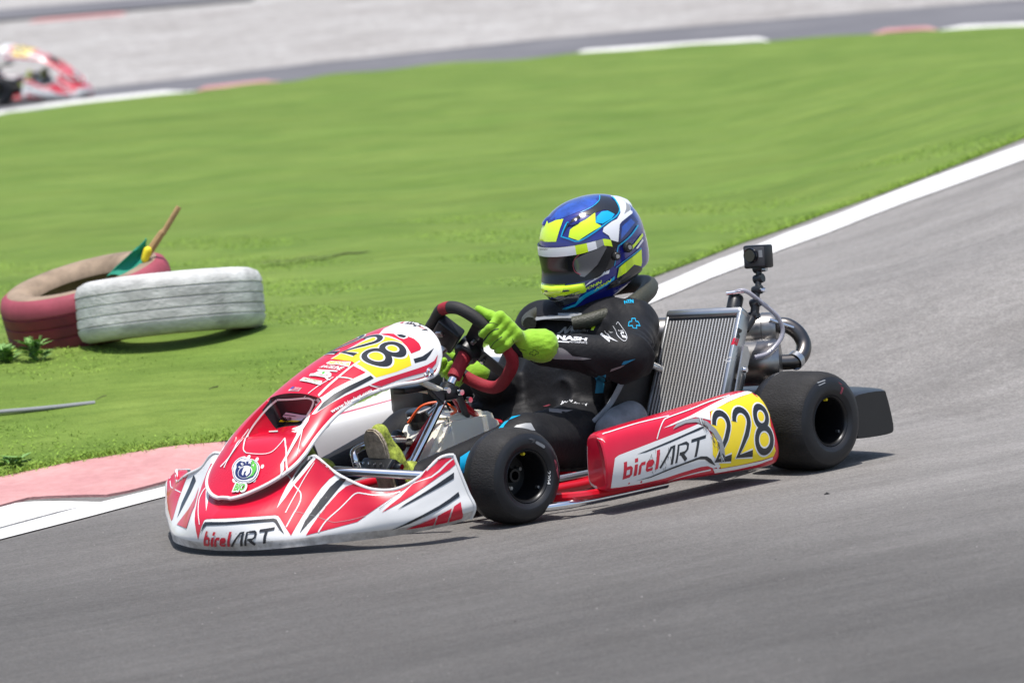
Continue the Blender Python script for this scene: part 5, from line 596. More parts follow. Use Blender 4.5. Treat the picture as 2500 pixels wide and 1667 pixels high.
('helmet','P','cyan',[832.8,-129,657,829,-128.5,646.2,825.4,-127.8,635.3,822.3,-126.9,625.4,819.9,-126.2,617.3,817.8,-125.5,610.1,815.8,-124.8,603,818.6,-125.4,602.2,820.7,-126.1,609.4,822.8,-126.7,616.5,825.3,-127.5,624.6,828.4,-128.2,634.5,832,-129,645.4,836,-129.4,656.2]),
('helmet','P','neon',[823.4,-125,567.1,827.5,-126.6,581.5,832,-127.8,595.9,845.3,-129.6,602.9,859.3,-130.7,609.8,876.1,-131.2,616.4,893.8,-130.7,623,911.4,-129,630.3,931.1,-125.3,637.4,929.7,-126,624.7,928.6,-126.4,612.1,927.8,-126.5,599.4,921.6,-127.4,589.3,890.9,-130.7,597.8,873.4,-130.6,588.4,856.9,-129.6,578.9,839.6,-127.8,573.1]),
('helmet','P','cyan',[822.5,-126.1,596,833.3,-128.1,601.5,844.7,-129.6,606.8,856.5,-130.6,612,869.2,-131.1,616.9,882.4,-131.2,621.6,895.3,-130.7,626.2,907.4,-129.5,630.7,919.1,-127.7,635,931.9,-125,639.3,929.4,-125.5,641.3,916.8,-128,637,905.2,-129.7,632.6,893.4,-130.7,628.2,880.6,-131.2,623.6,867.6,-131.1,618.9,854.9,-130.6,614,843,-129.5,608.8,831.7,-128,603.4,821,-125.9,598]),
('helmet','P','helmet_black',[823.3,-124.8,565.2,839.5,-127.7,571.1,856.7,-129.5,576.9,873.2,-130.5,586.4,890.7,-130.7,595.8,907.6,-129.3,590.4,926.7,-125.9,584.7,927,-120.2,576.7,925.2,-101.6,560.3,897.2,-112.5,557.4,874.7,-117.8,554.3,856.2,-119.3,550.7,837.1,-119.6,547.9,820.5,-117.5,544.9,805.4,-113.9,541.7,791.8,-109,538.3,800.4,-118.1,554.2,811.5,-121.9,559.8]),
('helmet','P','neon',[738.4,91.8,560.7,750.1,97.7,564.2,719.7,53.4,569.2,713.8,31.6,570.7,711.7,13.7,571.8,711.4,-2.4,572.8,712.3,-17.4,573.6,714.6,-30.9,574.2,703.7,-31.4,554.3,700.4,-27.4,543.4,703.5,-17.2,531.7,713.3,12.8,525,720.9,42,523.4,736.2,70.9,525.4,728.1,78.8,534.6,727.5,82.8,547.7]),
('helmet','P','helmet_black',[720.7,68.6,533.3,736.9,69.7,523.8,722.1,41.4,521.7,715.1,14.8,522.8,711.7,-4.7,526.4,709.1,-23.3,529.9,708.1,-40.4,533.3,711.9,-52.7,536.1,717.3,-63.4,538.7,724.2,-72.6,541.1,729.4,-60.5,526.8,736,-47,512.4,734.5,-32.2,507.9,735.5,-14.7,503.2,739.9,6.1,498.1,750.5,32.9,492.3,763.2,57.4,493.6,760.9,60.6,497.9,757.9,64.2,503.2,742.8,63.4,514.2,737.9,68.4,521.8]),
('helmet','P','grey',[738,68.3,521.7,742.7,63.3,514.2,728.5,32,512.5,720.2,0.5,516.4,716.7,-31.5,525.2,716.9,-60.7,535.8,724.3,-72.4,539.8,726.8,-71.5,535.2,731.2,-59.6,524,735.9,-47.4,512.6,737.1,-48,511.9,732.4,-60.2,523.3,728.6,-71.7,534.7,724.2,-72.6,541.2,716.1,-60.8,537.2,715.7,-31.8,526.6,718.8,-0.5,517.9,725.9,29.6,514.3,742.2,63.6,514.8,737.6,68.9,522.5]),
('helmet','P','cyan',[759.1,62.6,501,761.9,59.3,495.9,764,56.3,492.7,760.3,42.1,489.1,744,11.6,494.3,739.2,-8.3,499,737.5,-25.2,503.3,738.3,-39.6,507.3,732.7,-62.7,524.9,740.4,-79.9,535.3,748,-88.6,539.4,756.8,-96.2,543.5,766.5,-103,547.4,776.9,-109,551.3,788.3,-114.2,555.1,801.2,-119.6,564.9,815.2,-123.8,574.6,813.2,-122.7,564.1,800.3,-118.5,557.1,788.4,-113.5,550,777.5,-107.8,545,767.6,-101.1,540,758.8,-93.3,534.8,751.1,-84.5,529.5,744.7,-74.4,524,742.6,-62.6,516,742.6,-48.5,507.7,744.1,-33.1,499.2,743.6,-18.5,495.8,745.7,-1.2,492,756,24.1,487.2,761.7,40.9,487.9,764,55.6,492.3,762.2,58.8,495.2]),
('helmet','T','neon',[735.3,-80.6,539.8,777.4,-109.9,556.3,776.4,-110.2,567.5,736.4,-82.2,549.8],'JOHN',0.2,0.02),
('helmet','T','neon',[756.4,-94.2,539,802.8,-119.6,559.6,804.4,-120.8,569.9,758.8,-98.8,549.2],'JOHN',0.2,0.02),
('visor','P','visor_side',[722.9,-68.9,633.8,729.1,-79,638.6,736.2,-88.3,643.4,744.4,-96.6,648.1,753.3,-104,651.3,763,-110.6,654.4,772.8,-117.4,659.6,784.4,-122.4,664.6,795,-125.3,659.2,783.5,-120.6,640.8,777.7,-117.3,631.1,772.2,-113.6,621.4,767.1,-109.6,611.7,757.5,-102.1,601.5,748.1,-94.4,591.3,736.9,-84.4,579.9,730.4,-75.2,582.1,727.7,-68.3,592.3,724.2,-62,602.6,720.1,-60.5,622.8]),
('visor','P','black',[819.4,129.6,665.2,838,132,659.3,707.5,-16.4,668,702.8,-3.8,665.4,703.6,17.1,661.9,707,4.8,667.8]),
('visor','T','black',[718.3,67.6,667,706.1,28,667.4,807.7,127.2,667.2,756,103.9,672.6],'LUCKY',0.1,0.03),
('visor','T','black',[717.3,66.2,660.3,703.9,20.3,660.5,703.9,19.8,665.3,717,65.4,664.9],'DESIGN',0.1),
('visor','P','old_pink',[727.7,-80.1,646.8,725.9,-75.2,642.9,723.4,-70.8,639.1,721.6,-66.8,634.6,720.4,-63.3,629.4,719.8,-60.2,623.5,720,-58.2,617.2,720.9,-57.5,610.1,722.3,-58,602.6,723.9,-60.3,596.3,725.7,-64.7,592.1,728.2,-69.8,589.3,730.8,-74.6,586.6,731.7,-75.4,588.8,729,-70.7,591.5,726.5,-65.9,594.1,724.8,-62.3,597.7,723.4,-60.4,603.4,722,-59.9,610.4,721.2,-60.6,617.1,721,-62.4,622.8,721.6,-65.2,628.2,722.7,-68.4,633.1,724.5,-72.1,637.2,726.9,-76.4,640.9,729.5,-80.5,644.7]),
('person','P','suit_grey',[406.8,-242.8,425.9,418.2,-250,422.3,429.5,-257.4,418.8,440.6,-264.9,415.2,449.3,-271.4,407.6,455.7,-276,399.3,462.7,-280,390.9,472.7,-288.3,387.8,483.3,-296,384.6,495.4,-302.2,381.3,508,-308,377.8,496.1,-302.5,377.9,484.7,-296.5,377.8,475.9,-287.8,379.2,466.7,-279.3,380.6,456.1,-272.3,382.2,445.3,-265.5,383.8,435.1,-258.2,385.4,424.7,-251,386.9,414.8,-245.9,390.5,405.2,-240.6,394,403.9,-243.7,410.2]),
('person','T','helmet_white',[435,-248.2,438.5,512.6,-292.9,425.9,520.8,-285.9,433.6,452.4,-233.9,450.1],'NASH',0.1,0.05),
('person','P','helmet_white',[431.4,-251,433.5,439.4,-255.8,431.9,447.7,-260.4,430.4,455.6,-265.2,428.8,463.5,-270.2,427.3,465.6,-268.8,430.1,457.6,-263.9,431.6,449.5,-259.2,433.1,441.4,-254.4,434.7,433.5,-249.6,436.2]),
('person','T','helmet_white',[464.4,-270.8,427.2,507.1,-296.6,419.1,510.2,-294.1,423.8,467.3,-268.4,431.4],'MOTORSPORTZ'),
('person','T','grey',[713.2,22.4,421,702.5,-119.9,431.9,713.1,-121.3,450.9,723.5,9.2,439.6],'NASH',0.35,0.05),
('person','P','neon',[704.1,-123.8,432.7,714.3,-126.6,449.8,720.5,-136.5,453.5,713.2,-134.6,443,706.8,-131.9,432.4]),
('person','T','grey',[702.4,-44.2,422,700.8,-117.2,428.2,702,-117.9,432.9,704.9,-43.6,426.1],'MOTORSPORT'),
('person','B','cyan',[673.7,-301.2,442.7,707.3,-313.2,435.8,748,-271.1,459.5,719.8,-254.8,461.9]),
('person','T','helmet_white',[660.2,-271.8,438.5,599,-346.7,416.9,612.7,-348.6,421.8,666.6,-283.1,442.6],'JRI',0.2,0.03),
('person','T','helmet_white',[708.5,-189.6,430.5,577.1,-339.3,409.1,587.8,-341.5,414.5,685.6,-226.8,439.1],'JRI',0.3,0.02),
('person','T','helmet_white',[712.5,-151.5,419.2,566.3,-325.7,416.1,574,-324.1,420.8,714.5,-156.6,423.8],'BENG',0,0.03),
('person','P','helmet_white',[699.7,-216,444.7,685.4,-232.9,442.1,672.6,-248.5,439.2,660.2,-262.9,436.4,616.8,-305.6,437.6,607.6,-314.8,434.3,601.4,-323.3,430.4,598,-332.8,425.1,597,-342,419.3,598.5,-348.1,415.5,601.9,-351.1,415,606.6,-351.8,416.8,611.4,-350.4,420,616.1,-346.7,424.2,621.7,-340.2,429.5,630.2,-329.1,435,655.7,-299.3,439.7,674.7,-273.9,445.7,690.4,-253.1,450.4,698.6,-241.9,453.3,703.5,-235,455,706.1,-230.1,455.4,704.4,-229,454.1,700.4,-230.9,451.8,695.9,-233.2,449.6,694.2,-236.2,449.4,698.5,-234.1,451.6,702.5,-232.1,453.7,703.8,-232.5,454.6,702.3,-235,454.2,697.7,-241.4,452.8,689.1,-252.9,449.9,673.5,-273.7,445.2,653.8,-299.7,439.3,628.4,-329.3,434.7,620.5,-339.7,429.3,615.1,-346.1,424.2,610.7,-349.6,420.3,606.5,-350.8,417.6,602.5,-350.2,416,599.6,-347.7,416.4,598.3,-341.8,420,599.4,-332.7,425.7,603,-323.1,430.8,608.8,-315.2,434.5,618.3,-305.7,437.6,660.2,-264.4,436.8,672.7,-249.8,439.8,685.3,-234.5,442.7,699.2,-217.9,445.4]),
('person','P','helmet_white',[716.8,-166.3,429.1,715.5,-169.5,426.3,714.3,-172.6,423.4,595.8,-290,434.7,583.5,-306.7,431.6,579.2,-316.7,426.9,577.3,-324.4,421.9,578.7,-324.3,422.5,580.7,-316.5,427.5,585.8,-305.7,432.1,602,-285.3,434.6,714.1,-174.1,424,715.4,-171,426.8,716.8,-167.8,429.6]),
('person','T','cyan',[775.4,-194.5,498.4,797.6,-210.5,498.7,815,-192.4,506.7,785.6,-181.7,505],'NTN',0.1,0.05),
('person','P','suit_teal',[565.3,-267.5,319,543.3,-306.3,326,554.9,-312.4,328.4,595.4,-269.1,309.9,697.6,-166.2,282.5,695.3,-164.3,269.8,693.3,-162.1,257,683,-156.1,257.5,673.6,-149.2,257.9,675.8,-150.4,269.1,677.6,-151.8,280.3,679.7,-153.1,291.6]),
('person','P','suit_teal',[578.1,-352.8,352.3,581.2,-358.7,361.4,589.5,-366.6,363,598.3,-374,364.4,608.4,-380.1,365.7,596.1,-371.6,359.6,586,-361,353.3]),
('person','P','suit_grey',[561.4,-328.6,342.8,569.2,-339.8,346.1,577.3,-350.7,349.2,586.1,-360.8,352.3,578.3,-349.2,344.7,570,-335.8,339.9,562.2,-321.8,335.1]),
('person','P','cyan',[187.1,-236.4,220,204.9,-230.3,225.7,224.6,-222.2,231.2,241.3,-217.2,237.2,248.5,-226.1,240.9,257.4,-233.2,244.4,267.8,-238.9,247.6,279.4,-243.3,250.7,271.9,-233.6,249.5,269.2,-219.1,247.6,245.1,-227.9,239.5,224.5,-233.2,230.9,200,-245,220.4]),
('person','P','grey',[224.7,-260.1,221.3,240.7,-262,228.4,251.2,-268.7,229.9,262.4,-274.7,231.3,276.1,-283.5,229.6,275.1,-291.8,219.4,276.1,-298,208.9,265.2,-292.2,212.3,255.3,-285.5,215.5,241.3,-271.8,221.2]),
('person','P','cyan',[33.9,-244.5,169.3,47.6,-245.2,173.8,61.5,-245.7,178.4,75.6,-246,182.9,63.6,-250.4,172.6,53.3,-253,162.1,44.5,-254,151.3,40.8,-253.6,138.8,39.4,-250.8,126,21.8,-249.3,128.5,23,-250.7,142.5,27.1,-249,156.1]),
('person','P','suit_grey',[465.7,-168.6,243.1,463.4,-186.5,242.8,468,-197.5,241.5,487.9,-193.5,237.9,499.3,-198,235.6,509.9,-203.1,233.4,525.2,-203.6,230.5,496.5,-209.8,230.2,461.9,-221.9,230.8,446.5,-220.2,234.3,429.7,-220.1,237.9,416.3,-216.5,241.1]),
('person','T','helmet_white',[603.4,-78.3,234.1,597.8,-186.9,227.9,619.4,-169.5,236.2,618.4,-68.4,243.5],'JOHN JOHN',0.1,0.03),
('person','P','old_pink',[619.4,7.2,226.2,621.3,-15.6,232,619.4,-25.3,231,619.6,-8.5,225.8]),
('glove','P','glove_black',[261.3,-128.7,531.9,266.3,-137.2,525.8,260.8,-157.5,519.4,265.4,-170.8,513.5,257,-197.1,509.2,244.6,-182.9,507.3,236.9,-167.8,493.2,259.2,-134.3,487.1,261.5,-130.8,530.9]),
('glove','P','glove_black',[237.8,-150.8,471.1,240,-153,469.2,245.6,-157.2,457.8,245.5,-158,456.7,244.2,-165.2,461.1,245,-171.3,467.9,246,-177.1,474,246,-184.1,479,246.5,-191,483.5,249.9,-194.7,486.6,254.4,-196.9,488,258.5,-199.6,488.5,262.6,-202.6,489.1,263.2,-201.7,491.2,259.4,-198.3,490.9,254.9,-195.6,490.7,248.6,-194.2,489.5,244,-190.9,486.5,243.6,-183.3,481.9,243.7,-175.4,476.8,243.9,-167.8,470.4,244.2,-160.6,463.9,245.3,-157.4,461,245.5,-157,461.7,240.3,-153,469,238.2,-150.6,471]),
('glove','P','glove_black',[256.2,-172,437.8,255.5,-178.1,442.9,256.3,-182.7,447.8,257,-188.7,452.7,258,-196.9,457.8,260.2,-205.4,462.9,267.2,-209.1,467.4,267.2,-207.8,468.9,260.1,-204.1,464.4,258,-195.4,459.2,257.2,-186.8,454,256.2,-180.9,448.9,255.2,-176.5,444,256.1,-170.1,438.9]),
('glove','P','glove_black',[232.9,-155.4,482,234.5,-159.5,487,236.9,-163.7,491.3,240.1,-166.6,495.3,243.6,-170.1,498.8,247.2,-173.9,502.4,243.6,-184.1,506.8,246.9,-190.4,507.5,252.6,-195.5,506.7,260.7,-198.3,505.7,260.8,-198.4,507,253,-195.3,508,247.8,-189.6,508.7,246.5,-180.8,507.7,246.9,-174.2,502.7,243.3,-170.2,498.8,240.1,-166.6,495.3,237.2,-163.4,491.4,236.4,-156.1,487.5,233.8,-153.1,482.7]),
('glove','B','glove_black',[353.9,-220.6,405.8,371.5,-238.7,404.7,370.1,-244.3,419.4,350,-228.9,421.8]),
('glove','P','glove_black',[292,-221.5,460.3,291.8,-223.3,455.2,293.6,-223.3,449.8,317.4,-202.1,441.9,320,-203.2,437.3,322.9,-204.9,433.1,326.7,-207.6,429.2,332.2,-211.2,425.7,339.1,-215.2,422.5,344.8,-220.3,419.5,344.7,-221.1,420.8,338.9,-216.1,423.8,332,-212.2,427,326.5,-208.8,430.4,322.8,-206.4,434.1,320,-204.7,438.1,317.3,-203.9,442.6,295.3,-223.4,450,293.3,-223.7,455.4,293.2,-222,460.5]),
('radiator','P','white',[957.1,-453.1,434.3,967.9,-457.4,426.1,987,-454.1,416.9,983.8,-454.9,405.5,980.5,-455.8,394.2,977.2,-456.6,382.9,967.5,-458.6,372.3,957.8,-460.7,361.8,948,-462.7,351.3,934.4,-465.4,340.5,920.7,-468.2,329.7,911.8,-470.1,318.9,902.8,-471.9,308.1,893.9,-473.8,297.4,885,-475.7,286.6,877.6,-477.3,276.8,870.3,-478.8,267,863,-480.4,257.2,855.6,-482,247.5,848.3,-483.5,237.7,843.3,-466.7,234.4,840.8,-447.6,230.7,847.9,-447.4,241.5,855.8,-446.4,252.3,862.5,-446.5,263.2,865.2,-450.4,274.6,871.9,-450.5,285.6,878.9,-449.7,295.5,886.9,-448,305.3,893.3,-447.7,315.4,900.5,-446.7,325.3,906.7,-446.7,335.4,908.9,-450.4,346.1,915.5,-450.1,357,922.2,-449.9,367.9,929.6,-449,378.8,931,-453.6,390.4,937.1,-453.8,401.4,943.8,-453.6,412.4,950.5,-453.4,423.3]),
('radiator','P','red',[898.3,-444.8,330.3,896.5,-468.3,330.9,920.4,-468.3,328.2,911.1,-470.3,315.3,888.4,-469.1,317.4,889.9,-445.9,316.3]),
('radiator','T','red',[933.3,-465.2,361.2,947.3,-462.2,379,927.5,-458.4,384.4,916.7,-457.2,366.5],'E',0,0.05),
('radiator','T','black',[948.5,-462,380.1,966.4,-458.2,401.8,944.6,-458.1,412.5,928.7,-458.6,386.3],'M',0,0.05),
('radiator','P','black',[885.4,-448.3,301.4,874.6,-461.2,282.8,863.9,-478.4,274.4,852.1,-477,255.9,861.1,-454.2,259.4,867.6,-452.7,269.8,873.8,-451.5,280.3,878.7,-450.8,291]),
('radiator','P','black',[858,-452.2,262.3,861.1,-455.9,260.7,850.4,-456.8,240.8,844.7,-451.3,235.2,849.9,-453,249]),
('radiator','T','white',[896.4,-445.8,323.8,910.1,-470.3,323,913.2,-469.6,326.9,899.4,-445.2,327.9],'SETTING',0,0.02),
('radiator','T','white',[892.8,-456.8,318,895.3,-473.1,318.4,898.3,-472.5,322.5,895.6,-456.5,322.2],'LINE',0,0.02),
('radiator','P','black',[931.3,-465.7,355.2,938.4,-464.3,358.2,945.5,-462.9,361.1,952.3,-461.6,365.4,957.9,-460.4,371.7,962.9,-459.3,379,967.9,-458.3,386.3,964.4,-458.9,387.2,959.4,-460,379.9,954.5,-461,372.6,949.1,-462.2,366.7,942.8,-463.4,362.7,935.9,-464.7,359.8,928.8,-466.1,356.9]),
('fuel_tank','P','white',[213,6,218,226.1,6,222.8,237.1,3.8,228,241.4,-10,222,240.5,-10,214.5,225.8,-10,202.3,218.9,4,205.8]),
('fuel_tank','P','white',[212.1,34.1,223.3,213.5,25.9,225.2,209.1,15.3,219.3,205.2,11.9,214.2,208.3,26.7,218.3]),
('neck_brace','P','grey',[902,135.1,473.4,909.9,127.5,476.6,926.4,126.7,478.6,935.5,120.7,481.1,689,-106.5,478.1,679,-97.1,476.2,669.1,-87.7,474.2,897.6,136.6,472.4]),
('neck_brace','P','grey',[972.6,88.1,492,979.3,79.5,496,985.5,70.3,500.1,992.9,62.4,504,991.8,74.2,495.5,983.8,82.9,492.4,979.1,94.8,489.6]),
]
def add_decals(part,parts):
    rows=[d for d in DECALS if d[0]==part]
    if not rows: return parts
    bvh=bvh_of(parts); out=list(parts); boxes=[]
    for i,d in enumerate(rows):
        P=np.array(d[3],float).reshape(-1,3)/1000; lo=P.min(0)-.002; hi=P.max(0)+.002
        lev=1+max([v for a,b,v in boxes if np.all(a<hi) and np.all(b>lo)],default=-1); lev=min(lev,16); boxes.append((lo,hi,lev+(1 if d[1]=='D' else 0)))
        off=.0007+.00032*lev
        if d[1]=='P': out.append(poly_decal(bvh,P,d[2],off))
        elif d[1]=='W': s,w,h=wordmark(); out+=quad_shape(bvh,P,[(('red' if m=='red' else 'black'),p) for m,p in s],w,h,off)
        elif d[1]=='B': out+=quad_shape(bvh,P,[(d[2],strip2d([a_,b_],.085)) for a_,b_ in zip(BOW,BOW[1:]+BOW[:1])],1.6,1,off)
        elif d[1]=='D': out+=digits(bvh,P,d[4],off)
        elif d[1]=='T': out+=quad_text(bvh,P,d[4],d[2],off,d[5] if len(d)>5 else 0,d[6] if len(d)>6 else 0)
    return out
# ---------------------------------------------------------------- terrain (t: metres beyond the kart, l: metres sideways)
DH=np.array([math.sin(.8039),math.cos(.8039)]); RH=np.array([DH[1],-DH[0]]); P0=np.array([.6,-.3])
def Hh(t,l): return .27*sS((t-.9)/2.)+.05*sS((t-4)/20)+.30*sS((l-.4)/2.2)*sS((t-1.2)/3.2)*(1-sS((t-8)/18))+.05*np.maximum(0,t-30)
def G(l,t,dz=0): 
    p=P0+RH*l+DH*t; return np.array([p[0],p[1],float(Hh(t,l))+dz])
def curve(pts,lo=0.,hi=0.):
    p=sorted(pts); L=np.array([a for a,_ in p]);T=np.array([b for _,b in p])
    def f(l):
        if l<L[0]: return T[0]+lo*(l-L[0])
        if l>L[-1]: return T[-1]+hi*(l-L[-1])
        return float(np.interp(l,L,T))
    return f
c_kout=curve([(-1.904,1.30),(-1.7,1.41),(-1.4,1.50),(-1.2,1.53),(-.977,1.64),(-.809,1.80),(-.718,1.92),(-.573,2.08),(-.405,2.32),(-.232,2.68),(-.085,3.1),(.136,3.82),(.343,4.53),(.531,5.2),(.912,5.94),(1.303,6.39),(1.603,6.72),(1.828,7.02)],.35,1.2)
c_lup=curve([(-1.9,-.03),(-1.77,.232),(-1.564,.625),(-1.362,.944),(-1.093,1.24),(-.836,1.498),(-.569,1.75),(-.32,2.06),(-.05,2.7),(.162,3.45),(.423,4.49),(.71,5.33),(1.099,6.0),(1.291,6.25),(1.583,6.5),(1.793,6.69)],2.2,1.1)
c_llo=curve([(-1.9,-.3),(-1.741,-.006),(-1.534,.342),(-1.34,.694),(-1.084,1.05),(-.831,1.335),(-.567,1.6),(-.32,1.87),(-.05,2.33),(.151,2.84),(.401,3.762),(.675,4.6),(1.048,5.26),(1.233,5.48),(1.513,5.7),(1.71,5.86)],2.2,1.0)
c_kin=lambda l: c_lup(l)+.05
c_gf=curve([(-4.9,24.6),(-4.442,26.1),(-3.868,26.6),(-3.36,27.06),(-2.959,27.4),(-2.064,28.6),(-1.365,28.88),(-.118,28.75),(1.645,28.2),(2.828,27.5),(3.622,26.2)],.3,-.3)
c_kf=lambda l:c_gf(l)+1.05
c_rt=curve([(-4.54,30.24),(-2.66,31.1),(-.278,31.83),(4.2,31.9)],.1,0)
def strip(f0,f1,l0,l1,nl,nt_,dz=0,warp=1.,noise=0):
    L=np.linspace(l0,l1,nl); V=[]
    for l in L:
        a,b=f0(l),f1(l)
        for k in range(nt_):
            t=a+(b-a)*(k/(nt_-1))**warp; V.append(G(l,t,dz if not callable(dz) else dz(l,t,k/(nt_-1))))
    return V,[f[::-1] for f in grid_faces(nl,nt_)]
# ground materials
def ground_mat(name,cols,scales,rough=.9,bump=.6,bscale=300,stretch=None,rot=0,speck=None):
    m=bpy.data.materials.new(name); m.use_nodes=True; n=m.node_tree; b=n.nodes['Principled BSDF']; b.inputs['Roughness'].default_value=rough; b.inputs['Specular IOR Level'].default_value=.3
    tc=n.nodes.new('ShaderNodeTexCoord'); src=tc.outputs['Object']; last=None
    for i,(c0,c1,s,mixf,st) in enumerate(cols):
        v=src
        if st:
            mp=n.nodes.new('ShaderNodeMapping'); mp.vector_type='TEXTURE'; mp.inputs['Rotation'].default_value=(0,0,rot); mp.inputs['Scale'].default_value=st; n.links.new(src,mp.inputs[0]); v=mp.outputs[0]
        t=n.nodes.new('ShaderNodeTexNoise'); t.inputs['Scale'].default_value=s; t.inputs['Detail'].default_value=7; t.inputs['Roughness'].default_value=.62; n.links.new(v,t.inputs['Vector'])
        r=n.nodes.new('ShaderNodeValToRGB'); r.color_ramp.elements[0].position=.34; r.color_ramp.elements[1].position=.68
        r.color_ramp.elements[0].color=(*c0,1); r.color_ramp.elements[1].color=(*c1,1); n.links.new(t.outputs['Fac'],r.inputs[0])
        if last is None: last=r.outputs[0]
        else:
            mx=n.nodes.new('ShaderNodeMixRGB'); mx.blend_type='MULTIPLY' if mixf<0 else 'MIX'; mx.inputs[0].default_value=abs(mixf); n.links.new(last,mx.inputs[1]); n.links.new(r.outputs[0],mx.inputs[2]); last=mx.outputs[0]
    if speck:
        vo=n.nodes.new('ShaderNodeTexVoronoi'); vo.inputs['Scale'].default_value=speck[0]; n.links.new(src,vo.inputs['Vector'])
        r=n.nodes.new('ShaderNodeValToRGB'); r.color_ramp.elements[0].position=speck[1]; r.color_ramp.elements[1].position=speck[1]+.06; r.color_ramp.elements[0].color=(*speck[2],1); r.color_ramp.elements[1].color=(1,1,1,1)
        n.links.new(vo.outputs['Distance'],r.inputs[0])
        mx=n.nodes.new('ShaderNodeMixRGB'); mx.blend_type='MULTIPLY'; mx.inputs[0].default_value=speck[3]; n.links.new(last,mx.inputs[1]); n.links.new(r.outputs[0],mx.inputs[2]); last=mx.outputs[0]
    n.links.new(last,b.inputs['Base Color'])
    t2=n.nodes.new('ShaderNodeTexNoise'); t2.inputs['Scale'].default_value=bscale; t2.inputs['Detail'].default_value=5; n.links.new(src,t2.inputs['Vector'])
    bp=n.nodes.new('ShaderNodeBump'); bp.inputs['Strength'].default_value=bump; bp.inputs['Distance'].default_value=.006; n.links.new(t2.outputs['Fac'],bp.inputs['Height']); n.links.new(bp.outputs[0],b.inputs['Normal'])
    MATS[name]=m; return m
RDIR=math.atan2(-.16,1)   # run of the racing line
ground_mat('asphalt',[((.45,.425,.40),(.51,.485,.46),2.2,1,None),((.66,.66,.66),(1,1,1),1.3,-.65,(3.,.35,1)),((.66,.65,.64),(1,1,1),9,-.45,(2.5,.5,1)),((.62,.62,.62),(1,1,1),42,-.45,None),((.28,.28,.28),(1,1,1),130,-.62,None),((.6,.6,.6),(1,1,1),38,-.4,None),((.72,.72,.72),(1,1,1),.35,-.8,(2.5,1,1))],None,rough=.82,bump=.8,bscale=260,rot=RDIR)
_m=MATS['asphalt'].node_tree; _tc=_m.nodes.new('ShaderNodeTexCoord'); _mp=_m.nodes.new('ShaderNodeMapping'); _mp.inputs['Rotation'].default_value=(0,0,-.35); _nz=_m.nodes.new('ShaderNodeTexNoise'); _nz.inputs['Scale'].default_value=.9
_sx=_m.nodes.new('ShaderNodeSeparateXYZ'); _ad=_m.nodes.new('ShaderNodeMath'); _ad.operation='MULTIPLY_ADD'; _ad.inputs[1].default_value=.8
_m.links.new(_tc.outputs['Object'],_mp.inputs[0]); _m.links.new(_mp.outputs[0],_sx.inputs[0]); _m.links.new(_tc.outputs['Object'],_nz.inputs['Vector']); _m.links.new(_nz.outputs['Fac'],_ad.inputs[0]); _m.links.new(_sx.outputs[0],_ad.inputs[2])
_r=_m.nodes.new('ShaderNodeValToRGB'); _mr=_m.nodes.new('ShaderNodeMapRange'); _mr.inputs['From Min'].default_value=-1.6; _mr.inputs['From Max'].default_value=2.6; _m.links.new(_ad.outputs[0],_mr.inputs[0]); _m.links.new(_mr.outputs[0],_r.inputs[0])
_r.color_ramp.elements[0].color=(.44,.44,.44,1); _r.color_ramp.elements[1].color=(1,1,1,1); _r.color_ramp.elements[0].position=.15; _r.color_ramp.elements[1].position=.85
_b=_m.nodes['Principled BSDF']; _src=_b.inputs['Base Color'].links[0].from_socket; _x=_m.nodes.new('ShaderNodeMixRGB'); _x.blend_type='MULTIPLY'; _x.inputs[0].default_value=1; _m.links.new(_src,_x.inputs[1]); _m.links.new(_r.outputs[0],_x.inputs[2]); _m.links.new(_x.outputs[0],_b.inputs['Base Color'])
ground_mat('turf_blade',[((.20,.33,.04),(.28,.41,.07),3,1,None)],None,rough=.9,bump=0,bscale=50)
ground_mat('turf',[((.160,.258,.040),(.235,.325,.068),1.6,1,None),((.48,.56,.40),(1,1,1),7,-.6,(3.0,.6,1)),((.55,.62,.45),(1,1,1),28,-.4,(2.,.8,1)),((.55,.6,.45),(1,1,1),110,-.45,None),((.74,.76,.62),(1,1,1),.55,-.75,(3.2,.6,1)),((.8,.75,.6),(1,1,1),2.4,-.4,(2.2,.6,1))],None,rough=.95,bump=1.,bscale=140,rot=math.atan2(RH[1],RH[0]))
ground_mat('gravel_mat',[((.42,.40,.385),(.52,.505,.49),.7,1,None),((.55,.53,.5),(1,1,1),2.2,-.45,None),((.45,.44,.42),(1,1,1),9,-.6,None),((.5,.5,.5),(1,1,1),45,-.5,None)],None,rough=1,bump=1,bscale=60)
ground_mat('line_paint',[((.60,.59,.57),(.78,.77,.75),5,1,None),((.72,.72,.72),(1,1,1),60,-.5,None)],None,rough=.7,bump=.4,bscale=200)
ground_mat('kerb_pink',[((.44,.21,.21),(.56,.31,.295),3,1,None),((.70,.67,.65),(1,1,1),30,-.5,None)],None,rough=.8,bump=.5,bscale=120)
ground_mat('kerb_white',[((.66,.65,.62),(.80,.79,.77),4,1,None),((.75,.74,.7),(1,1,1),30,-.5,None)],None,rough=.8,bump=.5,bscale=120)
ground_mat('soil',[((.035,.045,.012),(.06,.07,.02),6,1,None)],None,rough=1,bump=1,bscale=80)
ground_mat('far_asphalt',[((.11,.108,.118),(.15,.147,.155),.8,1,None)],None,rough=.85,bump=.4,bscale=80)
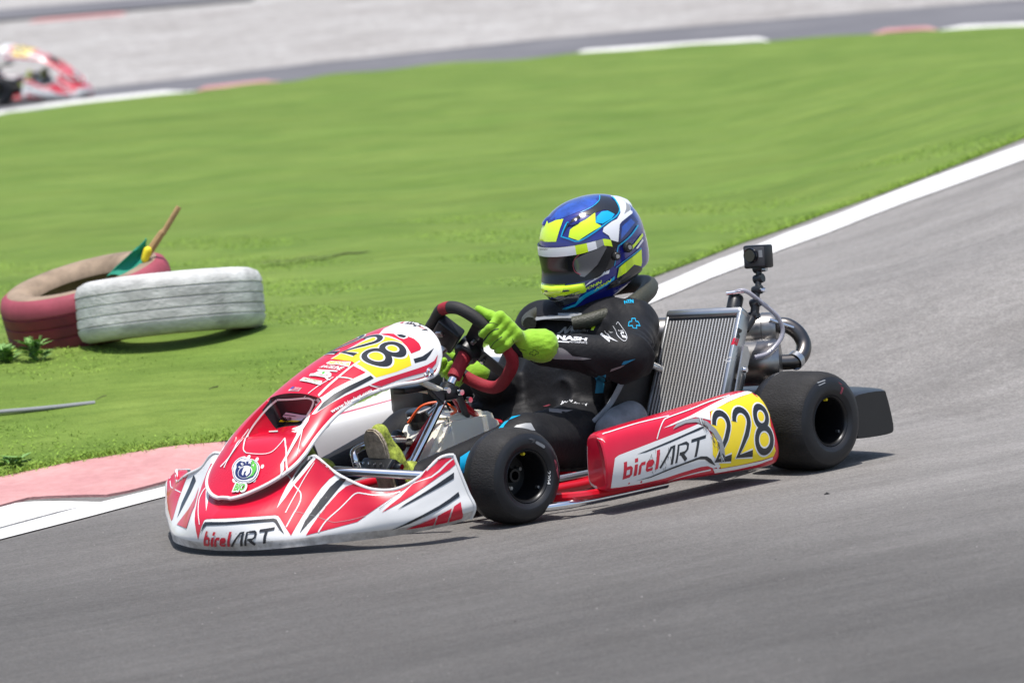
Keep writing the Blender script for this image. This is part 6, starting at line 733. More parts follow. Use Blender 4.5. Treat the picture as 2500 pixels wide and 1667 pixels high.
# base sheet to the horizon, road, grass, far track, gravel
V=[];rings=np.concatenate([[-40,-20,-10],np.linspace(-5,30,71),[35,42,50,60,120,250,500,900]]); ls=np.concatenate([[-900,-300,-120,-60,-30],np.linspace(-14,14,57),[30,60,120,300,900]])
for l in ls:
    for t in np.concatenate([[-900,-200],rings]):
        g=G(l,min(t,90)); p=P0+RH*l+DH*t; V.append((p[0],p[1],float(Hh(min(t,75.),l))-.09))
mk('ground',[(V,[f[::-1] for f in grid_faces(len(ls),len(rings)+2)],'gravel_mat')],kind='structure')
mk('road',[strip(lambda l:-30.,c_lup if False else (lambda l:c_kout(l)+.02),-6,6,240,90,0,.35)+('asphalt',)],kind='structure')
mk('edge_line',[strip(c_llo,c_lup,-5.5,5,260,4,.004)+('line_paint',)],kind='structure')
def lace(p0,p1,w,m,n=24,z=.03):
    V=[]
    for i in range(n):
        l=p0[0]+(p1[0]-p0[0])*i/(n-1); t=p0[1]+(p1[1]-p0[1])*i/(n-1)+.04*math.sin(i*.9); ww=w*(.5+.5*abs(math.sin(i*1.7))); V+= [G(l,t-ww,z),G(l,t+ww,z)]
    return V,[(2*i,2*i+2,2*i+3,2*i+1) for i in range(n-1)],m
mk('grass',[lace((-1.383,5.88),(-.90,6.10),.030,'soil',z=.031),lace((-1.66,1.985),(-1.27,1.985),.007,'soil',z=.027),strip(lambda l:c_kout(l)-.01,c_gf,-9,8,200,110,lambda l,t,k:.003+.02*min(1,k*25)+.012*math.sin(l*5+t*3)*math.sin(t*2.1-l)*min(1,k*20),1.5)+('turf',)],kind='structure')
mk('far_road',[strip(c_gf,c_rt,-26,26,120,6,.0)+('far_asphalt',)],kind='structure')
mk('gravel',[strip(c_rt,lambda l:75.,-40,40,80,40,.004)+('gravel_mat',)],kind='structure')
mk('distant_road',[strip(lambda l:41.0+.02*l,lambda l:42.9+.02*l,-40,-3.8,30,4,.03)+('far_asphalt',)],kind='structure')
# kerbs
def kerb(name,l0,l1,f0,f1,m,label,h=.016,nl=40,group='painted kerb blocks beside the track'):
    prof=[(0,0),(0,h*.5),(.12,h),(.55,h*.8),(1,.004)]
    V=[]
    for l in np.linspace(l0,l1,nl):
        a,b=f0(l),f1(l)
        for k,z in prof: V.append(G(l,a+(b-a)*k,z*min(1,.08+(l1-l)/.12,.08+(l-l0)/.12)))
    return mk(name,[(V,[f[::-1] for f in grid_faces(nl,len(prof))],m)],None,label,'kerb',group)
kerb('kerb_block',-3.6,-1.53,lambda l:c_kin(l)-.04,lambda l:c_kin(l)-.03+.62*np.clip((-1.53-l)/.25,.02,1)*1. if l>-1.78 else min(c_kin(l)+.6,c_kout(l)-.22),'kerb_white','white painted kerb block at the left edge of the photo, nearest the road')
kerb('kerb_block',-3.6,-1.22,lambda l:(c_kin(l)+.05+.58*np.clip((-1.51-l)/.25,0,1)) if l>-1.78 else min(c_kin(l)+.63,c_kout(l)-.2),lambda l:c_kout(l)+.005,'kerb_pink','faded pink kerb block beside the grass, left of the kart nose')
kerb('kerb_block',-1.21,-.27,lambda l:c_kin(l)+.03,lambda l:c_kout(l)+.005,'kerb_white','white kerb block behind the kart, seen below the front panel')
for l0,l1,m,lb in ((-12,-3.42,'kerb_white','white far kerb block under the second kart at the far track'),(-3.4,-2.72,'kerb_pink','pale pink far kerb block between grass and far track, left'),(-.15,1.62,'kerb_white','long thin white far kerb block at the middle of the grass top'),(2.5,3.05,'kerb_pink','pink far kerb block near the top right of the grass'),(3.07,9,'kerb_white','white far kerb block in the top right corner')):
    kerb('kerb_block',l0,l1,lambda l:c_gf(l)+.02,lambda l:c_gf(l)+(.8 if l<2 else 1.3)*(1 if l<-1 else .6),m,lb,.05)
kerb('kerb_block',-6.3,-5.2,lambda l:40.4+.02*l,lambda l:40.95+.02*l,'kerb_pink','small pink kerb block on the distant track at the top left',.03)
# grass blades: countless
V=[];F=[]
def blades(n,t0,t1,la,lb,h,w):
    for _ in range(n):
        t=t0+(t1-t0)*rng.random()**1.1; l=la(t)+(lb(t)-la(t))*rng.random()
        if t<c_kout(l)+.0 or t>c_gf(l)-.1: continue
        g=G(l,t,.018); a=rng.random()*6.28; hh=h*(.5+rng.random()*.8); lean=rng.normal(0,1.5,2)*hh
        d=np.array([math.cos(a),math.sin(a),0])*w*(.6+rng.random()*.8); i=len(V); V.extend([g-d,g+d,g+np.array([lean[0],lean[1],hh])]); F.append((i,i+1,i+2))
blades(65000,1.2,8,lambda t:-1.9-.12*t,lambda t:1.0+.16*t,.007,.0022)
for _ in range(9000):
    l=-2.0+4.6*rng.random(); t=c_kout(l)+rng.normal(0,.022)+.022; g=G(l,t,.006); a=rng.random()*6.28; hh=.006+.016*rng.random()**2; lean=rng.normal(0,.9,2)*hh; d=np.array([math.cos(a),math.sin(a),0])*.0022; i=len(V); V.extend([g-d,g+d,g+np.array([lean[0],lean[1],hh])]); F.append((i,i+1,i+2))
mk('grass_blades',[(V,F,'turf_blade')],None,'short mown turf blades covering the bank behind the track','grass',kind='stuff',smooth=False)
# dark rut line in the turf, grit on the road
V=[];F=[]
for _ in range(450):
    t=-3.2+4.5*rng.random(); l=-2.6+5.6*rng.random()
    if t>c_llo(l)-.05: continue
    r=.0010+.0024*rng.random()**3; g=G(l,t,r*.3); i=len(V)
    for k in range(5): 
        a=k*1.257+rng.random(); V.append(g+np.array([math.cos(a)*r,math.sin(a)*r,0]))
    V.append(g+np.array([0,0,r])); F+= [(i+k,i+(k+1)%5,i+5) for k in range(5)]
V2=[];F2=[]
for _ in range(24):
    t=-3+9*rng.random(); l=-2.2+5.5*rng.random()
    if t>c_llo(l)-.05: continue
    r=.002+.006*rng.random()**3; g=G(l,t,r*.4); i=len(V2)
    for k in range(6):
        a=k*1.047+rng.random()*.5; V2.append(g+np.array([math.cos(a)*r*1.8,math.sin(a)*r*.8,-r*.3]))
    V2.append(g+np.array([0,0,r*.5])); F2+= [(i+k,i+(k+1)%6,i+6) for k in range(6)]
mk('grit',[(V,F,'gravel_mat'),(V2,F2,'rubber')],None,'tiny loose pebbles and dark rubber crumbs scattered on the asphalt','grit',kind='stuff',smooth=False)
# ---------------------------------------------------------------- the kart
KL='red and white racing kart number 228 cornering in the foreground with a driver aboard'
kart=empty('racing_kart',(.5,0,0),KL,'racing kart','racing karts on the circuit')
# ---- front fairing
ST=[ # per |y| station: bottom edge, bulge, upper, near top, top edge  (x,y,z)
 [(-.650,0,.012),(-.668,0,.045),(-.650,0,.100),(-.562,0,.145),(-.425,0,.205)],
 [(-.642,.10,.014),(-.655,.10,.047),(-.632,.10,.102),(-.552,.10,.150),(-.432,.10,.215)],
 [(-.622,.18,.018),(-.622,.185,.052),(-.572,.182,.110),(-.512,.18,.168),(-.446,.185,.238)],
 [(-.600,.235,.022),(-.590,.243,.055),(-.533,.238,.112),(-.484,.228,.168),(-.452,.215,.232)],
 [(-.560,.30,.028),(-.553,.312,.062),(-.500,.31,.112),(-.464,.292,.155),(-.446,.262,.199)],
 [(-.515,.36,.033),(-.515,.374,.065),(-.478,.37,.108),(-.456,.355,.142),(-.448,.325,.176)],
 [(-.468,.41,.036),(-.474,.426,.065),(-.455,.422,.098),(-.440,.408,.126),(-.428,.385,.153)],
 [(-.42,.452,.039),(-.428,.470,.066),(-.415,.467,.095),(-.402,.455,.124),(-.388,.435,.150)],
 [(-.37,.488,.042),(-.385,.508,.070),(-.375,.503,.104),(-.362,.492,.142),(-.340,.474,.176)],
 [(-.32,.512,.045),(-.332,.533,.075),(-.320,.525,.115),(-.310,.512,.165),(-.293,.496,.214)],
 [(-.275,.526,.049),(-.284,.548,.080),(-.276,.536,.122),(-.270,.524,.172),(-.268,.506,.222)],
 [(-.238,.534,.053),(-.236,.556,.084),(-.240,.544,.120),(-.247,.530,.172),(-.249,.513,.221)],
]
def rows_res(rows,n): return smooth_path([np.array(r).ravel() for r in rows],n)
for r in ST:
    for i,q in enumerate(r):
        d_=.036*math.exp(-((q[1]-.40)/.13)**2); d_*=(1,.75,.3,.1,0)[i]; r[i]=(q[0]+d_,q[1],q[2]-.25*d_*(1 if i<2 else 0))
half=rows_res(ST,6); full=[]
for r in half[::-1][:-1]: q=r.reshape(-1,3).copy(); q[:,1]*=-1; full.append(q)     # near side
for r in half:
    q=r.reshape(-1,3).copy(); lim=.172-.15*(q[:,0]+.36); k=sS((q[:,1]-.42)/.04); q[:,2]=q[:,2]*(1-k)+k*np.where(q[:,2]>.1,.1+(q[:,2]-.1)*np.clip((lim-.1)/max(1e-6,(q[-1,2]-.1)),0,1),q[:,2]); q[:,1]*=1+.06*sS((q[:,1]-.42)/.1)*sS((q[:,2]-.08)/.06); full.append(q)   # the far wing has been knocked down a little
GR=np.array([smooth_path(q,7) for q in full]); nu,nv=GR.shape[:2]
noseF=[f[::-1] for f in grid_faces(nu,nv)]
_nv,_nf,_=thicken(GR.reshape(-1,3),noseF,.004,'white'); nose=[(_nv,_nf,['white_dirty' if i<len(noseF) and (i%(nv-1))<5 else 'white' for i in range(len(_nf))])]
# underside return lip and rolled top edge
lip=np.array([q[0]+np.array([.03,0,.002])*(1) for q in full]); 
nose.append((np.vstack([GR[:,0],lip]),[(i,i+nu,i+nu+1,i+1) for i in range(nu-1)],'scuff'))
nose.append(tube(GR[:,-1],.0045,'white',8)); nose.append(tube(GR[0],.0045,'white',8)); nose.append(tube(GR[-1],.0045,'white',8))
mk('front_fairing',add_decals('front_fairing',nose),kart)
# ---- front panel with number
ck=[(-.605,.146),(-.578,.176),(-.532,.226),(-.470,.281),(-.402,.333),(-.332,.381),(-.262,.424),(-.180,.463),(-.090,.494),(0,.514),(.070,.524),(.112,.523)]
hk=[.02,.128,.155,.163,.162,.155,.15,.15,.151,.154,.154,.14]
dk=[.002,.012,.034,.050,.048,.056,.072,.092,.114,.134,.132,.095]
CK=smooth_path([(a,b,h,d_) for (a,b),h,d_ in zip(ck,hk,dk)],14)
kk=np.linspace(0,11,len(CK)); nW=101
def panel_pt(c,w,k):
    x,z,h,dr=c; th=w*R_(86); y=h*np.sign(w)*abs(math.sin(th))**.95; zz=z-dr*(1-math.cos(th)**1.0)/(1-math.cos(R_(86)))
    xe=0
    if k<2.2: xe=-(1-(1-min(1,abs(w)))**0.0)*0
    return np.array([x+.02*abs(w)**3*max(0,(k-8)/3)*-1,y,zz])
PV=[]
for c,k in zip(CK,kk):
    hh=c[2] if c[0]>-.455 else .162*math.sqrt(max(0.0008,1-((-.452-c[0])/.1545)**2))
    c2=np.array([c[0],c[1],hh,c[3]])
    for w in np.linspace(-1,1,nW):
        p=panel_pt(c2,w,k); a=(k-2.7)/(5.12-2.7); b=abs(w)/(.47+.03*max(0,min(1,(1-a))))
        if 0<a<1 and b<1:
            dep=.082*sS(a*1.05)*sS((1-b)/.16)*sS((1-a)/.035); p=p+np.array([.50,0,-.86])*dep
        PV.append(p)
PF=grid_faces(len(CK),nW)
pts=np.array(PV).reshape(len(CK),nW,3)
edge=np.concatenate([pts[:,0][::-1],pts[0,1:-1],pts[:,-1]])
pmm=[]
for f in PF:
    i_,j_=f[0]//nW,f[0]%nW; a=(kk[i_]-2.7)/(5.12-2.7); b=abs(-1+2*j_/(nW-1))/.48; pmm.append('black' if .80<a<1.0 and b<.93 else 'red')  # black on the upper recess wall stands in for the dark of an opening
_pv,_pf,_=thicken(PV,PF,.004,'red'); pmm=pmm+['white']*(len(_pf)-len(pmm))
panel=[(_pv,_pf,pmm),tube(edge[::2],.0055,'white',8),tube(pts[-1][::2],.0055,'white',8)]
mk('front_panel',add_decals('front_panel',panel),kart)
pin=[lathe([(0,.012),(.006,.012),(.008,.006),(.012,.003),(.012,0)],(.035,-.153,.400),(-.25,-.9,.3),'chrome',14),tube(smooth_path([(.035,-.160,.40),(.012,-.166,.402),(.004,-.164,.394),(.016,-.166,.388),(.03,-.162,.398)],5),.0016,'chrome',6)]
mk('panel_clip',pin,kart)
mk('drain_bolt',[lathe([(0,.012),(.006,.012),(.007,.004),(.011,.002),(.011,0)],(-.462,0.0,.262),(-.6,0,.8),'alloy',14)],kart)
mk('panel_bracket',[box((.10,-.02,.345),(.12,.05,.018),'black_plastic',bev=.005),rod((.05,-.10,.372),(.17,-.05,.33),.009,'tank'),rod((.05,.10,.372),(.17,0,.33),.009,'tank')],kart)
# ---- side pods
def pod(sgn):
    lo=[(-.640,.066),(-.655,.095),(-.657,.135),(-.648,.176),(-.634,.205),(-.612,.217),(-.580,.217),(-.548,.205),(-.536,.16),(-.532,.10),(-.540,.072),(-.585,.060)]
    hi=[(-.664,.044),(-.682,.075),(-.680,.125),(-.668,.185),(-.652,.222),(-.632,.245),(-.600,.256),(-.545,.250),(-.515,.20),(-.510,.10),(-.520,.06),(-.585,.038)]
    X=[.176,.180,.190,.205,.235,.30,.40,.50,.60,.70,.77,.81,.832,.842,.845]; ins=[.82,.92,.97,1,1,1,1,1,1,1,1,.99,.96,.90,.80]
    V=[]
    for x,s in zip(X,ins):
        u=(x-.176)/(.845-.176); L=[]
        for a,b in zip(lo,hi): L.append((a[0]+(b[0]-a[0])*u,a[1]+(b[1]-a[1])*u))
        L=smooth_path(L,4,True); c=L.mean(0); sk=.0
        for y,z in L:
            y2,z2=c[0]+(y-c[0])*s,c[1]+(z-c[1])*s
            dx=.055*max(0,(-.535-y2)/.12*-1+1)*max(0,1-u*4)  # front face slants back towards the seat
            dx=.045*np.clip((y2+.655)/.12,0,1)*max(0,1-u*5)
            rx=.02*np.clip((z2-.08)/.17,0,1)*max(0,(u-.8)/.2)
            V.append((x+dx-rx,sgn*-y2 if sgn>0 else y2,z2))
    n=48; F=grid_faces(len(X),n,False,True); red=[]
    for f in F:
        j=f[0]%n; red.append('red' if (j<(30 if sgn<0 else 25) or j>=44) else 'white')
    m=len(X)-1; c0=len(V); V.append(tuple(np.mean(V[:n],0)+np.array([.018,0,0]))); c1=len(V); V.append(tuple(np.mean(V[m*n:m*n+n],0)))
    for j in range(n):
        F.append((c0,j,(j+1)%n)); red.append('red'); F.append((c1,m*n+(j+1)%n,m*n+j)); red.append('yellow' if sgn<0 else 'red')
    if sgn>0: F=[f[::-1] for f in F]
    return [(V,F,red)]
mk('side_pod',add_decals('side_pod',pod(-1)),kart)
fp=pod(1); 
mk('side_pod',fp,kart,'far side pod, white inside with a red top edge')
# ---- wheels
def wheel(name,org,steer,R,w,side,deep):
    wh=None; s=side; c,sn=math.cos(steer),math.sin(steer); ax=np.array([sn*-s,c*s,0]) if False else np.array([-sn,c,0])*s  # inward axis
    ax=np.array([-math.sin(steer),math.cos(steer),0])*(1 if s<0 else -1); o=np.array(org)
    rim=[(.0665,.012),(.0715,.006),(.0725,.002),(.0700,0),(.0665,.003),(.0635,.010),(.0630,.03),(.0600,deep*.8),(.056,deep),(.020,deep+.004),(.018,deep-.03),(.012,deep-.03),(.011,deep),(.0,deep)]
    parts=[lathe(rim,o,ax,'wheel_metal',48)]
    u=N(np.cross(ax,[0,0,1])); v=np.cross(u,ax)
    for k in range(3 if deep<.12 else 3):
        a=k*2.094+.4; p=o+(u*math.cos(a)+v*math.sin(a))*.034+ax*(deep-.006); parts.append(lathe([(0,-.010),(.005,-.010),(.006,0)],p,ax,'alloy',8))
        p=o+(u*math.cos(a+1.05)+v*math.sin(a+1.05))*.0595+ax*.022; parts.append(lathe([(0,-.006),(.004,-.006),(.005,.004)],p,ax,'alloy' if k else 'knot_yellow',8))
    wo=mk('wheel',parts,kart)
    a_=.030; pr=[(.0715,.004)]
    pr+= [(.0735,-.001),(.085,-.005),(.0855,-.0055),(.088,-.0055),(R*.76,-.006),(R*.84,-.002),(R*.875,.002),(R*.885,.0025),(R*.93,.010),(R*.968,.021),(R*.990,.034),(R*.998,.046),(R,.060)]
    pr+= [(R,w-.060),(R*.998,w-.046),(R*.990,w-.034),(R*.968,w-.021),(R*.93,w-.010),(R*.84,w+.002),(.088,w+.004),(.0715,w-.004)]
    # smooth profile, two materials
    V,F,_=lathe(pr,o,ax,'rubber',72); n=len(pr); mm=['rubber' if 8<=(i%(n-1))<n-7 else 'rubber_wall' for i in range(len(F))]
    mk('tyre',add_decals(name+'_tyre',[(V,F,mm)]),wo,ang=60); return wo
wheel('front_wheel',(0,-.5303,.129),-.0992,.129,.130,-1,.082)
wheel('far_front_wheel',(0,.5303,.129),-.0992,.129,.130,1,.082)
wheel('rear_wheel',(1.045,-.696,.1385),0,.1385,.205,-1,.15)
wheel('far_rear_wheel',(1.045,.696,.1385),0,.1385,.205,1,.15)
mk('rear_axle',[rod((1.045,-.56,.1385),(1.045,.56,.1385),.025,'steel_dark',16)]+[lathe([(.025,-.02),(.05,-.02),(.05,.02),(.025,.02)],(1.045,y,.1385),(0,1,0),'frame_red',20) for y in (-.3,.3)],kart)
mk('brake_disc',[lathe([(.03,0),(.095,0),(.095,.012),(.03,.012)],(1.045,-.18,.1385),(0,1,0),'alloy',32)],kart)
# ---- chassis
fr=[]
for s in (-1,1):
    fr.append(tube(smooth_path([(-.30,s*.17,.06),(-.1,s*.26,.05),(.1,s*.33,.05),(.4,s*.37,.05),(.8,s*.33,.06),(1.05,s*.30,.11),(1.15,s*.29,.13)],6),.016,'frame_red',10))
    fr.append(tube(smooth_path([(.0,s*.33,.07),(-.01,s*.40,.10),(0,s*.43,.13)],4),.02,'frame_red',8)); fr.append(box((0,s*.425,.129),(.03,.03,.10),'frame_red'))
    fr.append(tube(smooth_path([(.02,s*.37,.05),(.12,s*.50,.052),(.2,s*.585,.055),(.5,s*.585,.055),(.75,s*.55,.055),(.82,s*.4,.06)],6),.013,'frame_red',8))
for x,y in ((-.28,.17),(-.02,.30),(.45,.37),(.95,.31)): fr.append(rod((x,-y,.055),(x,y,.055),.015,'frame_red',10))
fr.append(tube(smooth_path([(.12,.10,.10),(.16,.02,.22),(.20,-.03,.30)],4),.009,'frame_red',8)); fr.append(tube(smooth_path([(.30,.10,.08),(.34,.05,.22),(.24,-.02,.315)],4),.009,'frame_red',8))
mk('frame',fr,kart)
mk('floor_tray',[box((.08,0,.034),(.72,.52,.004),'alloy',bev=0)],kart)
mk('running_bar',[tube(smooth_path([(-.02,-.46,.035),(.1,-.55,.036),(.25,-.565,.036),(.5,-.56,.036)],6),.011,'chrome',10)],kart)
mk('tie_rod',[rod((.02,-.40,.085),(.33,-.50,.10),.008,'alloy',8),rod((.10,-.425,.087),(.13,-.435,.088),.012,'chrome',10)],kart)
mk('bumper_bar',[rod((-.325,-.13,.181),(-.175,-.40,.150),.0125,'chrome',14),tube(smooth_path([(-.235,-.13,.165),(-.245,-.13,.20),(-.225,-.115,.222),(-.10,-.09,.232),(.06,0,.21)],6),.0105,'chrome',12)],kart)
# pedals
def pedal(y,m='black_plastic'):
    return [(np.asarray(v)+np.array([-.022,0,0]),f,q) for v,f,q in pedal0(y,m)]
def pedal0(y,m):
    rot=np.array([[.70,0,.71],[0,1,0],[-.71,0,.70]])
    return [box((-.185,y,.178),(.018,.115,.045),m,rot,.006),prism([(-.165,y-.055,.195),(-.140,y-.055,.178),(-.135,y-.055,.14),(-.125,y-.055,.09),(-.150,y-.055,.09),(-.165,y-.055,.14),(-.19,y-.055,.165)],(0,1,0),.012,m,.002),rod((-.185,y+.05,.178),(-.185,y+.085,.178),.010,m),lathe([(0,-.008),(.008,-.008),(.010,0),(.010,.006)],(-.152,y-.056,.172),(0,1,0),'chrome',10)]+[lathe([(0,-.003),(.004,-.002),(.004,.0)],(-.197,y-.03+.022*k,.186),(.71,0,-.7),'chrome',8) for k in range(4)]
mk('pedal',pedal(-.17),kart); mk('pedal',pedal(.17),kart)
# ---- steering
Wc=np.array([.309,-.04,.431]); TI=R_(33); wn=np.array([math.cos(TI),0,math.sin(TI)]); e1=np.array([0,1.,0]); e2=np.cross(wn,e1)
rot=R_(-38) # turned to the driver's right
def wp(a,b,c=0): # wheel plane coords: a to driver's right, b up, c towards driver
    ca,sa=math.cos(rot),math.sin(rot); return Wc+e1*(a*ca-b*sa)+e2*(a*sa+b*ca)+wn*c
rimp=[(0,.125),(.07,.122),(.122,.085),(.137,.02),(.128,-.055),(.085,-.115),(0,-.128),(-.085,-.115),(-.128,-.055),(-.137,.02),(-.122,.085),(-.07,.122)]
RP=smooth_path([wp(a,b) for a,b in rimp],8,True); nR=len(RP)
sw=[]
def rimseg(i0,i1,m,r): sw.append(tube(np.array([RP[i%nR] for i in range(i0,i1+1)]),r,m,12,caps=True))
angR=[math.degrees(math.atan2((p-Wc)@e2,(p-Wc)@e1)) for p in RP]
def rcol(a): return 'grip_red' if (82<a<97 or -4<a<14 or a<-48 or a>172) else 'grip_black'
i0=next(i for i in range(nR) if rcol(angR[i])!=rcol(angR[i-1])); run=[i0]
for q in range(i0+1,i0+nR+1):
    if q==i0+nR or rcol(angR[q%nR])!=rcol(angR[run[-1]%nR]):
        rimseg(run[0],run[-1]+1,rcol(angR[run[0]%nR]),.0178); run=[]
    run.append(q)
mk('steering_wheel',sw+[prism([wp(a,b,-.004) for a,b in pl],wn,.006,'black_plastic',.001) for pl in ([(-.13,.03),(-.03,.028),(-.03,-.028),(-.13,-.012)],[(.13,.03),(.03,.028),(.03,-.028),(.13,-.012)],[(-.028,-.02),(.028,-.02),(.022,-.125),(-.022,-.125)])]+[lathe([(0,-.035),(.030,-.035),(.036,-.028),(.036,.012),(.02,.018),(0,.018)],Wc,wn,'black_plastic',20)]+[lathe([(0,-.012),(.006,-.012),(.007,0)],wp(a,b,-.006),wn,'alloy',8) for a,b in ((-.05,0),(.05,0),(0,-.05))],kart)
mk('lap_timer',[box(wp(.0,.075,-.012),(.10,.075,.035),'black_plastic',np.stack([e1*math.cos(rot)+e2*math.sin(rot),-e1*math.sin(rot)+e2*math.cos(rot),wn],1),.006),lathe([(0,-.03),(.007,-.03),(.009,-.006),(.014,0)],wp(.045,.06,-.03),wn,'alloy',10),box(wp(-.01,.09,-.032),(.022,.018,.012),'alloy',np.stack([e1,e2,wn],1),.003)],kart)
cb=np.array([.035,-.045,.135]); ct=Wc-wn*.03
mk('steering_column',[rod(cb,ct,.0115,'chrome',18),rod(ct-(ct-cb)*.2,ct,.020,'grip_red',16),lathe([(.012,-.02),(.024,-.018),(.026,.012),(.018,.02)],cb+(ct-cb)*.68,N(ct-cb),'black_plastic',14)],kart)
cm_=cb+(ct-cb)*.66
mk('column_support',[box(cm_+np.array([.0,-.012,.0]),(.055,.03,.035),'black_plastic',None,.006),prism([cm_+np.array(q) for q in ((-.02,-.02,.01),(-.085,-.03,.03),(-.085,-.03,.015),(-.03,-.02,-.03))],(0,1,0),.02,'darkgrey',.003),rod(cm_+np.array([.02,-.02,.005]),cm_+np.array([.13,.06,-.085]),.010,'darkgrey'),rod(cm_+np.array([.0,.0,-.01]),cm_+np.array([-.06,.02,-.05]),.007,'alloy')]+[lathe([(0,-.012),(.008,-.012),(.009,0)],cm_+np.array([dx,-.03,dz]),(0,1,0),'chrome',10) for dx,dz in ((-.03,.012),(.02,.0),(.05,-.025))],kart)
mk('wiring',[tube(smooth_path([(.16,.08,.24),(.18,.04,.285),(.22,0,.29),(.25,-.02,.265),(.27,.02,.25)],6),.004,'orange',6),tube(smooth_path([(.17,.09,.25),(.20,.03,.275),(.24,.0,.275),(.28,.0,.25)],6),.0035,'white',6),tube(smooth_path([(.24,-.03,.31),(.33,.0,.25),(.40,.03,.22),(.46,.02,.20)],6),.009,'frame_red',8),tube(smooth_path([(.215,-.02,.36),(.19,-.04,.31),(.2,-.05,.27)],4),.003,'hose_black',6)],kart)
# ---- tank
def tank():
    DX,DY=.10,.095
    A=[(.045,.05),(.035,.135),(.095,.215),(.128,.258),(.15,.264),(.285,.264),(.33,.240),(.36,.16),(.36,.05)]
    B=[(.015,.06),(.010,.13),(.075,.215),(.105,.252),(.13,.256),(.30,.25),(.30,.06)]
    return [prism([(x+DX,-.105+DY,z-.014) for x,z in A],(0,1,0),.15,'tank',.016),prism([(x+DX,-.060+DY,z-.014) for x,z in B],(0,1,0),.11,'tank',.014)]
tk=mk('fuel_tank',add_decals('fuel_tank',tank()),kart,ang=55)
mk('fuel_cap',[lathe([(0,.034),(.034,.034),(.038,.030),(.039,.004),(.036,0),(.03,-.02)],(.212,.083,.238),(-.12,0,1),'black_plastic',28)],tk)
mk('tank_vent',[lathe([(0,-.03),(.014,-.03),(.022,-.024),(.022,-.014),(.012,0),(.012,.03)],(.13,.075,.186),(1,.15,.0),'black_plastic',20),lathe([(0,-.03),(.014,-.03),(.022,-.024),(.022,-.014),(.012,0),(.012,.03)],(.165,.115,.200),(1,.15,.0),'black_plastic',20)],tk)
# ---- seat
SS=[(.395,.130,.205,.40,.05),(.46,.148,.21,.47,.035),(.56,.178,.215,.58,.028),(.65,.222,.218,.72,.04),(.715,.280,.215,.84,.085),(.765,.335,.21,.915,.18),(.815,.385,.20,.955,.28),(.865,.425,.165,.975,.36),(.91,.455,.10,.985,.42)]
SR=smooth_path([np.array(q) for q in SS],5); V=[]; nS=41
for ex,ez,hw,bx,bz in SR:
    for f in np.linspace(-90,90,nS):
        a=math.sin(R_(f)); b=math.cos(R_(f)); yb=math.copysign(abs(a)**.62,a); wt=abs(b)**.55
        V.append((ex+(bx-ex)*wt,hw*yb,ez+(bz-ez)*wt))
sF=grid_faces(len(SR),nS); sv=np.array(V).reshape(len(SR),nS,3)
seat=mk('seat',[thicken(V,[f for f in sF],.007,'seat_shell')],kart)
mk('seat_rim',[tube(np.concatenate([sv[:,0],sv[-1,1:-1],sv[::-1,-1]]),.0085,'seat_edge',8)],seat)
# ballast wrapped in tape, seat stay
bl=sdf_mesh([((.60,-.265,.165),(.70,-.265,.185),.042,.04),((.64,-.265,.19),(.69,-.26,.20),.035,.032)],.006,.03)
mk('ballast',add_decals('ballast',[bl+('tape',)]),kart)
mk('seat_stay',[rod((.80,-.225,.335),(1.02,-.30,.20),.011,'chrome',14),lathe([(0,-.012),(.02,-.012),(.022,0),(.012,.01)],(.80,-.225,.335),(.2,-.3,-.13),'chrome',16)],kart)
# ---- engine (mostly behind the driver)
eng=[box((.80,.36,.13),(.24,.17,.15),'alloy',bev=.02),box((.76,.36,.27),(.15,.13,.14),'alloy',bev=.02)]+[box((.76,.36,.215+.018*k),(.18,.16,.006),'alloy',bev=.002) for k in range(7)]+[lathe([(0,0),(.06,0),(.062,.05),(.05,.06),(0,.06)],(.80,.445,.13),(0,1,0),'black_plastic',24),rod((.90,.36,.16),(1.0,.36,.2),.03,'black_plastic')]
mk('engine',eng,kart)
mk('airbox',[box((.58,.37,.27),(.30,.15,.13),'black_plastic',bev=.03)],kart)
mk('plug_lead',[tube(smooth_path([(.80,.0,.18),(.875,-.225,.255),(.90,-.23,.235),(.93,-.24,.245)],6),.013,'frame_red',10),tube(smooth_path([(.87,-.225,.235),(.90,-.24,.225),(.94,-.24,.235)],4),.017,'tank',10),rod((.86,-.22,.262),(.89,-.225,.26),.022,'black_plastic')],kart)
# ---- radiator
rTL=np.array([.932,-.215,.458]); rTR=np.array([.975,-.448,.463]); wv=rTR-rTL; up=N(np.array([.16,.03,.27])); wd=N(wv); up=N(up-wd*(up@wd)); nf=N(np.cross(wd,up))
if nf[0]>0: nf=-nf
rw=np.linalg.norm(wv); rh_=.36; th=.042
def rp(a,b,c=0): return rTL+wd*a*rw-up*b-nf*c   # a across 0..1, b down (m), c backwards (m)
RM=np.stack([wd,up,-nf],1); rad=[]
rad.append(box(rp(.5,rh_/2,th/2),(rw,rh_,th*.6),'rad_core',RM,.002))
for k in range(22):
    a=.045+.91*k/21; rad.append(box(rp(a,rh_/2+.012,th/2),(.0032,rh_-.03,th*.8),'rad_tube',RM,0))
for k in range(44):
    b=.03+(rh_-.05)*k/43; rad.append(box(rp(.5,b,th/2),(rw*.95,.0012,th*.66),'steel_dark',RM,0))
rad.append(box(rp(-.005,rh_/2,th/2),(.010,rh_,th),'alloy',RM,.002)); rad.append(box(rp(1.005,rh_/2,th/2+.004),(.012,rh_,th+.010),'alloy',RM,.002))
rad.append(box(rp(.5,.006,th/2),(rw+.016,.026,th+.006),'alloy',RM,.010,3)); rad.append(box(rp(.5,rh_-.004,th/2),(rw+.016,.026,th+.006),'alloy',RM,.010))
ro=mk('radiator',add_decals('radiator',rad),kart)
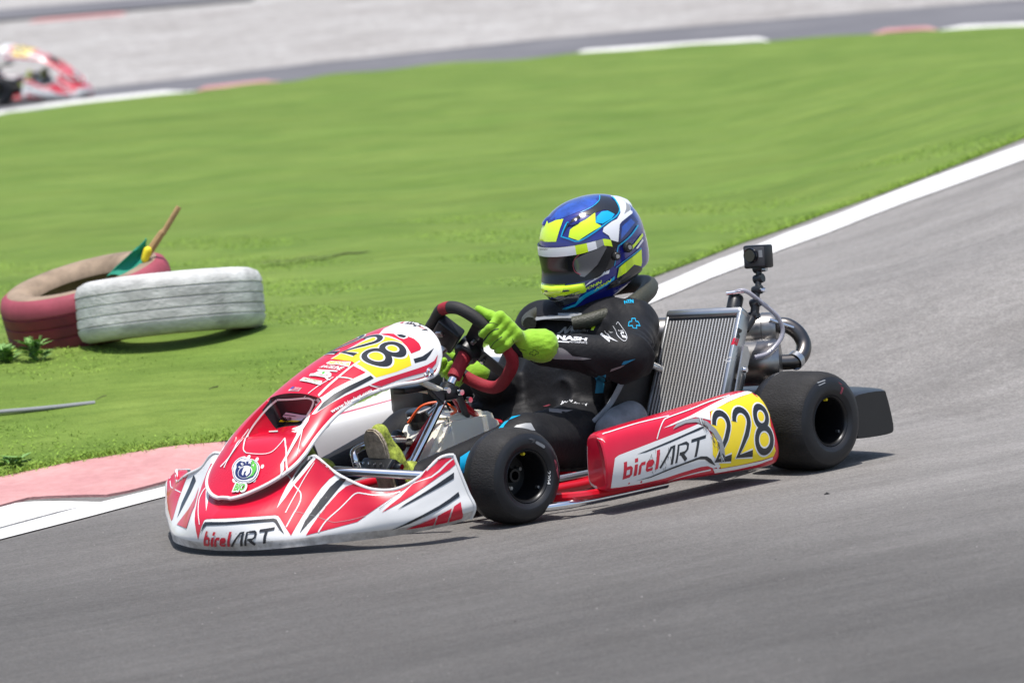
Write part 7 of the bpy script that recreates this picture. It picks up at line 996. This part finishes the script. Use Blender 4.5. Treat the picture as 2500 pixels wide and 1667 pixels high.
side=[prism([rp(1.06,.10,.030),rp(1.06,.095,.052),rp(1.06,.115,.072),rp(1.06,.36,.068),rp(1.06,.36,.040)],wd,.005,'alloy',.001),lathe([(0,.008),(.007,.008),(.009,0)],rp(1.085,.165,.056),wd,'chrome',12),tube(smooth_path([rp(1.02,.20,.05),rp(1.05,.185,.055),rp(1.07,.20,.055),rp(1.05,.30,.055)],5),.010,'hose_black',10)]
mk('radiator_bracket',side,ro)
cp=rp(.86,-.008,th*.5)
mk('radiator_cap',[lathe([(.022,-.01),(.022,.036),(.019,.042),(0,.042)],cp,up,'black_plastic',24)],ro)
mk('overflow_hose',[tube(smooth_path([cp+np.array([0,0,.046]),cp+np.array([.02,-.03,.05]),(1.055,-.46,.47),(1.105,-.475,.42),(1.11,-.48,.37),(1.06,-.47,.328),(1.02,-.45,.318)],8),.0065,'clear_hose',10),rod(cp+np.array([-.012,.012,.046]),cp+np.array([.02,-.03,.049]),.006,'chrome')],ro)
mk('coolant_hose',[tube(smooth_path([rp(.3,rh_,.02),(.78,-.18,.10),(.80,0,.06),(.78,.25,.10)],6),.014,'hose_black',10)],kart)
# ---- exhaust
ex=[lathe([(.0,-.36),(.046,-.36),(.048,-.35),(.048,-.03),(.050,-.028),(.050,0),(.045,.012),(.02,.02)],(1.185,-.375,.377),(.62,-.75,-.03),'steel',32)]
mk('exhaust',ex+[lathe([(.0,-.40),(.055,-.34),(.066,-.30),(.066,-.055),(.068,-.05),(.068,0),(.062,.012),(.02,.018)],(1.130,-.432,.292),(.60,-.78,-.02),'steel',32),
 tube(smooth_path([(1.175,-.375,.378),(1.205,-.405,.388),(1.224,-.435,.366),(1.226,-.455,.332),(1.203,-.465,.302),(1.172,-.46,.288),(1.125,-.43,.291)],7),.022,'steel_dark',16),rod((1.150,-.40,.410),(1.205,-.44,.380),.005,'chrome'),lathe([(.024,-.01),(.0265,-.01),(.0265,.01),(.024,.01)],(1.178,-.462,.290),(.9,.1,.35),'alloy',20)],kart)
# ---- rear bumper
bmV=[]
for y in np.concatenate([[-.668,-.664,-.655,-.64],np.linspace(-.6,.6,25),[.64,.655,.664,.668]]):
    e=max(0,(abs(y)-.62)/.05); s=1-.08*min(1,e)**2; curv=-.040*max(0,(abs(y)-.45)/.22)**2
    L=[(1.215,.075),(1.205,.12),(1.215,.185),(1.25,.197),(1.350,.194),(1.366,.180),(1.382,.12),(1.388,.074),(1.372,.060),(1.30,.060),(1.24,.064)]
    L=smooth_path([np.array(q) for q in L],3,True); c=L.mean(0)
    for x,z in L: bmV.append((c[0]+(x-c[0])*s+curv,y,c[1]+(z-c[1])*s))
nB=33; nY=33; bF=grid_faces(nY,nB,False,True); bF=[f[::-1] for f in bF]; bF.append(tuple(range(nB))); bF.append(tuple((nY-1)*nB+i for i in range(nB))[::-1])
mk('rear_bumper',add_decals('rear_bumper',[(bmV,bF,'black_plastic')]),kart,ang=50)
for s in (-1,1): mk('bumper_mount',[rod((1.1,s*.29,.12),(1.25,s*.29,.12),.014,'alloy')],kart)
# ---------------------------------------------------------------- action camera on its arm
ac=empty('action_camera',tuple(rp(.96,0,th)),'small black action camera on a jointed arm clamped to the radiator top','action camera')
ca=np.array([1.085,-.435,.597]); cx=N([.16,-.98,.02]); cz=N([.06,.03,1]); cx=N(cx-cz*(cx@cz)); cy=np.cross(cz,cx)   # cy: viewing axis
CMx=np.stack([cx,cy,cz],1)
mk('housing',[box(ca,(.080,.036,.066),'black_plastic',CMx,.006),box(ca-cy*(.019),(.066,.006,.054),'darkgrey',CMx,.004),box(ca+cx*.022-cy*.0215+cz*.008,(.012,.002,.02),'grey',CMx,0)],ac)
mk('lens',[lathe([(0,.016),(.017,.016),(.0185,.012),(.0215,.014),(.0225,.0),(.0225,-.004)],ca-cx*.008-cy*.018+cz*.004,-cy,'lens',28)],ac)
A=[np.array(q) for q in ((1.035,-.445,.435),(1.045,-.447,.47),(1.06,-.445,.505),(1.075,-.44,.535),(1.08,-.437,.565))]
arm=[tube(smooth_path([(1.0,-.44,.40)]+[tuple(q) for q in A[:2]],4),.013,'black_plastic',10)]
for a_,b_ in zip(A[:-1],A[1:]): arm+=[rod(a_,b_,.009,'black_plastic',10)]
for q in A: arm.append(lathe([(0,-.014),(.0125,-.014),(.0135,-.01),(.0135,.01),(.0125,.014),(0,.014)],q,(.2,-.9,.2),'black_plastic',16))
arm.append(lathe([(0,-.02),(.006,-.02),(.007,0)],A[2]-np.array([0,.012,0]),(0,1,0),'chrome',10)); arm.append(lathe([(0,-.02),(.006,-.02),(.007,0)],A[4]-np.array([0,.010,.004]),(0,1,0),'alloy',10))
mk('mount_arm',arm,ac)
# ---------------------------------------------------------------- the driver
def fold(P):
    x,y,z=P[...,0],P[...,1],P[...,2]; g=lambda c,r:np.exp(-(((x-c[0])**2+(y-c[1])**2+(z-c[2])**2)/(r*r)))
    A=np.sin(21*x+5)*np.sin(17*y+2)+np.sin(19*z+13*y); B=np.sin(26*y-11*z+1)+np.sin(15*x+9*z+4)
    rg=lambda q:(1-np.abs(np.sin(q)))**1.6
    w=rg(46*z+23*x+2.4*A)*(.7+.5*B); w2=rg(42*x-29*y+37*z+2.3*B)*(.7+.5*A); w3=rg(50*x+30*z+2.2*A)*(.7+.4*B)
    return -.013*w*(g((.70,-.05,.26),.17)+.8*g((.73,-.20,.20),.10))-.013*w2*(g((.64,-.32,.366),.14)+.9*g((.54,-.26,.38),.12)+1.2*g((.55,.2,.28),.14)+g((.77,-.22,.44),.11))-.007*w3*(g((.30,-.22,.2),.1)+g((.5,-.17,.16),.12))
LE=(.640,-.318,.366); LW=(.425,-.205,.412); RE=(.70,.225,.235); RW=(.475,.078,.322)
body=[((.72,-.06,.13),(.72,.06,.13),.105,.105),((.70,-.05,.15),(.765,-.06,.30),.105,.112),((.70,.05,.15),(.765,.06,.30),.105,.112),((.765,-.07,.30),(.80,-.09,.40),.112,.105),((.765,.07,.30),(.80,.09,.40),.112,.105),((.815,-.165,.435),(.815,.165,.43),.070,.070),((.82,0,.44),(.845,0,.55),.075,.07),((.855,0,.62),(.845,0,.66),.095,.10,.02),
 ((.812,-.188,.425),LE,.070,.060),(LE,LW,.060,.045),((.812,.18,.42),RE,.076,.066),(RE,RW,.066,.05),
 ((.70,-.095,.125),(.30,-.232,.178),.108,.070),((.30,-.232,.178),(-.075,-.19,.125),.066,.044),((.70,.095,.125),(.30,.225,.185),.108,.070),((.30,.225,.185),(-.075,.19,.125),.066,.044),
 (LW,(.33,-.18,.44),.036,.03,.01),(RW,(.44,.075,.34),.036,.03,.01)]
bm_=sdf_mesh(body,.0085,.035,fold=fold)
person=mk('person',add_decals('person',[bm_+('suit',)]),None,'driver in black race suit, blue and neon helmet and green gloves, gripping the steering wheel','person',ang=80)
# gloves
def rimpt(deg): # nearest rim point to an angle in the wheel plane (unrotated), tangent, radial
    d_=e1*math.cos(R_(deg))+e2*math.sin(R_(deg)); i=int(np.argmax([(p-Wc)@d_/np.linalg.norm(p-Wc) for p in RP])); return RP[i],N(RP[(i+1)%nR]-RP[i-1]),N(RP[i]-Wc)
def glove(deg,thumb_up,wrist,elbow,sgn=1):
    c,tau,rho=rimpt(deg); sg=1
    if tau@thumb_up<0: tau=-tau; sg=-1
    ci=int(np.argmin(np.linalg.norm(RP-c,axis=1)))
    def along(dist):
        i=ci;a=0
        while a<dist: a+=np.linalg.norm(RP[(i+sg)%nR]-RP[i%nR]); i+=sg
        return RP[i%nR]
    rho=N(rho-tau*(rho@tau)); n=np.cross(tau,rho)
    if n@wn<0: n=-n
    wr=np.array(wrist); pr=[]; K=[]
    ring=lambda a,r:c+r*(math.cos(R_(a))*rho+math.sin(R_(a))*n)
    for i,(o,f) in enumerate(((.036,1.0),(.013,1.08),(-.010,1.03),(-.032,.86))):
        k0=ring(38,.046)+tau*o; k1=ring(-32*f,.0325)+tau*(o*1.0); k2=ring(-92*f,.0305)+tau*(o*.97); k3=ring(-150*f,.029)+tau*(o*.95); K.append(k0)
        pr+=[(k0,k1,.0122,.0112,.004),(k1,k2,.0112,.0104,.003),(k2,k3,.0104,.0092,.003)]
    mid=ring(60,.062)*.45+wr*.55
    for k,o in zip(K,(.020,.008,-.006,-.018)): pr.append((k,wr+tau*o*.8+(mid-wr)*.25,.0150,.021,.010))
    tb=.55*K[0]+.45*wr+tau*.014-rho*.008; t1=along(.045)+.030*N(.55*wn+.5*N(along(.045)-Wc)); t2=along(.078)+.0255*N(.7*wn+.2*N(along(.078)-Wc))
    pr+=[(tb,t1,.018,.0145,.010),(t1,t2,.0140,.0115,.006)]
    d_=N(np.array(elbow)-wr); pr+=[(wr,wr+d_*.035,.028,.036,.02),(wr+d_*.035,wr+d_*.066,.043,.048,.006)]
    V,F=sdf_mesh(pr,.0038,.008,.02,fold=lambda P:.0012*np.sin(150*P[...,0]+90*P[...,1]+60*np.sin(40*P[...,2]))*np.clip((P[...,0]-(wr[0]-.01))/.03,0,1)); return [(V,F,'glove')],c
gl,cL=glove(161,e2,(.352,-.190,.440),LE)
mk('glove',add_decals('glove',gl),person,'left glove, knuckles seen from the front',ang=80)
gr,cR=glove(-32,e2,(.440,.068,.345),RE)
mk('glove',gr,person,'right glove, glimpsed through the steering wheel',ang=80)
# shoes
def shoe(y):
    h=np.array([-.160,y,.075]); t=np.array([-.196,y+.012,.262]); v=N(t-h); m=N(np.array([-v[2],0,v[0]])); m=-m if m[0]>0 else m   # m: sole side (forwards)
    up=sdf_mesh([(h-m*.028,h+v*.10-m*.026,.036,.034),(h+v*.10-m*.024,t-m*.018,.036,.024),(h-m*.04+v*.02,h-m*.085+v*.045,.036,.040),(h+v*.06-m*.035,h+v*.12-m*.03,.034,.030)],.006,.02)
    so=[];w=np.array([0,1.,0]); out=[(-.02,.030),(.0,.034),(.05,.031),(.10,.034),(.14,.040),(.17,.040),(.195,.030),(.208,.014)]
    pl=[h+v*a+w*b for a,b in out]+[h+v*a-w*b for a,b in out[::-1]]
    return up,prism(pl,m,.014,'sole',.004)
for y in (-.175,.175):
    up,sl_=shoe(y); s_=mk('shoe',[up+('shoe',)],person,'yellow green racing shoe pressing the pedal, sole forward' if y<0 else None,ang=80); mk('sole',[sl_],s_)
# helmet
HC=np.array([.862,0,.648]); PITCH=R_(10); YAW=R_(-2)
hf=np.array([-math.cos(PITCH)*math.cos(YAW),-math.sin(YAW),-math.sin(PITCH)]); hl=N(np.cross([0,0,1],hf)); hl=hl if hl[1]<0 else -hl; hu=np.cross(hf,hl); hu=hu if hu[2]>0 else -hu
def hpt(az,u,off=0):
    """az: 0 front, +90 driver's left (camera side); u: height in helmet frame"""
    s=u/.150 if u>=0 else u/.30
    base=(1-min(.99999,abs(s))**2.35)**(1/2.35) if u>=0 else (1-abs(s)**2.6)**(1/2.6)
    tuck=1-.16*sS((-.085-u)/.06); cf,sf=math.cos(az),math.sin(az)
    A=.160+.0*cf; B=.131
    if cf>0: A=.152+.022*sS((-.02-u)/.06)*1.0; 
    else: A=.172-.018*sS((-.03-u)/.10)
    p=2.25; r=1/((abs(cf)/A)**p+(abs(sf)/B)**p)**(1/p)
    r=r*base*tuck+off; lift=.055*sS((-u-.06)/.08)*np.clip(-cf*.5+.45,0,1)   # the shell is cut higher at the back
    return HC+hf*(r*cf)+hl*(r*sf)+hu*(u+lift)
naz=96; US=np.concatenate([[-.142,-.140,-.134],np.linspace(-.122,.10,40),.15*np.sin(np.linspace(np.arcsin(.10/.15),math.pi/2,16))[1:]])
V=[hpt(2*math.pi*i/naz,u,-.012 if k==0 else (-.004 if k==1 else 0)) for k,u in enumerate(US) for i in range(naz)]
nU=len(US); F=[(k*naz+i,k*naz+(i+1)%naz,(k+1)*naz+(i+1)%naz,(k+1)*naz+i) for k in range(nU-1) for i in range(naz)]
F.append(tuple(range(naz))[::-1])
# vents
def hpatch(a0,a1,u0,u1,off,m,na=16,nuu=8,rnd=.25):
    V=[];
    for i in range(na+1):
        for j in range(nuu+1):
            a=i/na; b=j/nuu; e=min(1,min(a,1-a)/rnd)*min(1,min(b,1-b)/rnd); V.append(hpt(R_(a0+(a1-a0)*a),u0+(u1-u0)*b,off*math.sqrt(max(0,1-(1-e)**2))-.0015))
    F=[f for f in grid_faces(na+1,nuu+1)]; return V,F,m
hel=[(V,F,'helmet_blue'),hpatch(-40,34,-.092,-.060,.008,'neon',20,8,.2),hpatch(-20,-5,-.080,-.070,.0095,'helmet_black',8,4,.4),hpatch(3,22,-.080,-.070,.0095,'helmet_black',8,4,.4)]
for s in (-1,1): hel+= [hpatch(s*30-9,s*30+9,.098,.122,.010,'helmet_blue',12,8,.4)]
hel.append(hpatch(150,210,.085,.128,.014,'helmet_white',16,8,.5))
helmet=mk('helmet',add_decals('helmet',hel),person,'blue full face helmet with neon yellow, cyan and white shapes',ang=60)
# visor
def visor_pts(off,a0,a1,n=60):
    V=[]
    for i in range(n+1):
        a=a0+(a1-a0)*i/n; e=abs(a); top=.047-.028*sS((e-60)/30); bot=-.056+.074*sS((e-46)/38)
        for j in range(15): V.append(hpt(R_(a),bot+(top-bot)*j/14,off))
    return V
VV=visor_pts(.0045,-86,86); vF=grid_faces(61,15)
vis=[thicken(VV,vF,.003,'visor')]
def vstrip(a0,a1,m,lo_=.026,n=14):
    V=[]
    for i in range(n+1):
        a=a0+(a1-a0)*i/n; top=.047-.028*sS((abs(a)-60)/30); w_=lo_*(1-.25*sS((abs(a)-30)/40))
        for k in range(4): V.append(hpt(R_(a),top-.0005-w_*k/3,.0056))
    return V,grid_faces(n+1,4),m
vis+=[vstrip(-76,30,'helmet_white',n=40),vstrip(30,43,'neon'),vstrip(43,53,'helmet_white'),vstrip(53,62,'grey'),vstrip(62,72,'neon')]
mk('visor',add_decals('visor',vis),helmet)
mk('visor_pivot',[lathe([(0,.009),(.012,.009),(.015,.006),(.0155,-.002)],hpt(R_(94),-.0,.006),hl*.98+hf*.05,'visor_frame',24),lathe([(0,.0115),(.0065,.0115),(.007,.008)],hpt(R_(94),-.0,.006),hl*.98+hf*.05,'alloy',16),lathe([(0,.009),(.010,.009),(.012,.006),(.0125,-.002)],hpt(R_(74),-.012,.006),hl*.95+hf*.3,'visor_frame',24),lathe([(0,.0115),(.006,.0115),(.0065,.008)],hpt(R_(74),-.012,.006),hl*.95+hf*.3,'alloy',16)],helmet)
# neck brace
nb_=smooth_path([(.672,-.085,.455),(.715,-.125,.462),(.82,-.150,.480),(.93,-.125,.505),(1.02,-.065,.522),(1.045,0,.526),(1.02,.065,.522),(.93,.125,.505),(.82,.150,.480),(.715,.125,.462),(.672,.085,.455)],5)
rr=.0195+.007*np.sin(np.linspace(0,math.pi,len(nb_)))
brace=mk('neck_brace',add_decals('neck_brace',[tube(nb_,rr,'brace',14)]),person)
# ---------------------------------------------------------------- old tyres, flag, weeds
def old_tyre(name,c,axis,R,w,label,mats):
    ax=N(axis); pr=[(R*.60,-w*.40),(R*.72,-w*.5),(R*.88,-w*.5),(R*.96,-w*.44),(R*.995,-w*.33)]
    for g in (-.26,-.10,.07,.24): pr+= [(R,w*(g-.018)),(R*.986,w*(g-.008)),(R*.986,w*(g+.008)),(R,w*(g+.018))]
    pr+= [(R*.995,w*.33),(R*.96,w*.44),(R*.88,w*.5),(R*.72,w*.5),(R*.60,w*.40),(R*.58,w*.30),(R*.80,w*.25),(R*.9,0),(R*.80,-w*.25),(R*.58,-w*.30)]
    V,F,_=lathe(pr,c,ax,'x',80,closed=True); n=len(pr); mm=[]
    u=N(np.cross(ax,[1,.3,0])); 
    for i,f in enumerate(F): cc=np.mean([V[q] for q in f],0)-np.asarray(c); mm.append(mats(i%n,n,np.linalg.norm(cc-ax*(cc@ax))/R))
    return mk(name,[(V,F,mm)],None,label,'tyre','old tyres marking the corner',ang=45)

def U3(r,h,u): return np.array([RH[0]*r+DH[0]*h,RH[1]*r+DH[1]*h,u])
rc=G(-1.772,3.08)+np.array([0,0,.125]); wc_=G(-1.475,2.83)+np.array([0,0,.125])
old_tyre('old_tyre',rc,U3(-.17,-.15,1),.30,.225,'dark red painted old tyre lying on the grass with a stick and flag inside',lambda j,n,q:('old_inner' if (q<.80 or j>=n-6) else ('old_pink' if j>=n-13 else 'old_red')))
old_tyre('old_tyre',wc_,U3(-.02,.12,1),.318,.205,'white painted old tyre with grooved tread, leaning against the red one',lambda j,n,p:'old_white' if 1<j<n-8 else 'old_inner')
fl=empty('flag',tuple(rc+np.array([0,0,.02])),'broken wooden stick with a green flag rag, stuck in the red tyre','flag')
at_=lambda l,t_,z: np.array([*(P0+RH*l+DH*t_),z])
s0=at_(-1.62,3.05,.42); s1=at_(-1.561,3.05,.554); s2=at_(-1.505,3.055,.625); s3=at_(-1.436,3.06,.713)
mk('stick',[tube([s0,s1],.012,'wood',8),tube(smooth_path([s1-U3(.01,0,.012),s2,s2+U3(.012,0,.01),s3],4),[.013]*4+[.012]*4+[.010]*5,'wood',8)],fl)
cl=[]
for i in range(13):
    for j in range(9):
        a=i/12;b=j/8; top=at_(-1.555,3.035,.61); bot=at_(-1.70,3.0,.50); e=at_(-1.575,3.02,.50)
        p=top*(1-a)+(bot*(1-b)+e*b)*a; cl.append(p+U3(0,-.012*math.sin(5*a+4*b),.006*math.sin(9*b)))
mk('flag_cloth',[thicken(cl,grid_faces(13,9),.003,'flag_green')],fl)
mk('knot',sdf_and([(at_(-1.552,3.02,.575),at_(-1.565,3.02,.545),.016,.014)],'knot_yellow'),fl)
def weed(c,h,n,label):
    V=[];F=[]
    for k in range(n):
        a=rng.random()*6.28; zz=h*(.15+.85*rng.random()); r=.04+.05*rng.random(); L=.035+.03*rng.random()
        b=c+np.array([.02*math.cos(a*3),.02*math.sin(a*3),zz*.8]); dr=N([math.cos(a),math.sin(a),.5]); sd_=N(np.cross(dr,[0,0,1]))
        i=len(V); V+= [b,b+dr*L*.5+sd_*L*.22,b+dr*L+np.array([0,0,-.008]),b+dr*L*.5-sd_*L*.22]; F.append((i,i+1,i+2,i+3))
    parts=[(V,F,'leaf')]
    for k in range(5):
        a=k*1.3; parts.append(tube(smooth_path([c,c+np.array([.01*math.cos(a),.01*math.sin(a),h*.5]),c+np.array([.03*math.cos(a),.03*math.sin(a),h])],3),.002,'leaf',5))
    return mk('weed',parts,None,label,'weed','weeds by the tyres',smooth=False)
weed(G(-1.917,2.60),.095,70,'leafy green weed in front of the dark red tyre')
weed(G(-2.02,2.62),.07,60,'leafy green weed left of the dark red tyre at the photo edge')
weed(G(-1.87,1.42),.03,30,'small weed on the grass edge above the pink kerb')
tag(mk('pipe',[tube(smooth_path([G(-2.3,1.90,.03),G(-2.0,1.92,.032),G(-1.83,1.93,.03),G(-1.66,1.95,.028)],6),.007,'grey',8)]),'thin pale grey pipe end lying on the grass at the left edge, below the tyres','pipe')
# ---------------------------------------------------------------- second kart far away
def copy_tree(o,parent,off=None):
    c=o.copy(); COL.objects.link(c)
    if parent is not None: c.parent=parent
    for ch in list(o.children): copy_tree(ch,c)
    return c
hd=N(RH*.97-DH*.25); th=math.atan2(hd[1],hd[0])+math.pi
tip=G(-4.36,28.1,.0); M=Matrix.Rotation(th,3,'Z'); nose_l=M@Vector((-1.16,0,0))
k2=copy_tree(kart,None); k2.location=(tip[0]-nose_l[0],tip[1]-nose_l[1],tip[2]); k2.rotation_euler=(0,0,th); k2.scale=(1,-1,1); k2['label']='second red and white racing kart far away, cut off by the left edge'
p2=copy_tree(person,None); rl=M@Vector((-.5,0,0)); p2.location=(k2.location.x+rl[0],k2.location.y+rl[1],tip[2]); p2.rotation_euler=(0,0,th); p2['label']='driver of the far second kart at the left edge';
